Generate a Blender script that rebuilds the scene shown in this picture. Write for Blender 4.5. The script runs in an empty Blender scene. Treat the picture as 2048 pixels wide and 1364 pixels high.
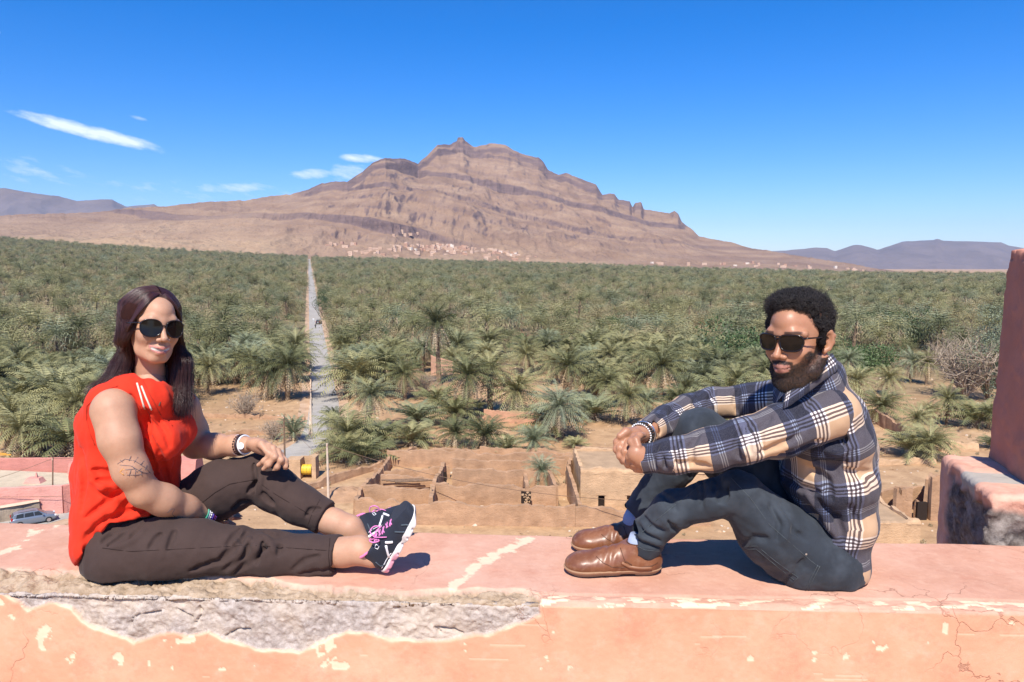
import bpy, math, random, numpy as np, time
from mathutils import Vector, Matrix
_T0 = time.time()
random.seed(7); RNG = np.random.default_rng(7)
scene = bpy.context.scene
COL = scene.collection

# ------------------------------------------------------------------ camera
CAMZ = 0.95                       # metres above the wall top (wall top is z = 0)
GZ = -22.0                        # valley floor
FPX = 1479.0
PITCH = math.atan(147.0 / FPX)
cam_d = bpy.data.cameras.new('camera'); cam = bpy.data.objects.new('camera', cam_d)
COL.objects.link(cam); scene.camera = cam
cam.location = (0, 0, CAMZ); cam.rotation_euler = (math.pi / 2 - PITCH, 0, 0)
cam_d.sensor_width = 36.0; cam_d.lens = 36.0 * FPX / 2048.0
cam_d.clip_start = 0.05; cam_d.clip_end = 60000

# ------------------------------------------------------------------ sun, sky, exposure
SUN_TRAVEL = Vector((0.10, 0.80, -1.0)).normalized()
to_sun = -SUN_TRAVEL
SUN_EL = math.asin(to_sun.z)
SUN_ROT = math.atan2(to_sun.x, to_sun.y)          # clockwise from +Y
sun_d = bpy.data.lights.new('sun', 'SUN'); sun = bpy.data.objects.new('sun', sun_d)
COL.objects.link(sun); sun.rotation_euler = SUN_TRAVEL.to_track_quat('-Z', 'Y').to_euler()
sun.location = (0, 0, 60)
sun_d.energy = 5.0; sun_d.angle = math.radians(0.53); sun_d.color = (1.0, 0.94, 0.85)

world = bpy.data.worlds.new('World'); scene.world = world; world.use_nodes = True
wn = world.node_tree.nodes; wl = world.node_tree.links; wn.clear()
w_out = wn.new('ShaderNodeOutputWorld'); w_bg = wn.new('ShaderNodeBackground')
w_sky = wn.new('ShaderNodeTexSky'); w_sky.sky_type = 'NISHITA'; w_sky.sun_disc = False
w_sky.sun_elevation = SUN_EL; w_sky.sun_rotation = SUN_ROT
w_sky.altitude = 900; w_sky.air_density = 1.0; w_sky.dust_density = 0.5; w_sky.ozone_density = 3.0
w_bg.inputs['Strength'].default_value = 0.125
def wnode(t, **kw):
    n = wn.new(t)
    for k, v in kw.items(): setattr(n, k, v)
    return n
# thin cloud streaks low over the left half of the sky, in world directions
tc = wnode('ShaderNodeTexCoord'); sep = wnode('ShaderNodeSeparateXYZ'); wl.new(tc.outputs['Generated'], sep.inputs[0])
def wmath(op, a, b=None, c=None, clamp=False):
    n = wn.new('ShaderNodeMath'); n.operation = op; n.use_clamp = clamp
    for i, v in enumerate((a, b, c)):
        if v is None: continue
        if isinstance(v, (int, float)): n.inputs[i].default_value = v
        else: wl.new(v, n.inputs[i])
    return n.outputs[0]
az = wmath('ARCTAN2', sep.outputs[0], sep.outputs[1]); el = wmath('ARCSINE', sep.outputs[2])
def blob(a0, e0, ra, re, slope):
    da = wmath('SUBTRACT', az, a0)
    de = wmath('SUBTRACT', wmath('SUBTRACT', el, e0), wmath('MULTIPLY', da, slope))
    q = wmath('ADD', wmath('POWER', wmath('ABSOLUTE', wmath('DIVIDE', da, ra)), 2.0), wmath('POWER', wmath('ABSOLUTE', wmath('DIVIDE', de, re)), 2.0))
    return wmath('SUBTRACT', 1.0, q, clamp=True)
def aze(px, py):
    return math.atan((px - 1024) / FPX), -math.atan((py - 535) / FPX) * math.cos(math.atan((px - 1024) / FPX)) 
blobs = []
for (px, py, rx, ry, sl, st) in ((205, 272, 150, 17, -0.19, 1.0), (725, 322, 60, 12, -0.02, 0.85), (630, 352, 62, 15, 0.05, 0.75), (470, 378, 120, 17, 0.05, 0.6),
                                 (80, 345, 190, 40, -0.15, 0.45), (300, 378, 60, 20, 0.0, 0.45), (10, 74, 26, 7, 0, 0.9), (14, 99, 18, 5, 0, 0.7), (298, 245, 26, 6, -0.2, 0.4),
                                 (400, 385, 420, 34, 0.0, 0.4), (1600, 440, 260, 40, 0.0, 0.22), (705, 350, 70, 28, 0.0, 0.6)):
    a0, e0 = aze(px, py)
    blobs.append(wmath('MULTIPLY', blob(a0, e0, rx / FPX, ry / FPX, sl), st))
cl = blobs[0]
for b in blobs[1:]: cl = wmath('MAXIMUM', cl, b)
comb = wnode('ShaderNodeCombineXYZ')
wl.new(wmath('MULTIPLY', az, 34.0), comb.inputs[0]); wl.new(wmath('MULTIPLY', wmath('ADD', el, wmath('MULTIPLY', az, 0.18)), 105.0), comb.inputs[1])
nz = wnode('ShaderNodeTexNoise'); wl.new(comb.outputs[0], nz.inputs['Vector']); nz.inputs['Scale'].default_value = 1.0; nz.inputs['Detail'].default_value = 7; nz.inputs['Roughness'].default_value = 0.62
msk = wmath('SUBTRACT', wmath('MULTIPLY', cl, 1.15), wmath('MULTIPLY', nz.outputs['Fac'], 1.28))
msk = wmath('MULTIPLY', wmath('ADD', msk, 0.20), 1.5, clamp=True)
msk = wmath('MULTIPLY', msk, wmath('MULTIPLY', cl, 2.0, clamp=True), clamp=True)
mixc = wnode('ShaderNodeMix', data_type='RGBA'); wl.new(msk, mixc.inputs['Factor'])
hsv = wnode('ShaderNodeHueSaturation'); hsv.inputs['Saturation'].default_value = 1.5; hsv.inputs['Value'].default_value = 1.0; tnt = wnode('ShaderNodeMix', data_type='RGBA', blend_type='MULTIPLY'); tnt.inputs['Factor'].default_value = 1.0; tnt.inputs['B'].default_value = (.80, .84, 1.10, 1)
wl.new(w_sky.outputs[0], hsv.inputs['Color'])
wl.new(hsv.outputs[0], tnt.inputs['A']); wl.new(tnt.outputs['Result'], mixc.inputs['A']); mixc.inputs['B'].default_value = (6.0, 6.8, 8.2, 1)
wl.new(mixc.outputs['Result'], w_bg.inputs['Color']); wl.new(w_bg.outputs[0], w_out.inputs[0])

vs = scene.view_settings; vs.view_transform = 'Standard'; vs.look = 'None'; vs.gamma = 1; vs.use_curve_mapping = False; vs.exposure = 0.42
scene.render.engine = 'CYCLES'
cy = scene.cycles; cy.use_denoising = True; cy.max_bounces = 6; cy.diffuse_bounces = 3; cy.glossy_bounces = 2; cy.transmission_bounces = 4
cy.transparent_max_bounces = 6; cy.volume_bounces = 0; cy.use_adaptive_sampling = True; cy.adaptive_threshold = 0.006; cy.caustics_reflective = False; cy.caustics_refractive = False
# ------------------------------------------------------------------ helpers
CP, SP = math.cos(PITCH), math.sin(PITCH)
def ray(px, py):
    cx, cyy = (px - 1024.0) / FPX, -(py - 682.0) / FPX
    return np.array([cx, CP + cyy * SP, -SP + cyy * CP])
def P(px, py, Y):                      # point of the photograph's pixel at forward distance Y
    d = ray(px, py); return np.array([0, 0, CAMZ]) + d * (Y / d[1])
def PZ(px, py, z):                     # the same at height z
    d = ray(px, py); return np.array([0, 0, CAMZ]) + d * ((z - CAMZ) / d[2])
def proj(p):                           # world -> photo pixel
    p = np.asarray(p, float); x, y, z = p[..., 0], p[..., 1], p[..., 2] - CAMZ
    dep = y * CP - z * SP; up = y * SP + z * CP
    return 1024 + FPX * x / dep, 682 - FPX * up / dep

def tag(o, label=None, cat=None, group=None, kind=None):
    if label: o['label'] = label
    if cat: o['category'] = cat
    if cat and not kind: kind = 'thing'
    if group: o['group'] = group
    if kind: o['kind'] = kind
    return o
def empty(name, loc=(0, 0, 0), rz=0.0):
    o = bpy.data.objects.new(name, None); COL.objects.link(o); o.location = loc; o.rotation_euler = (0, 0, rz); o.empty_display_size = .1
    return o
def link(name, me, mat=None, parent=None, loc=None, smooth=None):
    o = bpy.data.objects.new(name, me); COL.objects.link(o)
    if mat is not None:
        for m in (mat if isinstance(mat, (list, tuple)) else [mat]): me.materials.append(m)
    if parent is not None: o.parent = parent
    if loc is not None: o.location = loc
    if smooth is not None: me.shade_smooth() if smooth else me.shade_flat()
    return o
def mesh_np(name, V, F, smooth=True):
    """V (n,3), F (m,k) array of equal polygons, or a list of arrays"""
    me = bpy.data.meshes.new(name)
    V = np.ascontiguousarray(V, dtype=np.float32)
    Fs = F if isinstance(F, list) else [F]
    Fs = [np.asarray(f, dtype=np.int32) for f in Fs if len(f)]
    nl = sum(f.size for f in Fs); npoly = sum(len(f) for f in Fs)
    me.vertices.add(len(V)); me.vertices.foreach_set('co', V.ravel())
    me.loops.add(nl); me.loops.foreach_set('vertex_index', np.concatenate([f.ravel() for f in Fs]))
    me.polygons.add(npoly)
    st = []; k = 0
    for f in Fs:
        st.append(k + np.arange(len(f)) * f.shape[1]); k += f.size
    me.polygons.foreach_set('loop_start', np.concatenate(st).astype(np.int32))
    me.polygons.foreach_set('use_smooth', np.full(npoly, smooth, dtype=bool))
    me.update(calc_edges=True); me.validate()
    return me
def add_attr(me, name, vals, typ='FLOAT'):
    a = me.attributes.new(name, typ, 'POINT')
    key = 'value' if typ == 'FLOAT' else ('color' if typ == 'FLOAT_COLOR' else 'vector')
    vals = np.ascontiguousarray(vals, np.float32)
    if typ == 'FLOAT_COLOR' and vals.shape[1] == 3: vals = np.concatenate([vals, np.ones((len(vals), 1), np.float32)], 1)
    a.data.foreach_set(key, vals.ravel())
def copy_tree(o, parent=None):
    c = o.copy(); COL.objects.link(c)
    if parent is not None: c.parent = parent
    for ch in CH.get(o.name, ()): copy_tree(ch, c)
    return c
CH = {}

# ---- noise
def _hash(ix, iy, iz, seed):
    h = (ix.astype(np.uint32) * np.uint32(374761393)) ^ (iy.astype(np.uint32) * np.uint32(668265263)) ^ (iz.astype(np.uint32) * np.uint32(2246822519)) ^ np.uint32((seed * 3266489917) & 0xffffffff)
    h = (h ^ (h >> np.uint32(13))) * np.uint32(1274126177); h = h ^ (h >> np.uint32(16))
    h = (h * np.uint32(2654435769)); h = h ^ (h >> np.uint32(15))
    return (h & np.uint32(0xffffff)).astype(np.float32) / np.float32(0xffffff)
def vnoise(x, y, z=None, seed=0):
    x = np.asarray(x, np.float32); y = np.asarray(y, np.float32)
    z = np.zeros_like(x) if z is None else np.asarray(z, np.float32)
    x, y, z = np.broadcast_arrays(x, y, z)
    fx, fy, fz = np.floor(x), np.floor(y), np.floor(z)
    ix, iy, iz = fx.astype(np.int64), fy.astype(np.int64), fz.astype(np.int64)
    tx, ty, tz = x - fx, y - fy, z - fz
    tx = tx * tx * (3 - 2 * tx); ty = ty * ty * (3 - 2 * ty); tz = tz * tz * (3 - 2 * tz)
    def H(a, b, c): return _hash(ix + a, iy + b, iz + c, seed)
    r0 = (H(0,0,0) * (1 - tx) + H(1,0,0) * tx) * (1 - ty) + (H(0,1,0) * (1 - tx) + H(1,1,0) * tx) * ty
    if not np.any(tz): return r0 * 2 - 1
    r1 = (H(0,0,1) * (1 - tx) + H(1,0,1) * tx) * (1 - ty) + (H(0,1,1) * (1 - tx) + H(1,1,1) * tx) * ty
    return (r0 * (1 - tz) + r1 * tz) * 2 - 1
def fbm(x, y, z=None, oct=4, seed=0, gain=0.5, lac=2.03):
    a, s, n = 1.0, 0.0, 0.0
    x = np.asarray(x, np.float32); y = np.asarray(y, np.float32); z = None if z is None else np.asarray(z, np.float32)
    for i in range(oct):
        s = s + a * vnoise(x, y, z, seed + i * 17); n += a; a *= gain
        x = x * lac + 11.3; y = y * lac + 7.7; z = None if z is None else z * lac + 3.1
    return s / n
def ridged(x, y, oct=4, seed=0):
    a, s, n = 1.0, 0.0, 0.0
    for i in range(oct):
        s = s + a * (1 - 2 * np.abs(vnoise(x, y, None, seed + i * 13))); n += a; a *= 0.5; x = x * 2.07 + 5.1; y = y * 2.07 + 9.2
    return s / n
def sstep(a, b, x):
    t = np.clip((x - a) / (b - a), 0, 1); return t * t * (3 - 2 * t)

# ---- materials
class NT:
    def __init__(self, name, rough=0.8, spec=0.3):
        self.m = bpy.data.materials.new(name); self.m.use_nodes = True
        self.n = self.m.node_tree.nodes; self.l = self.m.node_tree.links
        self.b = self.n['Principled BSDF']; self.b.inputs['Roughness'].default_value = rough; self.b.inputs['Specular IOR Level'].default_value = spec
        self._c = None
    def put(self, sock, v):
        if hasattr(v, 'links') or hasattr(v, 'is_linked'): self.l.new(v, sock)
        elif isinstance(v, (tuple, list)) and len(v) == 3 and sock.type == 'RGBA': sock.default_value = (*v, 1)
        else: sock.default_value = v
    def coord(self, kind='Object'):
        n = self.n.new('ShaderNodeTexCoord'); return n.outputs[kind]
    def mapping(self, vec, scale=(1, 1, 1), rot=(0, 0, 0), loc=(0, 0, 0)):
        n = self.n.new('ShaderNodeMapping'); self.l.new(vec, n.inputs['Vector']); n.inputs['Scale'].default_value = scale; n.inputs['Rotation'].default_value = rot; n.inputs['Location'].default_value = loc
        return n.outputs[0]
    def noise(self, vec=None, scale=5, detail=5, rough=0.55, dist=0.0):
        n = self.n.new('ShaderNodeTexNoise'); n.inputs['Scale'].default_value = scale; n.inputs['Detail'].default_value = detail; n.inputs['Roughness'].default_value = rough; n.inputs['Distortion'].default_value = dist
        if vec is not None: self.l.new(vec, n.inputs['Vector'])
        return n.outputs['Fac']
    def voronoi(self, vec=None, scale=5, feature='F1', out='Distance', rnd=1.0):
        n = self.n.new('ShaderNodeTexVoronoi'); n.feature = feature; n.inputs['Scale'].default_value = scale; n.inputs['Randomness'].default_value = rnd
        if vec is not None: self.l.new(vec, n.inputs['Vector'])
        return n.outputs[out]
    def attr(self, name, out='Fac'):
        n = self.n.new('ShaderNodeAttribute'); n.attribute_name = name; return n.outputs[out]
    def math(self, op, a, b=None, c=None, clamp=False):
        n = self.n.new('ShaderNodeMath'); n.operation = op; n.use_clamp = clamp
        for i, v in enumerate((a, b, c)):
            if v is not None: self.put(n.inputs[i], v)
        return n.outputs[0]
    def ramp(self, fac, stops, interp='LINEAR'):
        n = self.n.new('ShaderNodeValToRGB'); self.l.new(fac, n.inputs[0]); cr = n.color_ramp; cr.interpolation = interp
        while len(cr.elements) > 1: cr.elements.remove(cr.elements[-1])
        for i, (p, c) in enumerate(stops):
            e = cr.elements[0] if i == 0 else cr.elements.new(p)
            e.position = p; e.color = (*c, 1) if not isinstance(c, (int, float)) else (c, c, c, 1)
        return n.outputs[0]
    def maprange(self, v, a, b, c=0.0, d=1.0, smooth=False):
        n = self.n.new('ShaderNodeMapRange'); n.interpolation_type = 'SMOOTHSTEP' if smooth else 'LINEAR'
        self.l.new(v, n.inputs[0])
        for i, x in enumerate((a, b, c, d)): n.inputs[i + 1].default_value = x
        return n.outputs[0]
    def mix(self, f, a, b, mode='MIX'):
        n = self.n.new('ShaderNodeMix'); n.data_type = 'RGBA'; n.blend_type = mode
        self.put(n.inputs['Factor'], f); self.put(n.inputs['A'], a if not isinstance(a, tuple) else (*a, 1)); self.put(n.inputs['B'], b if not isinstance(b, tuple) else (*b, 1))
        return n.outputs['Result']
    def bump(self, h, strength=0.3, dist=0.01):
        n = self.n.new('ShaderNodeBump'); self.put(n.inputs['Strength'], strength); n.inputs['Distance'].default_value = dist
        self.l.new(h, n.inputs['Height'])
        if self._c is not None: self.l.new(self._c, n.inputs['Normal'])
        self._c = n.outputs[0]; self.l.new(self._c, self.b.inputs['Normal']); return self
    def base(self, c): self.put(self.b.inputs['Base Color'], c if not isinstance(c, tuple) else (*c, 1)); return self
    def set(self, **kw):
        for k, v in kw.items(): self.put(self.b.inputs[k.replace('_', ' ')], v)
        return self
def simple(name, col, rough=0.7, spec=0.3, var=0.15, scale=20, bump=0.0, bscale=60, bdist=0.003, metal=0.0):
    t = NT(name, rough, spec); c = t.coord()
    n = t.noise(c, scale, 4)
    lo = tuple(x * (1 - var) for x in col); hi = tuple(min(1, x * (1 + var)) for x in col)
    t.base(t.ramp(n, [(0.3, lo), (0.7, hi)])); t.b.inputs['Metallic'].default_value = metal
    if bump: t.bump(t.noise(c, bscale, 4), bump, bdist)
    return t.m

# ---- small mesh builder collecting primitives
class MB:
    def __init__(s): s.v = []; s.f = []; s.n = 0
    def add(s, V, F):
        s.v.append(np.asarray(V, np.float32)); s.f += [[i + s.n for i in f] for f in F]; s.n += len(V); return s
    def box(s, c, size, rz=0.0, R=None, taper=1.0):
        x, y, z = [k / 2 for k in size]
        V = np.array([(-x,-y,-z),(x,-y,-z),(x,y,-z),(-x,y,-z),(-x*taper,-y*taper,z),(x*taper,-y*taper,z),(x*taper,y*taper,z),(-x*taper,y*taper,z)])
        if R is not None: V = V @ np.asarray(R).T
        elif rz:
            a, b = math.cos(rz), math.sin(rz); V = V @ np.array([[a, b, 0], [-b, a, 0], [0, 0, 1]])
        return s.add(V + np.asarray(c), [[0,3,2,1],[4,5,6,7],[0,1,5,4],[1,2,6,5],[2,3,7,6],[3,0,4,7]])
    def tube(s, pts, rad, n=8, cap=True, flat=1.0):
        pts = [np.asarray(p, float) for p in pts]; rad = [rad] * len(pts) if isinstance(rad, (int, float)) else rad
        rings = []; up = None
        for i, p in enumerate(pts):
            t = pts[min(i + 1, len(pts) - 1)] - pts[max(i - 1, 0)]; t = t / (np.linalg.norm(t) + 1e-9)
            if up is None:
                up = np.array([0, 0, 1.0]) if abs(t[2]) < .9 else np.array([1.0, 0, 0])
            a = np.cross(t, up); a /= np.linalg.norm(a) + 1e-9; b = np.cross(a, t); up = b
            ang = np.arange(n) * 2 * math.pi / n
            rings.append(p + rad[i] * (np.cos(ang)[:, None] * a + flat * np.sin(ang)[:, None] * b))
        V = np.concatenate(rings); F = []
        for i in range(len(pts) - 1):
            for j in range(n):
                k = (j + 1) % n; F.append([i*n + j, i*n + k, (i+1)*n + k, (i+1)*n + j])
        if cap: F.append(list(range(n))[::-1]); F.append([(len(pts)-1)*n + j for j in range(n)])
        return s.add(V, F)
    def prism(s, poly, z0, z1):         # poly: list of xy
        n = len(poly); V = [(x, y, z0) for x, y in poly] + [(x, y, z1) for x, y in poly]
        return s.add(V, [list(range(n))[::-1], list(range(n, 2*n))] + [[i, (i+1) % n, n + (i+1) % n, n + i] for i in range(n)])
    def mesh(s, name, smooth=False):
        me = bpy.data.meshes.new(name); me.from_pydata(np.concatenate(s.v).tolist(), [], s.f); me.update()
        if smooth: me.shade_smooth()
        return me
    def build(s, name, mat, parent=None, smooth=False, loc=None):
        return link(name, s.mesh(name, smooth), mat, parent, loc)
def bevel(o, w=0.01, seg=2, angle=35):
    m = o.modifiers.new('b', 'BEVEL'); m.width = w; m.segments = seg; m.limit_method = 'ANGLE'; m.angle_limit = math.radians(angle); return o
# ------------------------------------------------------------------ valley floor, mountains
RE = 1900.0
EDGE = np.array([(-2500,478),(-400,470),(0,480),(200,494),(400,507),(620,518),(1000,528),(1400,541),(1750,550),(2048,553),(3000,556),(6000,560)], float)
def px_of(x, y):
    return 1024 + FPX * x / np.maximum(y, 1e-3)          # azimuth expressed as pixel column (front half only)
def ground_z(x, y):
    x = np.asarray(x, float); y = np.asarray(y, float)
    r = np.hypot(x, y)
    px = np.where(y > 0.15 * r, px_of(x, np.maximum(y, 0.15 * r)), np.where(x < 0, -2500, 6000))
    e = np.interp(px, EDGE[:, 0], EDGE[:, 1])
    cosa = np.clip(y / np.maximum(r, 1), 0.15, 1)
    ze = CAMZ - (e - 535) / FPX * RE * cosa
    t = np.clip((r - 160) / (RE - 160), 0, 1)
    w = t ** 1.25
    und = 0.5 * fbm(x / 60, y / 60, oct=3, seed=5) * sstep(60, 200, r)
    return GZ + (ze - GZ) * w + und
def ghit(px, py):
    d = ray(px, py); o = np.array([0, 0, CAMZ]); t = 25.0
    while t < 4000:
        p = o + d * t
        if p[2] < ground_z(p[0], p[1]): break
        t *= 1.01
    lo, hi = t / 1.01, t
    for _ in range(18):
        m = (lo + hi) / 2; p = o + d * m
        if p[2] < ground_z(p[0], p[1]): hi = m
        else: lo = m
    return o + d * hi

g = NT('dry_valley_soil', 0.95, 0.1); gc = g.coord()
gn = g.noise(gc, 0.05, 6, 0.6); gn2 = g.noise(gc, 0.6, 8, 0.7); gn3 = g.noise(gc, 0.012, 4)
c1 = g.ramp(gn, [(0.3, (0.42, 0.255, 0.13)), (0.5, (0.50, 0.315, 0.17)), (0.7, (0.56, 0.38, 0.22))])
c1 = g.mix(g.maprange(gn2, 0.42, 0.66, 0.0, 0.75), c1, (0.31, 0.185, 0.10))
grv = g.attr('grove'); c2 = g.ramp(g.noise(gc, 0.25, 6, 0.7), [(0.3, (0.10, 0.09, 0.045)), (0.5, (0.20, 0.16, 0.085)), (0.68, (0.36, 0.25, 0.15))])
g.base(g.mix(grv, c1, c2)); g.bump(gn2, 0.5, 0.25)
naz = 620; front = np.linspace(-1.0, 1.0, 420); backz = np.linspace(1.0, 2 * math.pi - 1.0, 202)[1:-1]
azs = np.concatenate([front, backz]); naz = len(azs)
rs = np.concatenate([[12.0], np.geomspace(25, 1900, 230), np.geomspace(1990, 30000, 26)])
A, R_ = np.meshgrid(azs, rs, indexing='ij')
X, Y = R_ * np.sin(A), R_ * np.cos(A); Z = ground_z(X, Y)
Z = np.where(R_ < 40, GZ, Z)
V = np.stack([X, Y, Z], -1).reshape(-1, 3); nr = len(rs)
i, j = np.meshgrid(np.arange(naz), np.arange(nr - 1), indexing='ij')
F = np.stack([i * nr + j, i * nr + j + 1, ((i + 1) % naz) * nr + j + 1, ((i + 1) % naz) * nr + j], -1).reshape(-1, 4)
cen = len(V); V = np.concatenate([V, [[0, 0, GZ]]])
F3 = np.stack([np.full(naz, cen), np.arange(naz) * nr, ((np.arange(naz) + 1) % naz) * nr], -1)
me = mesh_np('ground', V, [F[:, ::-1], F3[:, ::-1]])
rr = np.hypot(V[:, 0], V[:, 1])
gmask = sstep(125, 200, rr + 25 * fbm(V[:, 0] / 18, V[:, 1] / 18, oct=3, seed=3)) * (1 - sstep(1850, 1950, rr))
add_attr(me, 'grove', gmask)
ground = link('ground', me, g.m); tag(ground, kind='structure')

# main mountain: heightfield over azimuth x radius, silhouette measured as elevation per azimuth
RIDGE = np.array([(-900,470),(-500,440),(-200,436),(0,434),(60,431),(200,427),(260,419),(340,415),(430,406),(500,404),(545,396),(590,392),(625,382),(650,371),(672,368),(700,367),(735,345),(750,331),(775,323),
 (812,323),(840,333),(862,313),(878,298),(905,296),(916,290),(918,283),(928,283),(932,290),(948,301),(962,299),(985,294),(1010,297),(1025,306),(1045,316),(1075,321),(1086,330),(1095,345),(1115,355),(1130,351),(1155,361),
 (1190,374),(1202,394),(1216,391),(1226,392),(1235,403),(1256,405),(1262,417),(1267,408),(1279,408),(1284,421),(1310,425),(1335,429),(1345,424),(1353,431),(1360,445),(1382,462),(1395,474),(1430,480),(1460,485),(1500,497),(1540,503),(1600,513),(1700,528),(1750,537),(1800,544),(1850,549),(2000,552),(2600,560)], float)
def mountain():
    cols = np.concatenate([np.linspace(-900, -40, 70), np.linspace(-30, 1900, 1180), np.linspace(1910, 2600, 30)])
    ts = np.concatenate([np.linspace(0, 1, 300), 1 + np.linspace(0.01, 0.6, 26)])
    C, T = np.meshgrid(cols, ts, indexing='ij')
    az_t = (C - 1024) / FPX                                # tan(azimuth)
    # distances along +Y of the base and of the ridge
    yb = np.interp(C, [-900, 0, 620, 1000, 1400, 1800, 2600], [1850, 1880, 1900, 2000, 2200, 2500, 2600])
    yr = np.interp(C, [-900, 0, 340, 600, 775, 850, 922, 1085, 1350, 1500, 1800, 2600], [3400, 3300, 3500, 3700, 3500, 3900, 4200, 4200, 4000, 3600, 2900, 2900])
    ry = np.interp(C, RIDGE[:, 0], RIDGE[:, 1]); ey = np.interp(C, EDGE[:, 0], EDGE[:, 1])
    ry = ry + 1.6 * fbm(C / 9.0, C * 0, oct=4, seed=9) + 0.0
    ry = np.minimum(ry, ey - 1)
    ry_true = ry
    rcol = cols; rs_ = np.interp(cols, RIDGE[:, 0], RIDGE[:, 1]); xx = np.arange(-900, 2601, 4.0); rr0 = np.interp(xx, RIDGE[:, 0], RIDGE[:, 1])
    ker = np.exp(-np.linspace(-2, 2, 41) ** 2); ker /= ker.sum(); rsm = np.convolve(np.pad(rr0, 20, mode='edge'), ker, 'valid') + 5
    ry_s = np.interp(C, xx, rsm)
    ry = ry_s + (ry_true - ry_s) * sstep(0.80, 0.955, T)
    Yd = yb + (yr - yb) * T
    Xd = Yd * az_t
    zr = CAMZ - (ry - 535) / FPX * yr                       # small-angle elevation
    zb = CAMZ - (ey - 535) / FPX * yb - 6
    H = zr - zb
    # profile: long apron, steeper up, cliff at the crest
    t = np.clip(T, 0, 1)
    warp = 0.10 * fbm(Xd / 420, Yd / 600, oct=3, seed=31)
    tt = np.clip(t + warp * (t * (1 - t) * 4), 0, 1)
    prof = 0.30 * tt ** 1.1 + 0.70 * (0.35 * tt ** 2 + 0.65 * sstep(0.15, 1.12, tt) / sstep(0.15, 1.12, 1.0))
    Zd = zb + H * prof
    env = (t * (1 - t) * 4) ** 0.8
    spur = ridged(Xd / 330 + 0.5 * fbm(Xd / 400, Yd / 400, oct=2, seed=3), Yd / 900, 5, seed=41)
    spur2 = ridged(Xd / 90, Yd / 200, 4, seed=51)
    Hn = np.clip(H / 450, 0.12, 1)
    Zd = Zd + env * Hn * (58 * (spur - 0.3) + 20 * (spur2 - .2) + 6 * fbm(Xd / 25, Yd / 25, oct=4, seed=61))
    # gullies on the low tan hills at the left
    lh = np.exp(-((C - 300) / 260) ** 2)
    Zd = Zd + lh * 26 * sstep(0.0, 0.12, t) * (1 - sstep(0.12, 0.42, t)) * (1 + .28 * ridged(Xd / 34, Yd / 90, 3, seed=77))
    # strata: dipping beds that weather to steps
    S = (Zd + 0.13 * Xd + 55 * np.sin((Xd - 0.2 * Yd + 600) / 420.0) * np.clip(H / 400, 0, 1) + 26 * fbm(Xd / 420, Yd / 420, oct=3, seed=71)) / 66.0
    fr = S - np.floor(S); lay = _hash(np.floor(S).astype(np.int64) + 50, np.zeros_like(S, np.int64), np.zeros_like(S, np.int64), 5)
    step = sstep(0.55, 0.80 , fr) - fr                     # bench then cliff
    amp = 66.0 * (0.06 + 0.70 * lay ** 3) * (0.35 + 0.65 * sstep(-0.3, 0.3, fbm(Xd / 300, Yd / 250, oct=3, seed=83))) * sstep(0.22, 0.5, t + 0.06 * fbm(Xd / 150, Yd / 150, oct=2, seed=81)) * Hn * (1 - 0.85 * sstep(0.93, 1.0, t))
    Zd = Zd + amp * step
    cliff = sstep(0.53, 0.60, fr) * (1 - sstep(0.80, 0.86, fr)) * sstep(0.25, 0.45, t) * (0.10 + .9 * lay ** 2)
    # crest cliff band: drop in front of the ridge where the skyline is rocky
    rocky = np.interp(C, [0, 600, 640, 1360, 1400, 1800], [0.15, 0.3, 1, 1, 0.3, 0.1])
    crest = sstep(0.905, 0.955, t) * (1 - sstep(0.985, 0.995, t))
    cap = (0.055 * H * rocky) * (1 + .5 * fbm(Xd / 60, Yd / 200, oct=3, seed=91))
    Zd = Zd - cap * (1 - sstep(0.945, 0.962, t)) * sstep(0.6, 0.94, t)
    cliff = np.maximum(cliff, rocky * sstep(0.935, 0.95, t) * (1 - sstep(0.99, 1.0, t)) * 0.9 * (.25 + .75 * sstep(-.25, .2, fbm(Xd / 110, Yd / 200, oct=3, seed=93))))
    # keep the skyline where it is: nothing in front may stand above the ridge line of its own column
    lim = CAMZ + (535 - (ry + 2.0 * (1 - t) * 10)) / FPX * Yd
    Zd = np.where(T < 0.985, np.minimum(Zd, lim), Zd)
    Zd = np.where(T >= 0.985, zr + (Yd - yr) * 0.02, Zd)
    Zd = np.where(T > 1.0, zr - (T - 1) * (yr - yb) * 0.55, Zd)
    V = np.stack([Xd, Yd, Zd], -1)
    # slope
    nx = np.cross(np.gradient(V, axis=0), np.gradient(V, axis=1)); nx /= np.linalg.norm(nx, axis=-1, keepdims=True) + 1e-9
    slope = 1 - np.abs(nx[..., 2])
    n0, n1 = C.shape
    i, j = np.meshgrid(np.arange(n0 - 1), np.arange(n1 - 1), indexing='ij')
    F = np.stack([i * n1 + j, (i + 1) * n1 + j, (i + 1) * n1 + j + 1, i * n1 + j + 1], -1).reshape(-1, 4)
    me = mesh_np('mountain', V.reshape(-1, 3), F)
    add_attr(me, 'cliff', np.clip(cliff + 1.6 * sstep(0.22, 0.5, slope) * sstep(.25, .5, t), 0, 1).ravel())
    add_attr(me, 'beds', (S / 30.0).ravel())
    apron = (1 - sstep(0.05, 0.28, t + 0.08 * fbm(Xd / 120, Yd / 120, oct=3, seed=15)))
    tan = np.clip(apron * np.interp(C, [0, 500, 620, 1000, 1500, 1700], [1, .9, .55, .7, .5, .6]) + lh * (1 - sstep(.3, .5, t)) + .85 * sstep(700, 460, C) * sstep(.95, .6, t) * (.5 + .5 * fbm(Xd / 300, Yd / 300, oct=3, seed=16)), 0, 1)
    add_attr(me, 'tan', tan.ravel()); add_attr(me, 'hgt', t.ravel())
    return me, (C, T, V)
mt = NT('desert_mountain_rock', 0.95, 0.05); mc = mt.coord()
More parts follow.
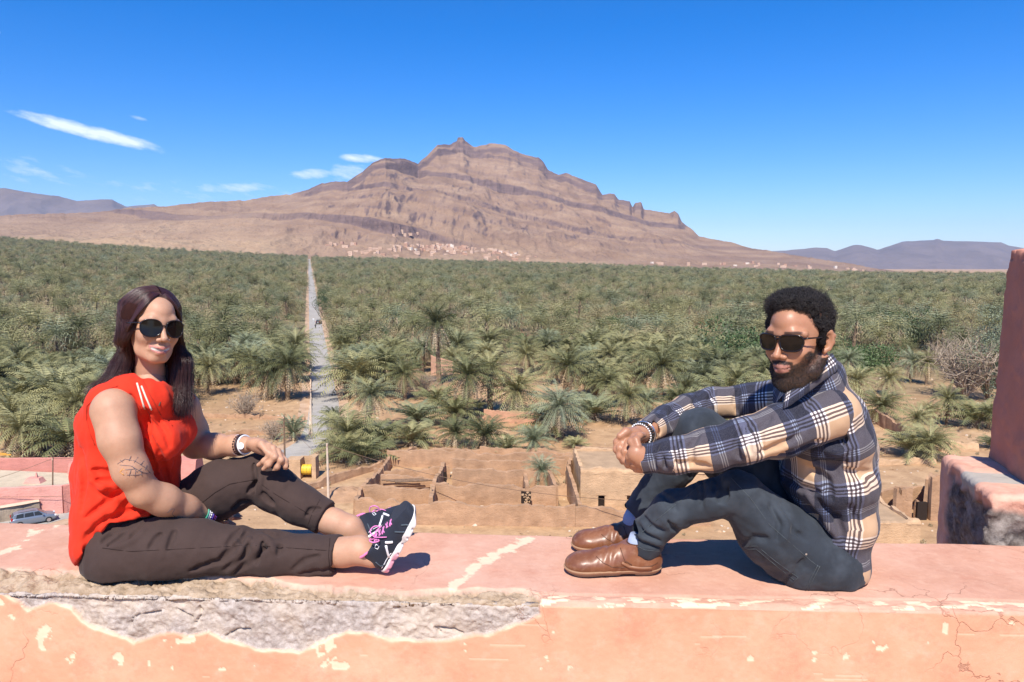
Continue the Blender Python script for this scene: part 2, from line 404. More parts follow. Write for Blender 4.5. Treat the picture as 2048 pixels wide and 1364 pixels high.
n1 = mt.noise(mc, 0.008, 6, 0.6); n2 = mt.noise(mt.mapping(mc, (0.01, 0.01, 0.05)), 1.0, 8, 0.65); nf = mt.noise(mc, 0.09, 5, 0.7)
tal = mt.ramp(n1, [(0.3, (0.27, 0.165, 0.10)), (0.48, (0.37, 0.235, 0.145)), (0.68, (0.45, 0.30, 0.19))])
bd = mt.n.new('ShaderNodeTexNoise'); bd.noise_dimensions = '1D'; mt.l.new(mt.math('MULTIPLY', mt.attr('beds'), 70.0), bd.inputs['W']); bd.inputs['Scale'].default_value = 1; bd.inputs['Detail'].default_value = 3
tal = mt.mix(mt.maprange(bd.outputs['Fac'], 0.45, 0.7, 0.0, 0.4), tal, (0.24, 0.155, 0.125))
rock = mt.ramp(n2, [(0.3, (0.13, 0.085, 0.078)), (0.6, (0.23, 0.155, 0.13))])
colr = mt.mix(mt.attr('cliff'), tal, rock)
tanc = mt.ramp(n2, [(0.3, (0.46, 0.29, 0.165)), (0.5, (0.55, 0.37, 0.22)), (0.7, (0.42, 0.30, 0.185))])
colr = mt.mix(mt.attr('tan'), colr, tanc)
colr = mt.mix(mt.maprange(nf, 0.4, 0.75, 0, 0.35), colr, (0.20, 0.125, 0.095))
mt.base(colr); mt.bump(nf, 0.9, 12.0)
_me, MTN = mountain()
mtn = link('mountain', _me, mt.m); tag(mtn, kind='structure')

def far_range(name, pts, base, Yd, depth, col, seed, lo, hi):
    pts = np.array(pts, float); cols = np.linspace(lo, hi, 420); ts = np.concatenate([np.linspace(0, 1, 70), [1.1, 1.4]])
    C, T = np.meshgrid(cols, ts, indexing='ij'); ry = np.interp(C, pts[:, 0], pts[:, 1]) + 0.9 * fbm(C / 14, C * 0, oct=4, seed=seed)
    ry = np.minimum(ry, base - 1); t = np.clip(T, 0, 1)
    Yy = Yd + depth * T; Xx = Yy * (C - 1024) / FPX
    zr = CAMZ - (ry - 535) / FPX * (Yd + depth); zb = CAMZ - (base - 535) / FPX * Yd - 30
    H = zr - zb
    prof = 0.45 * t + 0.55 * sstep(0.3, 1.05, t + .08 * fbm(Xx / 900, Yy / 900, oct=2, seed=seed + 1))/1.0
    prof = prof / prof[:, 69:70] if True else prof
    Z = zb + H * np.minimum(prof, 1)
    env = (t * (1 - t) * 4) ** .8
    Z = Z + env * H * .22 * (ridged(Xx / 500, Yy / 1500, 5, seed=seed + 4) - .5)
    lim = CAMZ + (535 - (ry + 3 * (1 - t))) / FPX * Yy
    Z = np.minimum(Z, lim); Z = np.where(T > 1, zr - (T - 1) * depth * .5, Z)
    n0, n1 = C.shape; V = np.stack([Xx, Yy, Z], -1).reshape(-1, 3)
    i, j = np.meshgrid(np.arange(n0 - 1), np.arange(n1 - 1), indexing='ij')
    F = np.stack([i * n1 + j, (i + 1) * n1 + j, (i + 1) * n1 + j + 1, i * n1 + j + 1], -1).reshape(-1, 4)
    m = NT(name + '_rock', 0.95, 0.05); c = m.coord(); n = m.noise(m.mapping(c, (1, 1, 3)), 0.0015, 7, .65)
    m.base(m.ramp(n, [(0.35, tuple(k * .75 for k in col)), (0.65, col)])); m.bump(n, 0.8, 60)
    o = link(name, mesh_np(name, V, F), m.m); tag(o, kind='structure'); return o
far_range('distant_mountain', [(1300,505),(1500,505),(1540,503),(1600,499),(1625,495),(1650,497),(1665,503),(1685,496),(1700,491),(1718,491),(1750,500),(1775,492),(1797,484),(1860,481),(1868,478),(1880,482),(1995,485),(2010,492),(2048,498),(2200,505),(2600,520),(3200,535)], 547, 7000, 3500, (0.20, 0.15, 0.13), 201, 1300, 3200)
far_range('distant_mountain', [(-1200,430),(-400,395),(-100,372),(0,380),(25,379),(60,386),(130,395),(165,404),(200,402),(235,401),(245,407),(262,415),(300,412),(318,410),(324,416),(400,424),(600,440)], 470, 7500, 3000, (0.20, 0.15, 0.13), 301, -1200, 600)
# ------------------------------------------------------------------ air
def haze():
    mb = MB(); mb.box((0, 5400, 330), (26000, 14800, 720 + 80 * 2 - 20))
    m = bpy.data.materials.new('haze'); m.use_nodes = True; nt = m.node_tree; nt.nodes.clear()
    o = nt.nodes.new('ShaderNodeOutputMaterial'); v = nt.nodes.new('ShaderNodeVolumePrincipled'); nt.links.new(v.outputs[0], o.inputs['Volume'])
    v.inputs['Color'].default_value = (0.62, 0.76, 1.0, 1); v.inputs['Density'].default_value = 4.2e-5; v.inputs['Anisotropy'].default_value = 0.0
    ob = mb.build('haze', m); tag(ob, kind='stuff'); return ob
haze()
# ------------------------------------------------------------------ date palms
def frond_mat(name, stops, rough=0.55, rnd=0.35):
    t = NT(name, rough, 0.35)
    oi = t.n.new('ShaderNodeObjectInfo'); n = t.noise(t.coord(), 0.8, 3)
    f = t.math('ADD', t.math('MULTIPLY', oi.outputs['Random'], rnd), t.math('MULTIPLY', n, 1 - rnd))
    c = t.ramp(f, stops); tip = t.attr('tip')
    c = t.mix(t.maprange(tip, 0.25, 1.0, 0.0, 0.5), c, t.mix(0.5, c, (0.36, 0.32, 0.17)))
    t.base(c); t.set(Transmission_Weight=0.0)
    t.b.inputs['Subsurface Weight'].default_value = 0.0
    return t.m
M_FROND = frond_mat('palm_green', [(0.2, (0.085, 0.095, 0.035)), (0.38, (0.19, 0.19, 0.075)), (0.56, (0.33, 0.30, 0.13)), (0.72, (0.19, 0.215, 0.115)), (0.85, (0.29, 0.31, 0.19))], rnd=0.6)
M_DEAD = frond_mat('palm_dead_frond', [(0.3, (0.30, 0.20, 0.11)), (0.5, (0.46, 0.34, 0.20)), (0.7, (0.60, 0.46, 0.29))])
M_TRUNK = simple('palm_trunk_bark', (0.22, 0.155, 0.10), 0.95, 0.1, 0.45, 3.0, 0.8, 6, 0.05)

def crown_mesh(name, seed, n_fr=46, L=3.6, seg=7, dead=0.0, leaf=True, lw=0.42, e0=-0.5, e1=1.35, nl=2):
    """fronds: a bent rib with separate leaflets on both sides"""
    R = np.random.default_rng(seed); V = []; F = []; T = []; nv = 0
    for k in range(n_fr):
        a = k * 2.39996 + R.uniform(-.2, .2); u = (k + .5) / n_fr
        el = e0 + (e1 - e0) * (1 - u) ** (0.8) + R.uniform(-.12, .12)
        Lf = L * R.uniform(0.82, 1.08) * (0.82 + .25 * u if dead == 0 else 1)
        droop = R.uniform(0.75, 1.35) * (1.0 if dead == 0 else .7)
        # rib curve
        m = seg * nl; s = np.linspace(0, 1, m + 1); ang = el - droop * s ** 1.5
        ds = Lf / m; rr_ = np.concatenate([[0], np.cumsum(np.cos(ang[:-1]) * ds)]) + .12; zz = np.concatenate([[0], np.cumsum(np.sin(ang[:-1]) * ds)])
        ca, sa = math.cos(a), math.sin(a); side = np.array([-sa, ca, 0]); tw = R.uniform(-.25, .25)
        P_ = np.stack([rr_ * ca, rr_ * sa, zz], -1)
        tang = np.gradient(P_, axis=0); tang /= np.linalg.norm(tang, axis=1)[:, None]; nor = np.cross(np.broadcast_to(side, tang.shape), tang)
        # rib: thin strip
        w = 0.045 * (1 - .8 * s)
        for i in range(m):
            q = [P_[i] - side * w[i], P_[i] + side * w[i], P_[i+1] + side * w[i+1], P_[i+1] - side * w[i+1]]
            if i % nl == 0 or True:
                V += q; F.append([nv, nv+1, nv+2, nv+3]); nv += 4; T += [0.2] * 4
        for i in range(1, m + 1):
            ll = lw * (0.35 + 1.5 * math.sin(math.pi * min(1, s[i] * .92 + .06)) ** .7) * R.uniform(.8, 1.15)
            for sg in (-1, 1):
                up = R.uniform(0.15, 0.5) if dead == 0 else R.uniform(-.9, .3)
                d = side * sg * math.cos(.65) + tang[i] * math.sin(.75) + nor[i] * (up + tw * sg)
                d /= np.linalg.norm(d); b0 = P_[i] - tang[i] * 0.06; b1 = P_[i] + tang[i] * 0.06
                V += [b0, b1, P_[i] + d * ll - np.array([0, 0, .12 * ll])]
                F.append([nv, nv+1, nv+2]); nv += 3; T += [.1, .1, 1]
    me = bpy.data.meshes.new(name)
    me.from_pydata(np.array(V).tolist(), [], F); me.update(); add_attr(me, 'tip', np.array(T)); return me
def trunk_mesh(name, seed, h, r0=0.28, r1=0.2, n=8):
    R = np.random.default_rng(seed); mb = MB(); pts = []; rad = []
    bend = R.uniform(-.35, .35, 2); m = max(6, int(h / .35))
    for i in range(m + 1):
        u = i / m; pts.append((bend[0] * u * u * h * .25, bend[1] * u * u * h * .25, h * u - 0.3)); rad.append((r0 + (r1 - r0) * u) * (1.12 if i % 2 else .92) * (1.35 if u < .05 else 1) * (1.25 if u > .9 else 1))
    mb.tube(pts, rad, n); me = mb.mesh(name); return me, pts[-1]
M_FRONDB = frond_mat('palm_yellowed', [(0.3, (0.24, 0.20, 0.09)), (0.5, (0.33, 0.27, 0.13)), (0.7, (0.42, 0.33, 0.18))])
PALMS = []                                       # variants: (crown, dead, trunk, top, total_height)
for v in range(7):
    h = [2.2, 3.2, 4.4, 5.6, 0.9, 7.4, 1.6][v]
    tm, top = trunk_mesh('trunk', 10 + v, h, r0=.30 if v != 4 else .36, r1=.21)
    L = [3.3, 3.6, 3.8, 3.7, 2.6, 3.5, 3.0][v]
    cm = crown_mesh('crown', 30 + v, [48, 56, 60, 54, 30, 50, 40][v], L, 7, 0, e0=[-.35, -.55, -.6, -.5, .25, -.55, -.1][v])
    dm = crown_mesh('dead_fronds', 50 + v, [20, 26, 28, 28, 8, 34, 16][v], L * .9, 5, 1.0, lw=.26, e0=-1.4, e1=-.7)
    for m_ in (cm,): m_.materials.append(M_FROND)
    dm.materials.append(M_DEAD); tm.materials.append(M_TRUNK)
    PALMS.append((cm, dm, tm, top, h + L * .60, L))
def put_palm(x, y, H, v, rot, label, group, z=None, wide=1.0):
    cm, dm, tm, top, hh, L = PALMS[v]; s = H / hh
    z = float(ground_z(x, y)) if z is None else z
    root = empty('date_palm', (x, y, z), rot); root.scale = (s * wide, s * wide, s)
    tag(root, label, 'palm tree', group)
    for nm, m_ in (('trunk', tm), ('crown', cm), ('dead_fronds', dm)):
        o = bpy.data.objects.new(nm, m_); COL.objects.link(o); o.parent = root
        if nm != 'trunk': o.location = top
    return root
EXCL = []                                        # (x, y, r) kept clear of random palms

def bush_mesh(name, seed, n, rx, rz, leaf=.12, lobes=7, hollow=.55):
    """leaf-sized faces through an uneven lobed volume + thin branches"""
    R = np.random.default_rng(seed); V = np.empty((0, 3)); cen = R.normal(size=(lobes, 3)) * (rx * .42, rx * .42, rz * .26) + (0, 0, rz * .55); rad = R.uniform(.35, .6, lobes) * rx
    k = R.integers(0, lobes, n); d = R.normal(size=(n, 3)); d /= np.linalg.norm(d, axis=1)[:, None]
    p = cen[k] + d * (rad[k] * R.uniform(hollow, 1, n))[:, None] * (1, 1, .85); p = p[p[:, 2] > .03]; n = len(p)
    a = R.normal(size=(n, 3)); a /= np.linalg.norm(a, axis=1)[:, None]; b = np.cross(a, R.normal(size=(n, 3))); b /= np.linalg.norm(b, axis=1)[:, None]
    s = leaf * R.uniform(.6, 1.3, n)[:, None]
    V = np.stack([p - a * s, p + b * s * .55, p + a * s, p - b * s * .55], 1).reshape(-1, 3); F = np.arange(4 * n).reshape(-1, 4)
    me = mesh_np(name, V, F, False); add_attr(me, 'tip', np.repeat(R.uniform(0, 1, n), 4)); return me
def branch_mesh(name, seed, n, h, spread, r=.03, twigs=3):
    R = np.random.default_rng(seed); mb = MB()
    for i in range(n):
        a = R.uniform(0, 6.28); el = R.uniform(.5, 1.4); p = np.array([0, 0, 0.]); pts = [p]; d = np.array([math.cos(a) * math.cos(el) * spread, math.sin(a) * math.cos(el) * spread, math.sin(el)])
        for j in range(5):
            p = p + d * h / 5 * R.uniform(.8, 1.2); d = d + R.normal(size=3) * .22; d /= np.linalg.norm(d); pts.append(p)
        mb.tube(pts, [r * (1 - .16 * k) for k in range(6)], 4, False)
        for q in range(twigs):
            b = pts[R.integers(2, 5)]; d2 = R.normal(size=3); d2[2] = abs(d2[2]); d2 /= np.linalg.norm(d2)
            mb.tube([b, b + d2 * h * .18, b + d2 * h * .3 + R.normal(size=3) * h * .06], [r * .5, r * .35, r * .15], 3, False)
    return mb.mesh(name)
M_GREEN = frond_mat('leaf_bright_green', [(0.3, (0.028, 0.062, 0.018)), (0.5, (0.05, 0.10, 0.028)), (0.7, (0.085, 0.14, 0.045))])
M_OLIVE = frond_mat('leaf_olive', [(0.3, (0.075, 0.10, 0.06)), (0.5, (0.12, 0.15, 0.085)), (0.7, (0.17, 0.20, 0.13))])
M_TWIG = simple('dry_twig', (0.34, 0.27, 0.20), 0.95, 0.1, 0.35, 4)
def put_bush(px, py, w, h, kind, label, seed, cat='bush', group=None, n=900, z=None):
    p = ghit(px, py); D = math.hypot(p[0], p[1]); m_px = D / FPX * 1.05; rx = w * m_px / 2; rz = h * m_px
    root = empty({'green': 'green_shrub', 'olive': 'olive_tree', 'dry': 'dry_shrub', 'acacia': 'green_tree'}.get(kind, 'shrub'), p); tag(root, label, cat, group)
    if kind == 'dry':
        o = link('branches', branch_mesh('branches', seed, 46, rz * .95, 1.3 * rx / rz, .035 * rz / 3, 9), M_TWIG, root)
    else:
        lf = bush_mesh('foliage', seed, n * 2, rx, rz, leaf=max(.10, rx * .034), lobes=14); link('foliage', lf, M_GREEN if kind in ('green', 'acacia') else M_OLIVE, root)
        link('stem', branch_mesh('stem', seed + 1, 6, rz * .7, .8, .05 * rz / 3, 2), M_TRUNK, root)
    EXCL.append((p[0], p[1], rx * .7)); return root

# road (centre line known here so that the palms keep off it)
_p0 = ghit(649, 806); RD_DIR = np.array([(619 - 1024) / FPX, 1.0]); RD_DIR /= np.linalg.norm(RD_DIR)
ROADC = [ghit(px, py)[:2] for px, py in ((-75, 1078), (60, 1040), (150, 1018), (300, 985), (440, 950), (530, 929), (590, 908), (628, 886), (645, 852))]
ROADC += [_p0[:2] + RD_DIR * k for k in (0, 20, 50, 100, 200, 350, 550, 800, 1100, 1500, 1860)]
ROADC = np.array(ROADC)
def road_dist(x, y):
    x = np.atleast_1d(np.asarray(x, float)); y = np.atleast_1d(np.asarray(y, float)); best = np.full(x.shape, 1e9)
    for a, b in zip(ROADC[:-1], ROADC[1:]):
        d = b - a; t = np.clip(((x - a[0]) * d[0] + (y - a[1]) * d[1]) / (d @ d), 0, 1)
        best = np.minimum(best, np.hypot(x - a[0] - t * d[0], y - a[1] - t * d[1]))
    return best

# palms picked out one by one: px, base py, top py, variant, label
NEAR = [
 (735, 868, 752, 3, 1.25, 'largest bushy date palm with a skirt of pale dead fronds right beside the road'),
 (668, 872, 808, 0, .75, 'grey green palm leaning over the near road bend'),
 (702, 905, 815, 0, 1.2, 'squat palm of tangled dry fronds on the inside of the road bend'),
 (752, 895, 835, 4, 1.2, 'low palm clump at the corner of the mud wall by the road bend'),
 (687, 920, 858, 6, 1.3, 'dense palm clump spilling over the mud wall by the road'),
 (725, 925, 870, 4, 1.4, 'lowest palm clump against the slanting mud wall'),
 (588, 882, 825, 4, .6, 'young blue green palm left of the road above the hand on the knee'),
 (822, 892, 838, 4, 1.1, 'small pale palm left end of the row behind the ruins'),
 (843, 893, 862, 4, .8, 'tiny palm shoot beside the small pale palm behind the ruins'),
 (912, 893, 832, 0, 1.0, 'round green young palm second in the row behind the ruins'),
 (970, 898, 825, 6, 1.0, 'young palm with dry lower fronds in the middle of the row behind the ruins'),
 (1014, 905, 865, 4, .9, 'small blue green palm rising behind the ruin wall'),
 (1067, 908, 846, 0, 1.0, 'bright fronded young palm on the edge of the ruin wall'),
 (1112, 880, 765, 2, 1.05, 'full palm with a brown hanging skirt in front of the pink garden wall'),
 (1100, 868, 800, 6, 1.5, 'wide palm clump at the foot of the full palm with the brown skirt'),
 (1086, 980, 905, 1, .85, 'single palm growing inside the roofless ruin'),
 (1150, 895, 872, 4, 1.3, 'low dry palm clump at the corner of the flat roofed mud house'),
 (1030, 832, 735, 1, 1.25, 'dark green drooping palm right behind the pink garden wall'),
 (925, 840, 705, 3, 1.2, 'palm with long pale hanging fronds near the middle of the clearing'),
 (980, 830, 695, 3, 1.15, 'tall feathery palm left of the pink garden wall'),
 (910, 850, 785, 6, 1.2, 'palm with a dry skirt in front of the pale hanging one'),
 (835, 850, 798, 4, 1.3, 'spiky blue green young palm with orange base'),
 (873, 815, 768, 4, 1.2, 'small blue green palm beside the dry scrub'),
 (957, 818, 795, 4, 1.2, 'small green palm on the bare soil left of the pink garden wall'),
 (878, 770, 605, 5, .95, 'tall straight palm with a two tier skirt of golden dead fronds'),
 (1130, 800, 690, 2, 1.15, 'palm with yellow hanging fronds right of the tall feathery one'),
 (1187, 790, 718, 1, .95, 'palm with a clean orange trunk near the seated man'),
 (1187, 840, 785, 4, 1.4, 'low green palm clump at the edge of the bare soil near the man'),
 (1250, 850, 755, 2, 1.1, 'palm with twisted dead fronds just left of the folded hands'),
 (1320, 800, 690, 2, 1.1, 'palm right above the far knee of the man'),
 (1290, 830, 770, 0, 1.0, 'palm just behind the far elbow of the man'),
 (1375, 800, 745, 0, 1.1, 'palm showing over the far sleeve of the man'),
 (1430, 790, 690, 1, 1.2, 'leafy palm left of the bearded face'),
 (48, 920, 826, 1, 1.0, 'palm with a bare trunk behind the pink courtyard wall'),
 (140, 918, 838, 6, 1.25, 'palm with curling pale fronds at the left shoulder of the woman'),
 (88, 905, 820, 2, 1.0, 'palm between the two behind the pink courtyard wall'),
 (15, 905, 800, 2, 1.1, 'palm at the far left over the pink courtyard wall'),
 (125, 850, 745, 1, 1.1, 'palm at the height of the woman arm left of her shoulder'),
 (60, 850, 760, 1, 1.1, 'palm in the second line behind the courtyard wall'),
 (575, 800, 690, 2, 1.0, 'palm at the left kerb of the road throwing its shadow over it'),
 (540, 798, 700, 1, 1.0, 'palm with bare trunk second from the road on the left'),
 (510, 772, 690, 1, 1.0, 'palm with bare trunk third from the road on the left'),
 (437, 770, 700, 2, 1.0, 'slim palm right of the long hair of the woman'),
 (415, 790, 705, 2, 1.0, 'palm touching the outline of the long hair of the woman'),
 (470, 768, 690, 2, 1.0, 'palm at the top edge of the bare field left of the road'),
 (600, 745, 655, 2, 1.1, 'palm overhanging the left kerb of the road farther up'),
 (692, 790, 700, 2, 1.1, 'arching palm at the right kerb of the road'),
 (765, 790, 690, 2, 1.25, 'tall broad palm behind the largest bushy one'),
 (810, 800, 715, 2, 1.1, 'olive green palm between the tall broad one and the dry scrub'),
 (1775, 790, 733, 1, .95, 'palm standing alone on the orange field right of the man'),
 (1820, 765, 703, 2, .9, 'palm at the upper edge of the orange field'),
 (1852, 770, 705, 2, .75, 'slender palm next to the dry brown thicket'),
 (1838, 690, 660, 1, 1.2, 'pale dry palm above the orange field'),
 (1893, 850, 775, 2, .8, 'palm with a leaning trunk on bare soil left of the pillar'),
 (1765, 842, 782, 0, 1.3, 'dark green palm clump close behind the shoulder of the man'),
 (1715, 800, 735, 1, 1.0, 'palm showing at the back of the collar of the man'),
 (1838, 885, 815, 2, 1.0, 'pale palm in the clump above the ruined wall at right'),
 (1862, 918, 852, 0, 1.1, 'dark green palm in the front of the clump at right'),
 (1825, 915, 862, 4, 1.2, 'low palm clump in deep shade above the ruined wall at right'),
 (1860, 850, 805, 1, .9, 'brownish thin palm at the back of the clump at right'),
 (1950, 855, 805, 4, 1.3, 'low palm just left of the brown pillar'),
 (1975, 858, 808, 1, .9, 'palm with dead fronds touching the brown pillar'),
 (1985, 897, 873, 4, 1.2, 'small palm over the broken parapet at right'),
 (1700, 760, 700, 2, 1.0, 'palm over the shoulder of the man at the edge of the orange field'),
]
for i, (px, by, ty, v, wide, lab) in enumerate(NEAR):
    p = ghit(px, by); D = math.hypot(p[0], p[1]); Hm = (by - ty) * D / FPX * 1.02
    put_palm(p[0], p[1], Hm, v, i * 1.7, lab, 'palms picked out along the near edge of the oasis', wide=wide)
    EXCL.append((p[0], p[1], 3.5))

# green trees and shrubs picked out
for (px, by, w, h, kind, lab, sd) in [
 (648, 640, 34, 50, 'acacia', 'bright green leafy tree at the right kerb of the far road', 1),
 (1490, 760, 150, 85, 'green', 'dark green leafy bush just left of the sunglasses of the man', 2),
 (1400, 735, 70, 40, 'green', 'green shrub between palms over the far sleeve', 3),
 (1820, 690, 90, 46, 'acacia', 'dark green spreading tree above the orange field', 4),
 (1745, 668, 80, 30, 'acacia', 'green leafy tree behind the ear of the man', 14),
 (1905, 730, 85, 55, 'dry', 'dry brown leafless thicket above the bare slope', 5),
 (1930, 800, 95, 110, 'dry', 'tall straw coloured thicket beside the grey green trees', 6),
 (1975, 800, 90, 130, 'olive', 'tall grey green tree left of the brown pillar', 7),
 (2010, 780, 70, 120, 'olive', 'grey green tree cut off by the brown pillar', 8),
 (1940, 700, 60, 44, 'dry', 'small dry shrub behind the straw coloured thicket', 9),
 (1690, 742, 110, 26, 'green', 'low strip of bright green growth on the orange field edge', 10),
 (1750, 735, 110, 28, 'green', 'low bright green reeds beside the orange field', 16),
 (490, 835, 60, 50, 'dry', 'leafless grey shrub on the bare field left of the road', 11),
 (548, 880, 60, 42, 'dry', 'leafless shrub at the low field wall left of the road', 12),
 (850, 790, 60, 45, 'dry', 'grey dry scrub behind the small blue green palm', 13),
 (1230, 665, 60, 26, 'acacia', 'green shrub in the middle of the palm grove', 15),
 (470, 690, 46, 22, 'acacia', 'green crown between palms right of the woman', 17),
 (640, 600, 16, 14, 'acacia', 'small green tree at the far road', 18),
]:
    put_bush(px, by, w, h, kind, lab, 600 + sd * 7, cat='tree' if 'tree' in lab else 'bush', n=2600)

# the rest of the grove: 225 nearest as objects, the far mass as one instanced object
def grove_points():
    R = np.random.default_rng(11); pts = []
    for (r0, r1, sp) in ((112, 220, 5.9), (220, 420, 8.2), (420, 900, 9.0), (900, 1930, 10.5)):
        n = int((r1 * r1 - r0 * r0) * 0.5 * 1.95 / (sp * sp)); r = np.sqrt(R.uniform(r0 * r0, r1 * r1, n)); a = R.uniform(-.95, .95, n)
        pts.append(np.stack([r * np.sin(a), r * np.cos(a)], -1))
    p = np.concatenate(pts); x, y = p[:, 0], p[:, 1]; r = np.hypot(x, y)
    z = ground_z(x, y); px, py = proj(np.stack([x, y, z], -1))
    keep = road_dist(x, y) > np.where(r > 600, 4.2, 4.8)
    lim = np.interp(px, [-700, 0, 160, 380, 390, 500, 590, 600, 690, 760, 770, 900, 1160, 1170, 1300, 1640, 1660, 1690, 1760, 1800, 1900, 1920, 2050, 2800], [905, 905, 905, 800, 772, 768, 772, 800, 800, 800, 800, 745, 775, 800, 850, 850, 730, 712, 716, 716, 716, 760, 790, 850])
    keep &= py < lim
    for (ex, ey, er) in EXCL: keep &= np.hypot(x - ex, y - ey) > er
    dens = fbm(x / 40, y / 40, oct=2, seed=19); keep &= (dens + R.uniform(-.4, .4, len(x)) > -.30)
    return x[keep], y[keep], z[keep], r[keep], px[keep], py[keep]
gx, gy, gz, gr, gpx, gpy = grove_points()
order = np.argsort(gr); inview = (gpx > -60) & (gpx < 2110)
near_idx = [k for k in order if inview[k]][:225]
Rg = np.random.default_rng(23)
for k in near_idx:
    v = int(Rg.choice([0, 1, 2, 3, 6, 5], p=[.16, .26, .26, .18, .1, .04]))
    zone = ('between the woman and the left edge' if gpx[k] < 260 else 'between the woman and the road' if gpx[k] < 625 else 'just right of the straight road' if gpx[k] < 860 else 'in the middle between the two people' if gpx[k] < 1200 else 'left of the head of the man' if gpx[k] < 1540 else 'between the man and the pillar')
    Hp = Rg.uniform(5.0, 9.0); look = {0: 'short trunked', 1: 'bushy', 2: 'full crowned', 3: 'tall skirted', 6: 'stubby', 5: 'high trunked'}[v]
    dist = 'in the front row' if gr[k] < 150 else 'in the second line' if gr[k] < 168 else 'in the third line' if gr[k] < 182 else 'deeper in'
    put_palm(gx[k], gy[k], Hp, v, Rg.uniform(0, 6.28), look + ' grove palm ' + dist + ' ' + zone, 'date palms in the grove ' + zone, z=gz[k], wide=Rg.uniform(1.0, 1.2))
far = np.ones(len(gx), bool); far[near_idx] = False
# thin what can hardly be seen outside the frame
far &= (gpx > -900) & (gpx < 2950)
fx, fy, fz, fr_ = gx[far], gy[far], gz[far], gr[far]
print('grove points', len(gx), 'far', far.sum())

def far_variant(seed, hh, L, n_fr, fm=None, nl=1, seg=5):
    cm = crown_mesh('pc', seed, n_fr, L, seg, 0, lw=.75, e0=-.5, nl=nl); dm = crown_mesh('pd', seed + 1, 12, L * .8, 3, 1.0, lw=.5, e0=-1.4, e1=-.7, nl=1)
    tm, top = trunk_mesh('pt', seed, hh, n=5)
    V = []; F = []; MI = []; off = 0; tip = []
    for me_, dz, mi in ((cm, top, 0), (dm, top, 1), (tm, (0, 0, 0), 2)):
        co = np.empty(len(me_.vertices) * 3, np.float32); me_.vertices.foreach_get('co', co); co = co.reshape(-1, 3) + np.array(dz, np.float32)
        V.append(co); F += [[q + off for q in p.vertices] for p in me_.polygons]; MI += [mi] * len(me_.polygons); off += len(co)
        t = np.zeros(len(co), np.float32)
        if 'tip' in me_.attributes: me_.attributes['tip'].data.foreach_get('value', t)
        tip.append(t)
        bpy.data.meshes.remove(me_)
    me = bpy.data.meshes.new('palm_variant'); me.from_pydata(np.concatenate(V).tolist(), [], F); add_attr(me, 'tip', np.concatenate(tip))
    for m_ in (fm or M_FROND, M_DEAD, M_TRUNK): me.materials.append(m_)
    me.polygons.foreach_set('material_index', MI); me.update(); return me
FARV = [far_variant(100 + 5 * k, (2.5, 4.0, 5.2, 3.2, 1.2)[k], (3.6, 3.9, 3.8, 3.7, 2.9)[k], (38, 42, 40, 36, 24)[k], M_FRONDB if k == 3 else None) for k in range(5)]
shr = bush_mesh('shrub_variant', 900, 160, 2.6, 2.4, leaf=.34); shr.materials.append(M_GREEN)
shr2 = bush_mesh('shrub_variant', 901, 200, 2.6, 2.0, leaf=.30); shr2.materials.append(M_OLIVE)
drys = branch_mesh('dry_variant', 902, 30, 2.4, 1.3, .03, 6); drys.materials.append(M_TWIG)
M_SCRUB = frond_mat('leaf_dry_scrub', [(0.3, (0.20, 0.16, 0.09)), (0.5, (0.29, 0.23, 0.13)), (0.7, (0.38, 0.30, 0.18))])
shr3 = bush_mesh('shrub_variant', 903, 200, 2.2, 1.5, leaf=.28); shr3.materials.append(M_SCRUB)
def instancer(name, pts, meshes, idx, scale, rot, label, cat):
    """one object: geometry nodes put plant meshes on its points"""
    me = bpy.data.meshes.new(name); me.vertices.add(len(pts)); me.vertices.foreach_set('co', np.ascontiguousarray(pts, np.float32).ravel())
    ai = me.attributes.new('pick', 'INT', 'POINT'); ai.data.foreach_set('value', idx.astype(np.int32))
    add_attr(me, 'sc', scale); add_attr(me, 'rz', rot)
    ob = link(name, me)
    tag(ob, label, cat, kind='stuff')
    ng = bpy.data.node_groups.new(name + '_nodes', 'GeometryNodeTree'); ng.interface.new_socket('Geometry', in_out='INPUT', socket_type='NodeSocketGeometry'); ng.interface.new_socket('Geometry', in_out='OUTPUT', socket_type='NodeSocketGeometry')
    N, L = ng.nodes, ng.links; gi = N.new('NodeGroupInput'); go = N.new('NodeGroupOutput'); j = N.new('GeometryNodeGeometryToInstance')
    # source meshes are baked in through hidden-less objects: join instances list
    jn = N.new('GeometryNodeGeometryToInstance')
    for m_ in meshes[::-1]:
        so = bpy.data.objects.new(name + '_source', m_)          # not linked to the scene: only read by the nodes
        oi = N.new('GeometryNodeObjectInfo'); oi.inputs['Object'].default_value = so; L.new(oi.outputs['Geometry'], jn.inputs[0])
    N.remove(j)
    iop = N.new('GeometryNodeInstanceOnPoints'); L.new(gi.outputs[0], iop.inputs['Points']); L.new(jn.outputs[0], iop.inputs['Instance']); iop.inputs['Pick Instance'].default_value = True
    def na(nm, ty):
        n = N.new('GeometryNodeInputNamedAttribute'); n.data_type = ty; n.inputs['Name'].default_value = nm; return n.outputs['Attribute']
    L.new(na('pick', 'INT'), iop.inputs['Instance Index']); L.new(na('sc', 'FLOAT'), iop.inputs['Scale'])
    cb = N.new('ShaderNodeCombineXYZ'); L.new(na('rz', 'FLOAT'), cb.inputs[2]); L.new(cb.outputs[0], iop.inputs['Rotation'])
    L.new(iop.outputs[0], go.inputs[0]); md = ob.modifiers.new('scatter', 'NODES'); md.node_group = ng
    return ob
nF = len(fx)
instancer('palm_grove', np.stack([fx, fy, fz], -1), FARV, Rg.choice(5, nF, p=[.25, .28, .17, .2, .1]), Rg.uniform(.85, 1.75, nF), Rg.uniform(0, 6.28, nF), 'mass of far date palms filling the valley up to the mountain foot', 'palm grove')
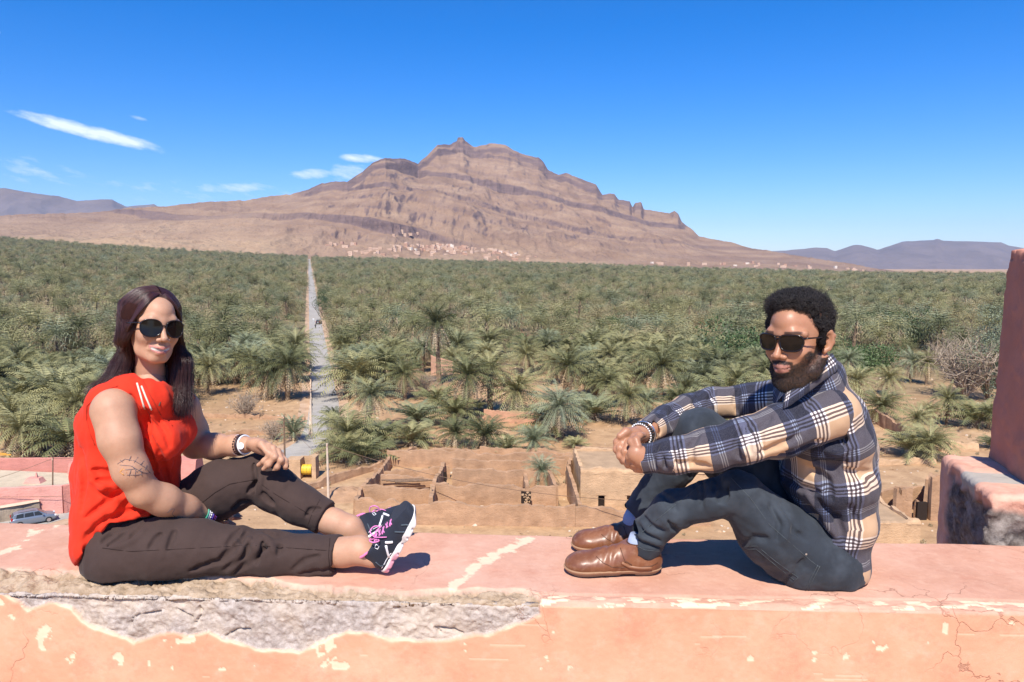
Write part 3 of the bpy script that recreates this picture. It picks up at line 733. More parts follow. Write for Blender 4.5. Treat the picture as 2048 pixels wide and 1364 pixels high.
# undergrowth between the palms
nu = 7500; ru = np.sqrt(Rg.uniform(118 ** 2, 900 ** 2, nu)); au = Rg.uniform(-.72, .72, nu); ux, uy = ru * np.sin(au), ru * np.cos(au)
uz = ground_z(ux, uy); upx, upy = proj(np.stack([ux, uy, uz], -1))
ulim = np.interp(upx, [0, 380, 390, 600, 690, 760, 900, 1160, 1300, 1640, 1660, 1900, 1920, 2048], [900, 800, 768, 768, 795, 790, 745, 770, 800, 800, 715, 715, 760, 790])
ku = (road_dist(ux, uy) > 4.5) & (upy < ulim)
pick = Rg.choice(4, nu, p=[.14, .28, .16, .42])
instancer('undergrowth', np.stack([ux, uy, uz], -1)[ku], [shr, shr2, drys, shr3], pick[ku], (Rg.uniform(.35, 1.0, nu) * np.where(pick == 0, 1.1, .9))[ku], Rg.uniform(0, 6.28, nu)[ku], 'dry scrub and green shrubs growing between the palms', 'undergrowth')

# pebbles, clods and dry tufts on the bare soil
ns = 7000; rs_ = np.sqrt(Rg.uniform(58 ** 2, 175 ** 2, ns)); as_ = Rg.uniform(-.70, .70, ns); sx, sy = rs_ * np.sin(as_), rs_ * np.cos(as_); sz = ground_z(sx, sy)
def clod(name, seed, mat):
    R = np.random.default_rng(seed); d = R.normal(size=(14, 3)); d /= np.linalg.norm(d, axis=1)[:, None]; d *= (1, .8, .6); import bmesh
    bm = bmesh.new(); [bm.verts.new(v) for v in d * R.uniform(.7, 1.1, (14, 1))]; bmesh.ops.convex_hull(bm, input=bm.verts); me = bpy.data.meshes.new(name); bm.to_mesh(me); bm.free(); me.materials.append(mat); return me
M_CLOD = simple('earth_clod', (.40, .26, .15), .95, .05, .3, 2); M_PEB = simple('pale_pebble', (.58, .46, .34), .9, .1, .3, 2)
tuft = bush_mesh('tuft', 905, 60, 1.6, 1.3, leaf=.28, lobes=4); tuft.materials.append(M_SCRUB)
kp = (road_dist(sx, sy) > 3.0)
instancer('loose_stones', np.stack([sx, sy, sz], -1)[kp], [clod('clod', 1, M_CLOD), clod('clod', 2, M_PEB), tuft], Rg.choice(3, ns, p=[.5, .3, .2])[kp], (Rg.uniform(.05, .22, ns) * Rg.choice([1, 1, 1, 1.8], ns))[kp], Rg.uniform(0, 6.28, ns)[kp], 'loose stones, clods and dry tufts scattered over the bare soil', 'stones')
# ------------------------------------------------------------------ road, mud ruins, courtyard, car, poles
def strip(name, pts, w, dz, mat, hw2=None, kind='structure'):
    pts = np.array(pts, float)
    # resample
    seg = np.hypot(*np.diff(pts, axis=0).T); s = np.concatenate([[0], np.cumsum(seg)]); q = [0.0]
    while q[-1] < s[-1]: q.append(q[-1] + max(1.2, q[-1] * 0.02))
    q = np.array(q[:-1] + [s[-1]]); 
    # smooth corners
    ker = np.array([1, 2, 3, 2, 1.]) / 9
    x = np.interp(q, s, pts[:, 0]); y = np.interp(q, s, pts[:, 1])
    for _ in range(2):
        x[2:-2] = np.convolve(x, ker, 'valid'); y[2:-2] = np.convolve(y, ker, 'valid')
    t = np.stack([np.gradient(x), np.gradient(y)], -1); t /= np.linalg.norm(t, axis=1)[:, None]; n = np.stack([t[:, 1], -t[:, 0]], -1)
    k = 9; us = np.linspace(-1, 1, k); jit = 1 + .10 * fbm(q / 3.0, q * 0, oct=3, seed=3)
    V = []
    for u in us:
        ww = w / 2 * (u if abs(u) < .99 else u * jit)
        vx = x + n[:, 0] * ww; vy = y + n[:, 1] * ww; V.append(np.stack([vx, vy, ground_z(vx, vy) + dz], -1))
    V = np.stack(V, 1); m = len(q); i, j = np.meshgrid(np.arange(m - 1), np.arange(k - 1), indexing='ij')
    F = np.stack([i * k + j, (i + 1) * k + j, (i + 1) * k + j + 1, i * k + j + 1], -1).reshape(-1, 4)
    o = link(name, mesh_np(name, V.reshape(-1, 3), F), mat); tag(o, kind=kind); return o, np.stack([x, y], -1), n
asp = NT('dusty_asphalt', 0.9, 0.2); ac = asp.coord(); an = asp.noise(ac, .6, 6, .65); an2 = asp.noise(ac, 8, 4)
asp.base(asp.mix(asp.maprange(an2, .4, .7, 0, .4), asp.ramp(an, [(.3, (.34, .31, .27)), (.55, (.43, .395, .345)), (.75, (.50, .45, .38))]), (.24, .225, .20))); asp.bump(an2, .3, .02)
shd = NT('road_shoulder_dust', 0.95, 0.1); sc_ = shd.coord(); sn = shd.noise(sc_, .7, 6, .7)
shd.base(shd.ramp(sn, [(.3, (.40, .25, .15)), (.6, (.55, .38, .25)), (.8, (.58, .44, .32))])); shd.bump(sn, .4, .1)
strip('road_shoulder', ROADC, 7.8, .02, shd.m); _, RC, RN = strip('road', ROADC, 4.7, .035, asp.m)

def mud(name, col, var=.22):
    t = NT(name, .97, .08); c = t.coord(); n = t.noise(c, .8, 7, .65); n2 = t.noise(t.mapping(c, (1, 1, 2.5)), .8, 6, .7); n3 = t.noise(c, 9, 4)
    b = t.ramp(n, [(.3, tuple(k * (1 - var) for k in col)), (.7, tuple(min(1, k * (1 + var)) for k in col))])
    b = t.mix(t.maprange(n2, .48, .72, 0, .4), b, tuple(k * .60 for k in col)); lay_ = t.noise(t.mapping(c, (.25, .25, 3.2)), 1.0, 6, .75); b = t.mix(t.maprange(lay_, .5, .62, 0, .14 if var > .1 else .03), b, tuple(k * .62 for k in col)); t.base(b); t.bump(n3, .8, .06); t.bump(n2, .6, .12); return t.m
M_MUD = mud('rammed_earth', (.42, .255, .15)); M_MUD2 = mud('pale_rammed_earth', (.55, .36, .21)); M_PINK = mud('pink_plaster', (.60, .255, .20), .07); M_ROSE = mud('light_rose_plaster', (.68, .33, .27), .06)
M_SAND = mud('courtyard_sand', (.60, .48, .33), .1); M_MUDROOF = mud('mud_roof', (.46, .31, .185), .15); M_CREAM = mud('cream_coping', (.72, .52, .36), .08)
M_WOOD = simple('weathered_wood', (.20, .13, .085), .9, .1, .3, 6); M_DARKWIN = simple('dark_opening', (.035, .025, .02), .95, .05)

def wall_seg(name, a, b, h, th, mat, parent, seed=0, rough=.25, h2=None, lean=0.0, z0=None, base_drop=.3):
    """earth wall from ground point a to b with an eroded top"""
    a = np.array(a[:2], float); b = np.array(b[:2], float); L = np.linalg.norm(b - a); n = max(3, int(L / .24)); t = (b - a) / L; nn = np.array([t[1], -t[0]])
    s = np.linspace(0, 1, n + 1); h2 = h if h2 is None else h2
    top = h + (h2 - h) * s + rough * (fbm(s * L / 1.1 + seed * 7.3, s * 0, oct=5, seed=seed, gain=.6) * 1.7 - .9 * sstep(.25, .55, vnoise(s * L / 2.2 + seed, s * 0, None, seed + 9)))
    rows = []
    for (u, zz) in ((-1, 0), (-1, .5), (-.8, 1.0), (.8, 1.0), (1, .5), (1, 0)):
        off = th / 2 * u * (1.2 - .4 * zz) + .10 * fbm(s * L / .8, s * 0 + zz * 3 + u, oct=2, seed=seed + 3)
        px_ = a[0] + t[0] * L * s + nn[0] * off; py_ = a[1] + t[1] * L * s + nn[1] * off
        gz_ = ground_z(a[0] + t[0] * L * s, a[1] + t[1] * L * s) if z0 is None else np.full(n + 1, z0)
        rows.append(np.stack([px_, py_, gz_ - base_drop + (top + base_drop) * zz - (.05 if zz == 1.0 and u > 0 else 0)], -1))
    V = np.stack(rows, 1); k = 6; i, j = np.meshgrid(np.arange(n), np.arange(k - 1), indexing='ij')
    F = np.stack([i * k + j, (i + 1) * k + j, (i + 1) * k + j + 1, i * k + j + 1], -1).reshape(-1, 4).tolist()
    F += [list(range(k)), [n * k + q for q in range(k)][::-1]]
    me = bpy.data.meshes.new(name); me.from_pydata(V.reshape(-1, 3).tolist(), [], F); me.update()
    return link(name, me, mat, parent)
def G(px, py): return ghit(px, py)
def compound(name, label, cat, segs, group=None, mat=None, th=.5, seed=0):
    """segs: list of (px1, base1, px2, base2, height in px at that distance[, mat])"""
    c0 = G(segs[0][0], segs[0][1]); root = empty(name, (0, 0, 0)); root.location = (0, 0, 0); tag(root, label, cat, group)
    for i, sg in enumerate(segs):
        a, b = G(sg[0], sg[1]), G(sg[2], sg[3]); h = sg[4] * (np.linalg.norm(a) / FPX) * 1.16
        h2 = sg[5] * (np.linalg.norm(b) / FPX) * 1.03 if len(sg) > 5 and sg[5] else None
        wall_seg('wall', a, b, h, th, sg[6] if len(sg) > 6 else (mat or M_MUD), root, seed + i, rough=.22, h2=h2)
    return root

# --- the roofless ruin in the middle: walls facing the camera and the cross walls between them
R1 = compound('ruined_mud_house', 'long roofless mud ruin of open rooms between the shoes of the two people', 'ruin', [
 (712, 1046, 1150, 1052, 40, 40), (1150, 1052, 1420, 1050, 34, 32),
 (722, 1014, 866, 1012, 36, 34), (868, 1012, 1112, 1014, 40, 40),
 (762, 985, 878, 984, 32, 28), (905, 985, 1098, 984, 42, 40),
 (748, 962, 900, 955, 22, 20), (905, 955, 1130, 950, 34, 32), (775, 932, 1160, 938, 30, 28),
 (712, 1046, 722, 1014, 40, 36), (722, 1014, 764, 962, 36, 26), (764, 962, 780, 932, 26, 20),
 (862, 1046, 868, 1012, 44, 46), (868, 1012, 880, 984, 46, 40), (880, 984, 888, 955, 34, 30),
 (1054, 1014, 1050, 984, 40, 38), (1112, 1014, 1098, 984, 40, 42), (1160, 1050, 1136, 984, 40, 50), (1136, 984, 1150, 938, 50, 34)], seed=20)
# beams, post, window filled with rubble
mbp = MB(); q = G(862, 1030); mbp.tube([q, q + (0.05, 0, 2.9)], .09, 6); mbp.build('wooden_post', M_MUD2, R1)
for k in range(4):
    q = G(795 + 9 * k, 989 + k * 1.5); m_ = MB(); m_.tube([q + (-1.6, 0, 1.5), q + (2.2, .1 * k, 1.62)], .07, 6); m_.build('beam', M_WOOD, R1)
q = G(1052, 1020); d0 = q + np.array((0, -.35, 1.35)); m_ = MB(); m_.box(d0, (.95, .10, 1.15)); wf = m_.build('window', M_DARKWIN, R1)
Rr = np.random.default_rng(5)
for k in range(13):
    m_ = MB(); m_.box(d0 + (Rr.uniform(-.38, .38), -.07, -.48 + .95 * (k // 3) / 4 + Rr.uniform(0, .05)), (Rr.uniform(.2, .32), .10, Rr.uniform(.1, .2)), R=Matrix.Rotation(Rr.uniform(-.7, .7), 3, 'Y')); m_.build('stone', M_MUD2, wf)
# openings (dark doorways) in the rear rooms
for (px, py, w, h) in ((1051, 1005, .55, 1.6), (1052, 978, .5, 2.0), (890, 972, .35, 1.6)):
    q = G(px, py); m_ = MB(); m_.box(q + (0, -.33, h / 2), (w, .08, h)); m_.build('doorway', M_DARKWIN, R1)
# a fallen heap beside the ruin
def heap(name, px, py, w, h, mat, label, seed, cat='rubble heap'):
    c = G(px, py); n = 22; a, r = np.meshgrid(np.linspace(0, 2 * math.pi, 36, endpoint=False), np.linspace(0, 1, n), indexing='ij')
    x, y = r * np.cos(a) * w, r * np.sin(a) * w * .7; z = h * (1 - sstep(0, 1, r)) * (1 + .5 * fbm(x * 1.5, y * 1.5, oct=4, seed=seed)) + .12 * fbm(x * 5, y * 5, oct=2, seed=seed) * (1 - r)
    z = z - .25 * sstep(.8, 1, r)
    V = np.stack([x, y, z], -1).reshape(-1, 3); i, j = np.meshgrid(np.arange(36), np.arange(n - 1), indexing='ij')
    F = np.stack([i * n + j, i * n + j + 1, ((i + 1) % 36) * n + j + 1, ((i + 1) % 36) * n + j], -1).reshape(-1, 4)
    return tag(link(name, mesh_np(name, V, F[:, ::-1]), mat, loc=tuple(c)), label, cat)
heap('earth_mound', 1135, 985, 2.6, 1.1, M_MUD, 'rough earth mound by the lone palm in the ruin', 3)
heap('earth_mound', 690, 990, 4.5, .7, M_MUD, 'low earth mound left of the roofless ruin by the pale pole', 4)
heap('earth_mound', 1790, 1000, 3.2, .9, M_MUD2, 'earth mound on the bare ground right of the plaid shirt', 6)
heap('earth_mound', 1755, 905, 1.6, .8, M_MUD, 'small brown mound at the end of the low wall behind the plaid shirt', 7)

# --- flat roofed mud house right of the ruin
def mud_house(name, label, px1, px2, py, hpx, depth, mat, openings, seed, parapet=.5):
    a, b = G(px1, py), G(px2, py); h = hpx * np.linalg.norm(a) / FPX; w = b[0] - a[0]; root = empty(name, tuple((a + b) / 2)); tag(root, label, 'mud house')
    o = np.array((a + b) / 2); y0 = 0
    m_ = MB()                                            # front wall with real openings
    xs = sorted(openings, key=lambda q: q[0]); cur = -w / 2; zb = -.4
    for (ox, oz, ow, oh, kd) in [(G(q[0], py)[0] - o[0], q[1], q[2], q[3], q[4]) for q in xs]:
        m_.box(((cur + ox - ow / 2) / 2, 0, (h + zb) / 2), (ox - ow / 2 - cur, .5, h - zb)); cur = ox + ow / 2
        if oz > .05: m_.box((ox, 0, (oz + zb) / 2), (ow, .5, oz - zb))
        m_.box((ox, 0, (oz + oh + h) / 2), (ow, .5, h - oz - oh))
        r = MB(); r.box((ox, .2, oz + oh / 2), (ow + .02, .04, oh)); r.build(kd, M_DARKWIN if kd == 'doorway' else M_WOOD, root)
        f = MB(); f.box((ox, -.262, oz + oh + .07), (ow + .3, .06, .12)); f.build('lintel', M_MUD2, root)
    m_.box(((cur + w / 2) / 2, 0, (h + zb) / 2), (w / 2 - cur, .5, h - zb))
    m_.build('front_wall', mat, root)
    wall_seg('wall', (-w / 2 + .25, .25), (-w / 2 + .25, depth), h + .05, .5, mat, root, seed + 1, .2, z0=0.0)
    wall_seg('wall', (w / 2 - .25, .25), (w / 2 - .25, depth), h + .05, .5, mat, root, seed + 2, .2, z0=0.0)
    wall_seg('wall', (-w / 2, depth), (w / 2, depth), h + .05, .5, mat, root, seed + 3, .2, z0=0.0)
    wall_seg('parapet', (-w / 2, 0.02), (w / 2, 0.02), parapet, .46, mat, root, seed + 4, .22, z0=h - .12, base_drop=0.0)
    rf = MB(); rf.box((0, depth / 2, h - .35), (w - .9, depth - .4, .3)); rf.build('roof', M_MUDROOF, root)
    return root
mud_house('flat_roofed_mud_house', 'flat roofed mud house with a doorway and a tiny window left of the man knees', 1160, 1420, 1020, 76, 9, M_MUD2, [(1202, .0, .62, 1.5, 'doorway'), (1257, 1.0, .42, .5, 'window'), (1340, .9, .5, .6, 'window')], 50)

compound('field_wall', 'slanting low earth wall from the road bend to the ruin', 'wall', [(610, 985, 700, 955, 14, 14), (700, 955, 775, 932, 14, 14), (775, 932, 830, 905, 14, 14)], th=.45, seed=61)
compound('field_wall', 'long earth wall with the row of young palms growing behind it', 'wall', [(775, 925, 960, 912, 20, 18), (960, 912, 1160, 918, 18, 16), (1160, 918, 1330, 912, 16, 18)], th=.45, seed=65)
compound('garden_wall', 'pinkish garden wall standing among the palms in the clearing', 'wall', [(968, 845, 1085, 848, 24, 24), (968, 845, 950, 860, 10, 6)], th=.4, seed=66, mat=mud('pinkish_earth', (.52, .29, .18)))
compound('garden_wall', 'pinkish wall fragment beside the tall straight palm', 'wall', [(862, 750, 905, 748, 34, 26)], th=.4, seed=67, mat=mud('pinkish_earth_b', (.55, .32, .21)))
compound('field_wall', 'low curved earth wall edging the bare field left of the road', 'wall', [(400, 880, 520, 868, 12, 10), (520, 868, 600, 872, 6, 6)], th=.35, seed=68)
compound('field_wall', 'low earth terrace wall below the grey shrub left of the road', 'wall', [(395, 835, 520, 838, 7, 7), (520, 838, 610, 840, 6, 6)], th=.35, seed=69)
compound('roadside_wall', 'thin pale wall running along the left side of the straight road', 'wall', [(620, 872, 622, 800, 8, 6), (622, 800, 621, 740, 6, 5), (621, 740, 617, 690, 5, 4)], th=.3, seed=70, mat=M_CREAM)
compound('field_wall', 'brown sloping earth wall behind the back of the man', 'wall', [(1690, 838, 1745, 842, 20, 20), (1745, 842, 1812, 880, 20, 22), (1812, 880, 1840, 885, 16, 6)], th=.5, seed=71)
compound('field_wall', 'short pale earth wall on the slope left of the broken parapet', 'wall', [(1880, 902, 1955, 900, 16, 10)], th=.5, seed=73, mat=M_MUD2)
compound('field_wall', 'low straight earth wall under the clump of palms at right', 'wall', [(1740, 930, 1870, 926, 12, 9)], th=.5, seed=74, mat=M_MUD2)
compound('field_wall', 'long low earth bank across the bare soil behind the folded hands', 'wall', [(1150, 905, 1260, 905, 12, 10)], th=.5, seed=75)
compound('ruined_tower', 'jagged broken mud tower with dark gaps right of the plaid shirt', 'ruin', [
 (1788, 1036, 1800, 1034, 50, 34), (1800, 1034, 1822, 1036, 40, 52), (1830, 1038, 1850, 1036, 34, 26), (1858, 1040, 1880, 1040, 66, 78), (1850, 1030, 1920, 1034, 26, 30), (1790, 1034, 1800, 1012, 46, 30), (1850, 1036, 1860, 1005, 60, 50), (1760, 1012, 1850, 1008, 26, 34)], th=.42, seed=81)
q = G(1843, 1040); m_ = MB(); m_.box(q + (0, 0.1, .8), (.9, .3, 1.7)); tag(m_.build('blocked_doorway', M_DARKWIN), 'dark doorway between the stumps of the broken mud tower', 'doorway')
mud_house('low_mud_house', 'low flat mud house directly behind the wall top right of the man', 1700, 1836, 1092, 44, 6.5, M_MUD2, [], 90, parapet=.25)

# --- pink courtyard house at the left
def pink_yard():
    root = empty('pink_courtyard_house', (0, 0, 0)); tag(root, 'pink plastered courtyard house with a sandy yard at the left edge', 'house')
    a, b = G(-120, 962), G(152, 960); wall_seg('rear_wall', a, b, 36 * np.linalg.norm(a) / FPX, .4, M_PINK, root, 1, .0)
    c, d = G(150, 972), G(400, 966); wall_seg('rear_wall', c, d, 45 * np.linalg.norm(c) / FPX, 3.0, M_PINK, root, 2, .0)
    a, b = G(-160, 1040), G(128, 1026); h = 48 * np.linalg.norm(b) / FPX; wall_seg('street_wall', a, b, h, .35, M_ROSE, root, 3, .0)
    e = G(330, 985); wall_seg('side_wall', b, e, h, .35, M_PINK, root, 4, .0)
    m_ = MB(); p1, p2, p3, p4 = G(-160, 1036), G(126, 1022), G(300, 985), G(-160, 963)
    V = [tuple(p + np.array((0, 0, h * .62))) for p in (p1, p2, p3, p4)] + [tuple(p) for p in (p1, p2, p3, p4)]
    m_.add(V, [[0, 1, 2, 3], [4, 7, 6, 5], [0, 4, 5, 1], [1, 5, 6, 2], [2, 6, 7, 3], [3, 7, 4, 0]]); m_.build('yard_floor', M_SAND, root)
    for i, (px, w) in enumerate(((-60, 5.0),)):
        q = G(px, 948) + np.array((0, 0, 2.2)); f = MB(); f.box(q, (w * 1.9, .08, .12)); f.box(q + (0, 0, .5), (w * 1.7, .08, .1), R=Matrix.Rotation(.09, 3, 'Y')); f.build('orange_rail', simple('orange_paint', (.85, .42, .07), .6), root)
    q = G(97, 985) + np.array((0, -2, h * .62)); f = MB(); f.box(q + (0, 0, .25), (1.7, 1.0, .5), taper=.7); f.box(q + (.2, 0, .7), (.25, .25, .6), taper=.3); f.build('roof_dome', M_ROSE, root, loc=None)
    w_ = G(-100, 1062); w2 = G(80, 1030); r2 = tag(empty('retaining_wall', (0, 0, 0)), 'grey earth retaining wall with a cream coping behind the silver car', 'wall')
    wall_seg('wall', w_, w2, 24 * np.linalg.norm(w2) / FPX, .4, mud('grey_earth', (.38, .30, .22)), r2, 7, .0); t_ = (24 * np.linalg.norm(w2) / FPX)
    wall_seg('coping', w_, w2, t_ + .12, .5, M_CREAM, r2, 7, .0, base_drop=-t_ - .0)
    return root
pink_yard()
# gate-house at the road bend
c = G(608, 955); r = tag(empty('mud_shed', tuple(c)), 'small mud shed with a yellow tank beside the hand on the knee', 'shed')
m_ = MB(); m_.box((-.9, 0, 1.0), (1.5, 1.6, 2.4)); m_.box((1.25, .1, 1.1), (.45, 1.4, 2.6)); m_.box((.3, .9, 1.0), (1.6, .2, 2.4)); m_.build('wall', M_MUD2, r)
t_ = MB(); t_.tube([(-.1, -.1, .95), (.95, -.1, .95)], .55, 14); t_.build('yellow_tank', simple('yellow_paint', (.75, .48, .04), .5), r, smooth=False)
for k in range(3):
    t2 = MB(); t2.tube([(.05 + .38 * k, -.1, .95), (.11 + .38 * k, -.1, .95)], .58, 14); t2.build('tank_band', simple('tank_band', (.55, .36, .05), .5), r)

# --- poles and cables
def pole(px, by, ty, lab, r=.09, arm=False, lean=0.0, mat=None):
    q = G(px, by); h = (by - ty) * np.linalg.norm(q) / FPX * 1.03; root = empty('utility_pole', tuple(q)); tag(root, lab, 'pole', 'utility poles of the village')
    m_ = MB(); m_.tube([(0, 0, -.5), (lean * .5, 0, h * .5), (lean, 0, h)], [r * 1.25, r * 1.05, r * .8], 8); m_.build('pole', mat or M_WOOD, root)
    if arm:
        m_ = MB(); m_.box((lean + .25, 0, h - .15), (.7, .08, .08)); m_.build('crossarm', M_WOOD, root)
    m_ = MB(); m_.tube([(lean, -.12, h - .3), (lean, -.12, h - .12)], .05, 8); m_.build('insulator', M_CREAM, root)
    return q + np.array((lean, 0, h - .15))
M_CONC = simple('concrete_pole', (.62, .50, .38), .85, .2, .1, 3)
PA = pole(657, 1003, 893, 'pale concrete pole rising left of the roofless ruin', .11, mat=M_CONC)
PB = pole(570, 935, 838, 'dark brown wooden pole right behind the hand on the knee', .10, lean=.05)
PC = pole(105, 1016, 931, 'thin leaning wooden pole in front of the pink street wall', .06, lean=.35)
PD = pole(624, 878, 785, 'light street lamp pole at the left side of the road', .09, arm=True, mat=M_CONC)
def cable(a, b, sag, lab, r=.018, name='overhead_cable'):
    a, b = np.array(a), np.array(b); s = np.linspace(0, 1, 24); pts = [a + (b - a) * t - np.array((0, 0, sag * 4 * t * (1 - t))) for t in s]
    m_ = MB(); m_.tube(pts, r, 5); tag(m_.build(name, M_WOOD), lab, 'cable')
cable(PA, PZ(1330, 1003, GZ + 3.2) , 1.3, 'sagging cable from the pale pole across the ruin to the mud house', .025)
cable(PC, P(-120, 985, 70), .3, 'thin cable from the leaning pole down to the left edge', .02)
cable(PC, G(330, 940) + np.array((0, 0, 3.2)), .5, 'cable from the leaning pole behind the red top', .02)
cable(PB, PB + np.array((6.5, -4.0, -4.6)), .6, 'thin slack cable hanging from the dark brown pole', .016)
cable(P(-90, 994, 66), P(128, 992, 67), .05, 'dark cable fixed along the rose street wall', .02)

# --- silver parked car (hatchback crossover), about 4.1 m
def make_car(label, loc, rz, paint, glass, scale=1.0):
    root = empty('parked_car', loc, rz); tag(root, label, 'car'); root.scale = (scale,) * 3
    # body lofted along x from section rows: (x, half width low, half width belt, z low, z belt)
    secs = [(-2.05, .66, .70, .42, .72), (-1.98, .78, .80, .30, .92), (-1.6, .82, .84, .24, .98), (-.6, .84, .86, .22, .96), (.5, .84, .86, .22, .94), (1.1, .83, .84, .22, .92), (1.7, .80, .80, .26, .84), (1.98, .72, .72, .34, .70), (2.05, .60, .62, .42, .58)]
    V = []; F = []
    for (x, wl_, wb, zl, zb) in secs: V += [(x, -wl_ * .92, zl), (x, -wl_, zl + .16), (x, -wb, zb - .12), (x, -wb * .93, zb), (x, wb * .93, zb), (x, wb, zb - .12), (x, wl_, zl + .16), (x, wl_ * .92, zl)]
    n = 8
    for i in range(len(secs) - 1):
        for j in range(n): k = (j + 1) % n; F.append([i*n+j, i*n+k, (i+1)*n+k, (i+1)*n+j])
    F.append(list(range(n))[::-1]); F.append([(len(secs)-1)*n + j for j in range(n)])
    m_ = MB(); m_.add(V, F); b = m_.build('body', paint, root, smooth=True); bevel(b, .03, 2)
    # cabin
    cs = [(-1.98, .62, .98, .60, 1.02), (-1.75, .70, .98, .60, 1.38), (-1.1, .74, .97, .62, 1.50), (-.2, .76, .96, .63, 1.52), (.35, .76, .95, .61, 1.46), (1.15, .72, .93, .60, .98)]
    V = []; F = []
    for (x, w0, z0, w1, z1) in cs: V += [(x, -w0, z0 - .05), (x, -w1, z1), (x, w1, z1), (x, w0, z0 - .05)]
    for i in range(len(cs) - 1):
        for j in range(4): k = (j + 1) % 4; F.append([i*4+j, i*4+k, (i+1)*4+k, (i+1)*4+j])
    F += [[3, 2, 1, 0], [20, 21, 22, 23]]
    m_ = MB(); m_.add(V, F); cb = m_.build('cabin', paint, root); bevel(cb, .05, 2)
    def glass_quad(pts, nm='window'):
        pts = [np.array(p, float) for p in pts]; nrm = np.cross(pts[1] - pts[0], pts[2] - pts[0]); nrm /= np.linalg.norm(nrm)
        c_ = sum(pts) / len(pts); 
        if np.dot(nrm, c_ - np.array((-.3, 0, 1.0))) < 0: nrm = -nrm
        V = [tuple(p + nrm * .012) for p in pts] + [tuple(p - nrm * .02) for p in pts]; k = len(pts)
        m_ = MB(); m_.add(V, [list(range(k)), list(range(k, 2*k))[::-1]] + [[i, i+k, (i+1)%k+k, (i+1)%k] for i in range(k)]); m_.build(nm, glass, root)
    for s in (-1, 1):
        for (x0, x1, x2, x3) in ((-1.62, -.95, -.92, -1.50), (-.85, -.02, -.05, -.80), (.06, .85, .42, .04)):
            glass_quad([(x0, s * .745, 1.0), (x1, s * .765, 1.0), (x2, s * .665, 1.40), (x3, s * .655, 1.38)])
    glass_quad([(-2.0, -.56, 1.02), (-2.0, .56, 1.02), (-1.80, .52, 1.34), (-1.80, -.52, 1.34)], 'rear_window')
    glass_quad([(1.08, -.60, 1.0), (1.08, .60, 1.0), (.45, .54, 1.42), (.45, -.54, 1.42)], 'windscreen')
    blk = simple('rubber', (.02, .02, .02), .8); rim = simple('alloy', (.5, .5, .52), .3, .5, .05, metal=.8)
    for x in (-1.3, 1.3):
        for s in (-1, 1):
            m_ = MB(); m_.tube([(x, s * .66, .32), (x, s * .86, .32)], .33, 20); w_ = m_.build('wheel', blk, root); bevel(w_, .03)
            m_ = MB(); m_.tube([(x, s * .85, .32), (x, s * .875, .32)], .2, 12); m_.build('rim', rim, w_)
    red = simple('tail_lamp', (.5, .02, .02), .3); wh = simple('lamp_glass', (.8, .8, .8), .2)
    for s in (-1, 1):
        m_ = MB(); m_.box((-1.99, s * .72, .95), (.14, .16, .26)); m_.build('tail_light', red, root)
        m_ = MB(); m_.box((1.93, s * .62, .70), (.16, .26, .13)); m_.build('headlight', wh, root)
        m_ = MB(); m_.box((.78, s * .93, 1.02), (.12, .16, .12)); m_.build('wing_mirror', paint, root)
        m_ = MB(); m_.tube([(-1.4, s * .56, 1.54), (.2, s * .57, 1.56)], .02, 6); m_.build('roof_rail', blk, root)
    m_ = MB(); m_.box((-2.07, 0, .62), (.03, .5, .12)); m_.build('number_plate', wh, root)
    m_ = MB(); m_.box((-2.05, 0, .34), (.12, 1.3, .16)); m_.build('bumper', blk, root)
    return root
M_SILVER = simple('silver_paint', (.24, .28, .33), .3, .5, .03, metal=.45); M_CARGLASS = simple('car_glass', (.03, .04, .05), .08, .6, .05)
c = G(68, 1046); make_car('silver crossover car parked below the rose wall at the left edge', (c[0], c[1], c[2]), math.radians(38), M_SILVER, M_CARGLASS, .84)
c = G(638, 648); make_car('tiny dark car far up the straight road on its right side', (c[0], c[1], c[2] + .04), math.radians(92), simple('black_paint', (.03, .03, .035), .3), M_CARGLASS)

def walker(px, py, label, top, legs):
    q = G(px, py); root = tag(empty('person', tuple(q)), label, 'person')
    m_ = MB(); m_.tube([(-.1, 0, 0), (-.1, 0, .45), (-.07, 0, .9)], [.06, .07, .10], 8); m_.tube([(.1, .12, 0), (.1, .05, .45), (.07, 0, .9)], [.06, .07, .10], 8); m_.build('legs', legs, root)
    m_ = MB(); m_.tube([(0, 0, .85), (0, 0, 1.15), (0, 0, 1.42), (0, 0, 1.5)], [.17, .18, .21, .08], 10); m_.tube([(-.22, 0, 1.4), (-.27, 0, 1.1), (-.24, .08, .85)], .05, 6); m_.tube([(.22, 0, 1.4), (.27, 0, 1.1), (.24, -.08, .85)], .05, 6); m_.build('clothed_torso', top, root)
    m_ = MB(); m_.tube([(0, 0, 1.48), (0, 0, 1.56), (0, .01, 1.66), (0, 0, 1.76)], [.05, .085, .1, .05], 10); m_.build('head', simple('far_skin', (.35, .2, .13), .7), root)
walker(627, 644, 'small figure in white walking at the left edge of the far road', simple('white_cloth', (.8, .8, .78), .9), simple('pale_cloth', (.6, .6, .58), .9))
walker(631, 657, 'small figure in dark clothes in the middle of the far road', simple('dark_cloth', (.05, .05, .06), .9), M_DARKWIN)

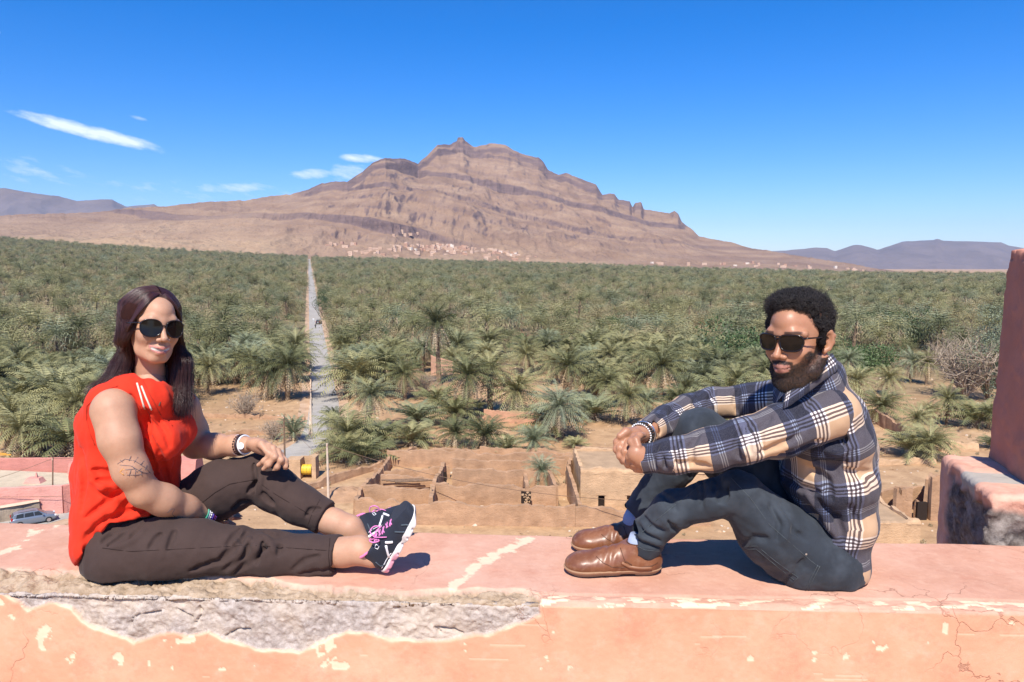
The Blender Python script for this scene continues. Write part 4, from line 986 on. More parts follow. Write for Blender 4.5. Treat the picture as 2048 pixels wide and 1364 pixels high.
# white rubbish bags below
def litter(px, py, lab, seed, s=.42):
    c = G(px, py); R = np.random.default_rng(seed); n1_, n2_ = 14, 9; a, b = np.meshgrid(np.linspace(0, 2*math.pi, n1_, endpoint=False), np.linspace(0, math.pi, n2_), indexing='ij')
    d = np.stack([np.sin(b)*np.cos(a), np.sin(b)*np.sin(a), np.cos(b)], -1); r = 1 + .35 * fbm(d[..., 0]*2+seed, d[..., 1]*2, d[..., 2]*2, oct=3, seed=seed)
    V = (d * r[..., None] * (s, s * .8, s * .55) + (0, 0, s * .45)).reshape(-1, 3); i, j = np.meshgrid(np.arange(n1_), np.arange(n2_-1), indexing='ij')
    F = np.stack([i*n2_+j, i*n2_+j+1, ((i+1)%n1_)*n2_+j+1, ((i+1)%n1_)*n2_+j], -1).reshape(-1, 4)
    tag(link('plastic_bag', mesh_np('plastic_bag', V, F, False), simple('white_plastic', (.82, .82, .82), .5), loc=tuple(c)), lab, 'rubbish', 'white bags on the ground')
litter(1098, 1044, 'left white plastic bag on the dirt below the ruin', 1); litter(1129, 1048, 'right white plastic bag on the dirt below the ruin', 2)

# --- houses at the mountain foot
Rh = np.random.default_rng(77)
HOUSES = [(655 + 10 * k + Rh.uniform(-3, 3), Rh.uniform(487, 495)) for k in range(7)] + [(Rh.normal(905, 95), 0) for _ in range(140)] + [(Rh.uniform(1280, 1980), 1) for _ in range(45)] + [(k, 468 + Rh.uniform(-3, 5)) for k in (790, 806, 812, 822, 838)]
cC, cT, cV = MTN
hm = [mud('far_house_wall', c_, .08) for c_ in ((.58, .39, .27), (.66, .47, .34), (.52, .31, .21), (.78, .68, .56))]
hmesh = []
for k in range(5):
    w, d, h = [(9, 8, 4.5), (13, 9, 4), (8, 8, 7.5), (16, 6, 3.5), (7, 7, 5)][k]; m_ = MB()
    m_.box((0, 0, h / 2 - 1.5), (w, d, h + 3)); m_.box((0, -d / 2 + .15, h + .35), (w, .3, .7)); m_.box((0, d / 2 - .15, h + .35), (w, .3, .7)); m_.box((-w / 2 + .15, 0, h + .35), (.3, d - .6, .7)); m_.box((w / 2 - .15, 0, h + .35), (.3, d - .6, .7))
    wi = MB()
    for u in range(max(2, int(w / 3.2))):
        for fl in range(max(1, int(h / 3.2))): wi.box((-w / 2 + 1.8 + u * 3.0, -d / 2 - .03, 1.8 + fl * 3), (1.0, .1, 1.2))
    hmesh.append((m_.mesh('wall'), wi.mesh('window')))
yb_all = []
for i, (px, py) in enumerate(HOUSES):
    if py == 0: px = min(max(px, 700), 1110); py = np.interp(px, [690, 780, 860, 1000, 1110], [506, 492, 488, 500, 518]) + abs(Rh.normal(0, 10)); py = min(py, 530 - abs(Rh.normal(0, 4)))
    if py == 1: py = np.interp(px, [1280, 1500, 1700, 1980], [528, 530, 538, 550]) + Rh.uniform(-4, 4)
    # find terrain point on the mountain sheet nearest to this pixel
    ci = int(np.argmin(np.abs(cC[:, 0] - px))); col = cV[ci]; qx, qy = proj(col); k0 = int(np.argmin(np.abs(qy[:200] - py))); p = col[k0]
    vi = int(Rh.integers(0, 5)); wm, wim = hmesh[vi]
    mi = int(Rh.choice(4, p=[.35, .35, .2, .1])); zone = 'left group' if px < 720 else 'middle' if px < 1200 else 'right end'
    key = ('hm', vi, mi)
    if key not in CH:
        a_ = wm.copy(); a_.materials.clear(); a_.materials.append(hm[mi]); b_ = wim.copy(); b_.materials.clear(); b_.materials.append(M_DARKWIN); CH[key] = (a_, b_)
    a_, b_ = CH[key]; s = Rh.uniform(.9, 1.5); rz = Rh.uniform(-.4, .4)
    rt = empty('village_house', (p[0], p[1], p[2]), rz); rt.scale = (s, s, s)
    tag(rt, {'left group': 'small earth coloured house in the left cluster at the mountain foot', 'middle': 'small earth coloured village house on the apron under the mountain peak', 'right end': 'tiny pale house on the low slope towards the blue mountains'}[zone] , 'house', 'houses of the village, ' + zone)
    for nm, mm_ in (('wall', a_), ('windows_row', b_)):
        ob = bpy.data.objects.new(nm if nm == 'wall' else 'window', mm_); COL.objects.link(ob); ob.parent = rt
        if nm != 'wall': ob['kind'] = 'stuff'
# ------------------------------------------------------------------ implicit surfaces -> smooth meshes
class Field:
    def __init__(s, lo, hi, h):
        s.h = h; s.lo = np.array(lo, np.float32); s.n = np.ceil((np.array(hi) - s.lo) / h).astype(int) + 1
        s.d = np.full(s.n, 0.25, np.float32)
    def _win(s, lo, hi):
        a = np.clip(np.floor((np.array(lo) - s.lo) / s.h).astype(int), 0, s.n - 1); b = np.clip(np.ceil((np.array(hi) - s.lo) / s.h).astype(int) + 1, 1, s.n)
        if np.any(b <= a): return None
        ax = [(s.lo[k] + s.h * np.arange(a[k], b[k])).astype(np.float32) for k in range(3)]
        return (slice(a[0], b[0]), slice(a[1], b[1]), slice(a[2], b[2])), ax[0][:, None, None], ax[1][None, :, None], ax[2][None, None, :]
    def comb(s, w, d, k, op):
        c = s.d[w]
        if op == 'add':
            if k > 0: hh = np.clip(.5 + .5 * (c - d) / k, 0, 1); s.d[w] = c * (1 - hh) + d * hh - k * hh * (1 - hh)
            else: s.d[w] = np.minimum(c, d)
        elif op == 'sub':
            d = -d
            if k > 0: hh = np.clip(.5 - .5 * (c - d) / k, 0, 1); s.d[w] = c * (1 - hh) + d * hh + k * hh * (1 - hh)
            else: s.d[w] = np.maximum(c, d)
        elif op == 'int': s.d[w] = np.maximum(c, d)
    def cone(s, a, b, ra, rb=None, k=.01, op='add', flat=None, fdir=None):
        """rounded cone; flat<1 squeezes it along fdir"""
        a = np.array(a, np.float32); b = np.array(b, np.float32); rb = ra if rb is None else rb; m = max(ra, rb) + k * 1.5 + .012
        w = s._win(np.minimum(a, b) - m, np.maximum(a, b) + m)
        if w is None: return s
        sl, X, Y, Z = w; ab = b - a; L = float(ab @ ab) + 1e-9
        t = np.clip(((X - a[0]) * ab[0] + (Y - a[1]) * ab[1] + (Z - a[2]) * ab[2]) / L, 0, 1)
        dx, dy, dz = X - a[0] - t * ab[0], Y - a[1] - t * ab[1], Z - a[2] - t * ab[2]
        if flat is not None:
            f = np.array(fdir, np.float32); f /= np.linalg.norm(f); q = dx * f[0] + dy * f[1] + dz * f[2]; e = (1 / flat - 1) * q
            dx = dx + e * f[0]; dy = dy + e * f[1]; dz = dz + e * f[2]
        d = np.sqrt(dx * dx + dy * dy + dz * dz) - (ra + (rb - ra) * t); s.comb(sl, d, k, op); return s
    def chain(s, pts, rad, k=.01, op='add', **kw):
        rad = [rad] * len(pts) if isinstance(rad, (int, float)) else rad
        for i in range(len(pts) - 1): s.cone(pts[i], pts[i+1], rad[i], rad[i+1], k if i == 0 or op == 'sub' else min(k, .02) + .005, op, **kw)
        return s
    def ell(s, c, r, R=None, k=.01, op='add'):
        c = np.array(c, np.float32); r = np.array(r, np.float32); m = r.max() + k * 1.5 + .012; w = s._win(c - m, c + m)
        if w is None: return s
        sl, X, Y, Z = w; dx, dy, dz = X - c[0], Y - c[1], Z - c[2]
        if R is not None:
            R = np.array(R, np.float32); q = [R[0, i] * dx + R[1, i] * dy + R[2, i] * dz for i in range(3)]
        else: q = [dx, dy, dz]
        k0 = np.sqrt((q[0] / r[0]) ** 2 + (q[1] / r[1]) ** 2 + (q[2] / r[2]) ** 2); k1 = np.sqrt((q[0] / r[0] ** 2) ** 2 + (q[1] / r[1] ** 2) ** 2 + (q[2] / r[2] ** 2) ** 2)
        d = k0 * (k0 - 1) / np.maximum(k1, 1e-6); s.comb(sl, d.astype(np.float32), k, op); return s
    def box(s, c, half, R=None, k=.0, op='add', rnd=0.0):
        c = np.array(c, np.float32); half = np.array(half, np.float32); m = np.linalg.norm(half) + k * 1.5 + .012; w = s._win(c - m, c + m)
        if w is None: return s
        sl, X, Y, Z = w; dx, dy, dz = X - c[0], Y - c[1], Z - c[2]
        if R is not None:
            R = np.array(R, np.float32); dx, dy, dz = [R[0, i] * dx + R[1, i] * dy + R[2, i] * dz for i in range(3)]
        q = [np.abs(dx) - half[0] + rnd, np.abs(dy) - half[1] + rnd, np.abs(dz) - half[2] + rnd]
        d = np.sqrt(np.maximum(q[0], 0) ** 2 + np.maximum(q[1], 0) ** 2 + np.maximum(q[2], 0) ** 2) + np.minimum(np.maximum(np.maximum(q[0], q[1]), q[2]), 0) - rnd
        s.comb(sl, d, k, op); return s
    def plane(s, p, n, op='int', k=0.0):
        """keep the side opposite to n"""
        n = np.array(n, np.float32); n /= np.linalg.norm(n); sl, X, Y, Z = s._win(s.lo, s.lo + s.h * (s.n - 1))
        d = (X - p[0]) * n[0] + (Y - p[1]) * n[1] + (Z - p[2]) * n[2]
        if k > 0:
            c = s.d; hh = np.clip(.5 - .5 * (c - d) / k, 0, 1); s.d = (c * (1 - hh) + d * hh + k * hh * (1 - hh)).astype(np.float32)
        else: s.d = np.maximum(s.d, d).astype(np.float32)
        return s
    def grid(s):
        sl, X, Y, Z = s._win(s.lo, s.lo + s.h * (s.n - 1)); return np.broadcast_arrays(X, Y, Z)
    def noise(s, amp, scale, seed=0, oct=2, band=.03, anis=(1, 1, 1)):
        m = np.abs(s.d) < band; X, Y, Z = s.grid(); 
        s.d[m] += amp * fbm(X[m] / scale * anis[0], Y[m] / scale * anis[1], Z[m] / scale * anis[2], oct=oct, seed=seed); return s
    def copy(s):
        o = Field.__new__(Field); o.h = s.h; o.lo = s.lo; o.n = s.n; o.d = s.d.copy(); return o
    def val(s, p):
        q = (np.asarray(p, np.float32) - s.lo) / s.h; q = np.clip(q, 0, s.n - 1.001); i = q.astype(int); f = q - i; v = 0
        for a in (0, 1):
            for b in (0, 1):
                for c in (0, 1): v = v + s.d[np.minimum(i[..., 0]+a, s.n[0]-1), np.minimum(i[..., 1]+b, s.n[1]-1), np.minimum(i[..., 2]+c, s.n[2]-1)] * (f[..., 0] if a else 1-f[..., 0]) * (f[..., 1] if b else 1-f[..., 1]) * (f[..., 2] if c else 1-f[..., 2])
        return v
    def surf(s, px, py, off=0.0):
        """first surface point met by the ray of a photograph pixel (to lay seams and creases on cloth)"""
        d = ray(px, py); d = d / np.linalg.norm(d); o = np.array([0, 0, CAMZ]); t0, t1 = 1.2, 3.4
        t = np.arange(t0, t1, s.h * .6); p = o + t[:, None] * d; hi = s.lo + s.h * (s.n - 1)
        v = np.where(np.all((p >= s.lo) & (p <= hi), axis=1), s.val(p), 1.0); k = np.argmax(v < off)
        return p[k] if v[k] < off else None
    def extract(s, iso=0.0):
        """naive surface nets"""
        d = s.d - iso; neg = d < 0; n = s.n
        c = np.zeros(n - 1, np.uint8)
        for a in (0, 1):
            for b in (0, 1):
                for e in (0, 1): c += neg[a:n[0]-1+a, b:n[1]-1+b, e:n[2]-1+e]
        cell = np.argwhere((c > 0) & (c < 8)); idx = np.full(n - 1, -1, np.int32); idx[tuple(cell.T)] = np.arange(len(cell))
        acc = np.zeros((len(cell), 3), np.float32); cnt = np.zeros(len(cell), np.float32); cor = [(a, b, e) for a in (0, 1) for b in (0, 1) for e in (0, 1)]
        cv = {q: d[cell[:, 0] + q[0], cell[:, 1] + q[1], cell[:, 2] + q[2]] for q in cor}
        for q in cor:
            for ax in range(3):
                if q[ax] == 0:
                    r = list(q); r[ax] = 1; r = tuple(r); v0, v1 = cv[q], cv[r]; m = (v0 < 0) != (v1 < 0); t = np.where(m, v0 / np.where(m, v0 - v1, 1), 0)
                    pt = np.array(q, np.float32)[None] + 0 * acc; pt[:, ax] = t; acc += pt * m[:, None]; cnt += m
        V = s.lo + s.h * (cell + acc / cnt[:, None]); F = []
        for ax in range(3):
            u, w = [(1, 2), (2, 0), (0, 1)][ax]; sl0 = [slice(None)] * 3; sl1 = [slice(None)] * 3; sl0[ax] = slice(0, n[ax] - 1); sl1[ax] = slice(1, n[ax])
            A_, B_ = neg[tuple(sl0)], neg[tuple(sl1)]; e = np.argwhere(A_ != B_)
            if not len(e): continue
            ok = (e[:, u] > 0) & (e[:, w] > 0) & (e[:, u] < n[u] - 1) & (e[:, w] < n[w] - 1) & (e[:, ax] < n[ax] - 1); e = e[ok]; inside = A_[tuple(e.T)]
            def ix(du, dw):
                q = e.copy(); q[:, u] -= du; q[:, w] -= dw; return idx[tuple(q.T)]
            f = np.stack([ix(1, 1), ix(0, 1), ix(0, 0), ix(1, 0)], -1); f[~inside] = f[~inside][:, ::-1]; F.append(f[np.all(f >= 0, axis=1)])
        return V.astype(np.float32), np.concatenate(F)
def relax(V, F, it=1, lam=.5):
    e = np.concatenate([F[:, [0, 1]], F[:, [1, 2]], F[:, [2, 3]], F[:, [3, 0]]]); V = V.astype(np.float64)
    for _ in range(it):
        a = np.zeros_like(V); c = np.bincount(e.ravel(), minlength=len(V)).astype(float)
        for k in range(3): a[:, k] = np.bincount(e[:, 0], V[e[:, 1], k], len(V)) + np.bincount(e[:, 1], V[e[:, 0], k], len(V))
        V = V * (1 - lam) + lam * a / np.maximum(c, 1)[:, None]
    return V.astype(np.float32)
def smooth_groups(F, nv):
    return F

# ------------------------------------------------------------------ the near wall
def poly_sd(px, py, poly):
    """signed distance in pixels to a closed polygon, negative inside"""
    d = np.full(px.shape, 1e9); ins = np.zeros(px.shape, bool); n = len(poly)
    for i in range(n):
        ax, ay = poly[i]; bx, by = poly[(i + 1) % n]; ex, ey = bx - ax, by - ay; t = np.clip(((px - ax) * ex + (py - ay) * ey) / (ex * ex + ey * ey + 1e-9), 0, 1)
        d = np.minimum(d, np.hypot(px - ax - t * ex, py - ay - t * ey))
        c = ((ay > py) != (by > py)) & (px < ax + (py - ay) / (by - ay + 1e-12) * ex); ins ^= c
    return np.where(ins, -d, d)
def line_d(px, py, pts):
    d = np.full(px.shape, 1e9)
    for (ax, ay), (bx, by) in zip(pts[:-1], pts[1:]):
        ex, ey = bx - ax, by - ay; t = np.clip(((px - ax) * ex + (py - ay) * ey) / (ex * ex + ey * ey + 1e-9), 0, 1); d = np.minimum(d, np.hypot(px - ax - t * ex, py - ay - t * ey))
    return d
def yf(x): return 2.035 - .045 * x
def yb(x): return 2.585 - .062 * x
def near_wall():
    xs = np.arange(-2.3, 2.3, .0038); n0 = len(xs)
    prof = []                                            # (kind, value): u across the top 0..1, then metres down the front
    for z in (-1.0, -.5, -.25, -.1, -.05): prof.append((0, z))
    for u in np.linspace(0, 1, 130): prof.append((1, u))
    zf = np.concatenate([np.arange(.0035, .36, .0037), np.linspace(.38, 1.1, 30)])
    for z in zf: prof.append((2, z))
    K = np.array([p[0] for p in prof]); Vv = np.array([p[1] for p in prof]); X = np.repeat(xs[:, None], len(prof), 1)
    YF, YB = yf(X), yb(X) + .006 * fbm(X / .25, X * 0, oct=3, seed=2)
    Y = np.where(K == 0, YB, np.where(K == 1, YB + (YF - YB) * Vv, YF)); Z = np.where(K == 0, Vv, np.where(K == 1, 0.0, -Vv))
    # rounded shoulder at both edges
    de = (Y - YF); r = .022; rd = np.clip(1 - de / r, 0, 1); Z = np.where(K == 1, Z - r * .55 * rd ** 2.2, Z); Z = np.where(K == 2, Z - r * .55, Z); Y = np.where(K == 2, Y - 0.0, Y)
    db = (YB - Y); rb = np.clip(1 - db / .03, 0, 1); Z = np.where(K == 1, Z - .018 * rb ** 2, Z)
    Z = np.where(K == 1, Z - .0, Z)
    PX, PY = proj(np.stack([X, Y, Z], -1))
    wob = 6 * fbm(X / .05, (Y + Z) / .05, oct=4, seed=12)
    broken = [(-400, 1130), (0, 1138), (160, 1140), (260, 1150), (420, 1152), (540, 1156), (600, 1170), (700, 1176), (760, 1180), (900, 1178), (1058, 1180), (1078, 1192), (1080, 1230), (1042, 1246), (1014, 1255), (973, 1270), (891, 1282), (837, 1285), (768, 1277), (734, 1263), (690, 1262), (656, 1277), (632, 1288), (598, 1305), (547, 1304), (513, 1298), (478, 1287), (444, 1279), (417, 1262), (376, 1272), (335, 1268), (290, 1280), (267, 1288), (219, 1268), (191, 1257), (164, 1240), (144, 1220), (113, 1205), (85, 1207), (56, 1218), (34, 1203), (0, 1182), (-400, 1160)]
    sd = poly_sd(PX, PY, broken) + wob
    # the pale worn streaks on the top
    streak = line_d(PX, PY, [(905, 1172), (930, 1155), (955, 1128), (1000, 1106), (1030, 1093), (1056, 1080)]) - 7 + 17 * fbm(X / .035, Y / .035, oct=5, seed=41, gain=.65)
    streak2 = line_d(PX, PY, [(-60, 1130), (0, 1105), (40, 1090), (60, 1068), (110, 1052)]) - 2 + 15 * fbm(X / .035, Y / .035, oct=5, seed=43, gain=.65)
    gapline = line_d(PX, PY, [(-300, 1168), (0, 1173), (170, 1178), (350, 1184), (520, 1195), (700, 1201), (860, 1204), (1000, 1211), (1078, 1212)])
    stone = sstep(1.2, -1.2, sd); topmask = np.broadcast_to(K == 1, X.shape) * 1.0
    band = stone * sstep(-1, 1, gapline - 0) * (PY < np.interp(PX, [-300, 0, 170, 350, 520, 700, 860, 1000, 1078], [1168, 1173, 1178, 1184, 1195, 1201, 1204, 1211, 1212]))
    c1_, c2_, c3_ = X / .035, Y / .035, Z / .035
    rough = .010 * fbm(X / .05, Y / .05, Z / .05, oct=5, seed=7, gain=.55) + .006 * np.abs(fbm(X / .018, Y / .018, Z / .018, oct=3, seed=8)) 
    rough2 = .012 * ridged(X / .07, (Y + Z) / .035, 4, seed=9)
    dep = stone * (.009 + rough * 1.5) + band * (rough2 * 1.4 - .002)
    gap = np.exp(-(gapline / 2.6) ** 2) * stone * sstep(-.25, .15, fbm(X / .11, X * 0, oct=3, seed=14)) ; dep = dep + .018 * gap
    # cracks in the bare stone
    for pts in ([(258, 1255), (262, 1240), (275, 1232), (300, 1230), (318, 1226)], [(450, 1275), (470, 1264), (497, 1263)], [(388, 1251), (400, 1232), (396, 1218)], [(880, 1268), (870, 1258), (905, 1262), (925, 1272)], [(350, 1222), (380, 1236), (386, 1250)]):
        l = line_d(PX, PY, pts) + 1.5 * fbm(X / .01, Z / .01, oct=2, seed=15); dep = dep + .012 * np.exp(-np.clip(l, 0, None) ** 2 / 4.0) * stone
    # plaster: gentle trowel waves, a raised arris line along the front edge at the right
    plaster = 1 - stone
    wav = .0045 * fbm(X / .22, Y / .22, Z / .22, oct=3, seed=21) + .0007 * fbm(X / .012, Y / .012, Z / .012, oct=3, seed=23)
    dep = dep + plaster * wav
    rightband = plaster * (PX > 1070) * (PY > np.interp(PX, [1070, 2048], [1188, 1203])) * (PY < np.interp(PX, [1070, 2048], [1212, 1222]))
    dep = dep + rightband * (.003 + .004 * fbm(X / .03, (Y + Z) / .012, oct=4, seed=25))
    lip = np.exp(-((PY - np.interp(PX, [1070, 2048], [1187, 1202])) / 1.6) ** 2) * plaster * (PX > 1080); dep = dep + .004 * lip
    rim = .9 * np.exp(-((sd - 1.5) / (2.0 + 2.5 * vnoise(X / .04, Z / .04, None, 5) ** 2)) ** 2) * (1 - topmask * .5) * sstep(-.35, .35, fbm(X / .06, Z / .06, oct=3, seed=38))
    chips = ((fbm(X / .045, (Y + Z) / .045, oct=4, seed=31) > np.where(PX < 800, .44, .58)) & (K == 2) & (PY < 1340)) * 1.0 * plaster
    chips = np.maximum(chips, rightband * (fbm(X / .05, (Y + Z) / .02, oct=4, seed=33) > .12))
    scr = ((fbm(X / .3, Z / .006, oct=2, seed=35) > .62) & (fbm(X / .2, Z / .2, oct=2, seed=36) > .1)) * 1.0 * plaster * (K == 2)
    pale = np.clip(rim * plaster + chips + .5 * scr + sstep(2, -2, streak) * topmask * plaster * .95 + sstep(2, -2, streak2) * topmask * plaster * .9, 0, 1)
    dep = dep + .0015 * pale * plaster
    greyst = sstep(-3, -9, streak + 4) * topmask
    # push inwards
    Y2 = np.where(K == 2, Y + dep, Y); Z2 = np.where(K == 1, Z - dep, Z); 
    sh = np.where(K == 1, rd, 0); Y2 = np.where((K == 1), Y2 + dep * sh * .7, Y2)
    V = np.stack([X, Y2, Z2], -1).reshape(-1, 3); n1 = len(prof); i, j = np.meshgrid(np.arange(n0 - 1), np.arange(n1 - 1), indexing='ij')
    F = np.stack([i * n1 + j, i * n1 + j + 1, (i + 1) * n1 + j + 1, (i + 1) * n1 + j], -1).reshape(-1, 4)
    me = mesh_np('plastered_wall', V, F); 
    add_attr(me, 'stone', stone.ravel()); add_attr(me, 'pale', pale.ravel()); add_attr(me, 'band', band.ravel()); add_attr(me, 'top', topmask.ravel()); add_attr(me, 'gap', gap.ravel())
    t = NT('worn_pink_plaster', .92, .12); c = t.coord(); na = t.noise(c, 3.0, 7, .65); nb = t.noise(c, 22, 5, .65); ncc = t.noise(c, 120, 3, .6)
    top = t.ramp(na, [(.3, (.53, .275, .185)), (.5, (.60, .335, .235)), (.72, (.67, .41, .30))])
    fr_ = t.ramp(na, [(.28, (.62, .285, .17)), (.5, (.68, .355, .22)), (.72, (.73, .44, .295))])
    pl = t.mix(t.attr('top'), fr_, top); pl = t.mix(t.maprange(nb, .52, .75, 0, .45), pl, (.72, .46, .33)); pl = t.mix(t.maprange(t.noise(c, 7, 8, .78), .50, .70, 0, .5), pl, (.46, .19, .125))
    st = t.ramp(t.noise(c, 45, 6, .75), [(.3, (.27, .22, .19)), (.5, (.43, .365, .32)), (.65, (.56, .49, .44)), (.78, (.70, .64, .58))])
    st2 = t.ramp(t.noise(c, 30, 6, .75), [(.3, (.26, .18, .11)), (.5, (.42, .31, .21)), (.72, (.56, .44, .32))])
    st = t.mix(t.maprange(t.noise(c, 6, 4), .42, .6, 0, .55), st, (.62, .50, .38)); st = t.mix(t.attr('band'), st, st2)
    cc = t.mix(t.attr('stone'), pl, st); cc = t.mix(t.attr('pale'), cc, (.74, .58, .40)); t.base(cc)
    vw = t.n.new('ShaderNodeVectorMath'); vw.operation = 'MULTIPLY_ADD'; nv_ = t.n.new('ShaderNodeTexNoise'); nv_.inputs['Scale'].default_value = 14; nv_.inputs['Detail'].default_value = 5; t.l.new(c, nv_.inputs['Vector']); t.l.new(nv_.outputs['Color'], vw.inputs[0]); vw.inputs[1].default_value = (.12, .12, .12); t.l.new(c, vw.inputs[2])
    ed = t.voronoi(vw.outputs[0], 4.5, 'DISTANCE_TO_EDGE'); ck = t.math('MULTIPLY', t.maprange(ed, .0, .010, 1, 0), t.maprange(t.noise(c, 2.3, 3), .50, .60, 0, 1)); t.base(t.mix(t.math('MULTIPLY', ck, .55), cc, (.25, .11, .075))); t.bump(t.math('MULTIPLY', ck, -1.0), .5, .004)
    t.bump(t.noise(c, 260, 4, .7), .5, .0012); t.bump(t.noise(c, 60, 5, .7), t.math('MULTIPLY_ADD', t.attr('stone'), .7, .12), .006)
    o = link('plastered_wall', me, t.m); tag(o, 'salmon pink plastered parapet wall with bare stone showing, seat of both people', 'wall', kind='thing'); return o
near_wall()
# the building under it and the unseen terrace under the camera, added for bounce light
mb = MB(); mb.box((0, 2.32, -12.0), (30, .5, 21.0)); k_ = mb.build('kasbah_facade', M_PINK); tag(k_, kind='structure')
mb = MB(); mb.box((0, -2.2, -.75), (12, 8.2, .1)); k_ = mb.build('terrace_bounce_floor', M_MUD2); tag(k_, kind='structure')

def side_parapet():
    A0 = np.array((1.83, 3.10)); B0 = np.array((1.62, 2.36)); t = (B0 - A0) / np.linalg.norm(B0 - A0); n = np.array([t[1], -t[0]]); n = n if n[0] < 0 else -n   # n: outward (left)
    ang = math.atan2(t[1], t[0]); root = tag(empty('broken_parapet', (0, 0, 0)), 'broken stone parapet with a pink top at the right edge behind the wall', 'wall')
    R = np.array([[t[0], n[0], 0], [t[1], n[1], 0], [0, 0, 1]])
    f = Field((1.4, 2.42, -.45), (2.65, 3.25, .26), .0075)
    L = .60; c = (A0 + t * L / 2 - n * .42); f.box((c[0], c[1], -.42), (L / 2, .42, .58), R, rnd=.03)
    X, Y, Z = f.grid(); m = np.abs(f.d) < .09
    side = (X - A0[0]) * n[0] + (Y - A0[1]) * n[1]; along = (X - A0[0]) * t[0] + (Y - A0[1]) * t[1]
    facemask = np.maximum(sstep(-.09, -.02, side) * sstep(.12, .2, along), sstep(L - .10, L - .03, along)) * sstep(.16, .09, Z)
    f.d[m] += (.075 * np.abs(fbm(X[m] / .08, Y[m] / .08, Z[m] / .12, oct=4, seed=5)) + .07 * sstep(.0, .5, fbm(X[m] / .16, Y[m] / .16, Z[m] / .22, oct=2, seed=6))) * facemask[m] + .006 * fbm(X[m] / .05, Y[m] / .05, Z[m] / .05, oct=3, seed=7)
    V, F = f.extract(); V = relax(V, F, 1, .4)
    me = mesh_np('stone_body', V, F)
    sd_ = (V[:, 0] - A0[0]) * n[0] + (V[:, 1] - A0[1]) * n[1]; al = (V[:, 0] - A0[0]) * t[0] + (V[:, 1] - A0[1]) * t[1]
    top = sstep(.085, .12, V[:, 2] + .02 * fbm(V[:, 0] / .05, V[:, 1] / .05, oct=3, seed=9)); end = sstep(.17, .11, al + .03 * fbm(V[:, 2] / .07, V[:, 0] / .07, oct=3, seed=4))
    add_attr(me, 'plaster', np.clip(np.maximum(top, end), 0, 1)); add_attr(me, 'cement', sstep(.02, .0, np.abs(al - .36 - .04 * fbm(V[:, 0] / .1, V[:, 1] / .1, oct=2, seed=3)) - .055) * top)
    q = NT('broken_stone', .93, .1); cc = q.coord(); nn = q.noise(cc, 14, 6, .7); ps = q.ramp(q.noise(cc, 8, 5, .65), [(.3, (.60, .30, .21)), (.7, (.76, .47, .35))])
    rk = q.ramp(nn, [(.3, (.06, .05, .045)), (.48, (.17, .14, .12)), (.62, (.30, .26, .23)), (.76, (.42, .34, .27))]); col = q.mix(q.attr('plaster'), rk, ps); col = q.mix(q.attr('cement'), col, (.42, .38, .33)); q.base(col); q.bump(nn, .6, .015); q.bump(q.noise(cc, 90, 4), .4, .003)
    link('stone_body', me, q.m, root)
    # pillar standing on it
    pr = tag(empty('brown_pillar', (0, 0, 0)), 'tall brownish pink plastered pillar cut off by the right edge of the picture', 'pillar')
    Cc = np.array((2.0, 3.05)); f = Field((1.85, 2.3, .1), (2.75, 3.3, 1.12), .009); c = Cc + t * .40 - n * .32
    f.box((c[0], c[1], .55), (.40, .32, .50), R, rnd=.02); X, Y, Z = f.grid(); 
    f.d += ((-n[0]) * 0 + .030 * (Z - .15)) * sstep(-.2, 0, (X - Cc[0]) * n[0] + (Y - Cc[1]) * n[1])
    f.noise(.010, .12, 3, 3); f.noise(.004, .03, 4, 2)
    X, Y, Z = f.grid(); m = (np.abs(f.d) < .05) & (Z > .98); f.d[m] += .03 * np.abs(fbm(X[m] / .06, Y[m] / .06, Z[m] / .06, oct=3, seed=8))
    V, F = f.extract(); me = mesh_np('pillar_shaft', V, F); q = NT('brownish_plaster', .9, .12); cc = q.coord(); nn = q.noise(cc, 6, 6, .65)
    add_attr(me, 'crown', sstep(1.02, 1.04, V[:, 2]))  # highlight along the pillar top, painted in as a paler colour
    q.base(q.mix(q.attr('crown'), q.ramp(nn, [(.3, (.47, .20, .135)), (.7, (.56, .25, .175))]), (.74, .55, .42))); q.bump(q.noise(cc, 70, 5, .7), .4, .004); link('pillar_shaft', me, q.m, pr)
side_parapet()
# ------------------------------------------------------------------ people
def nrm(v): v = np.array(v, float); return v / np.linalg.norm(v)
def frame(fwd, up):
    f = nrm(fwd); r = nrm(np.cross(f, up)); u = np.cross(r, f); return np.stack([r, f, u], 1)      # columns: right, forward, up
def surf_line(field, pts, off=0.0, n=6):
    out = []
    for (a, b) in zip(pts[:-1], pts[1:]):
        for t in np.linspace(0, 1, n, endpoint=False):
            p = field.surf(a[0] + (b[0] - a[0]) * t, a[1] + (b[1] - a[1]) * t)
            if p is not None: out.append(p)
    p = field.surf(*pts[-1]); 
    if p is not None: out.append(p)
    return out
def crease(field, pts, w=.006, depth=.004, k=.006, ridge=.0):
    q = surf_line(field, pts, n=5)
    if len(q) < 2: return
    out = []
    for p in q:
        d = nrm(np.array([0, 0, CAMZ]) - p); out.append(p + d * (w - depth))
    m = len(out); rad = [w * (.35 + .65 * math.sin(math.pi * (i + .5) / m)) for i in range(m)]
    out = [o - nrm(np.array([0, 0, CAMZ]) - o) * (w - r) for o, r in zip(out, rad)]
    for i in range(m - 1):
        if np.linalg.norm(out[i+1] - out[i]) < .06: field.cone(out[i], out[i+1], rad[i], rad[i+1], k, 'sub')
def fold(field, pts, w=.007, k=.012):
    q = surf_line(field, pts, n=4); m = len(q)
    for i in range(m - 1):
        if np.linalg.norm(q[i+1] - q[i]) < .06: r = w * (.3 + .7 * math.sin(math.pi * (i + .5) / m)); field.cone(q[i], q[i+1], r, r, k, 'add')
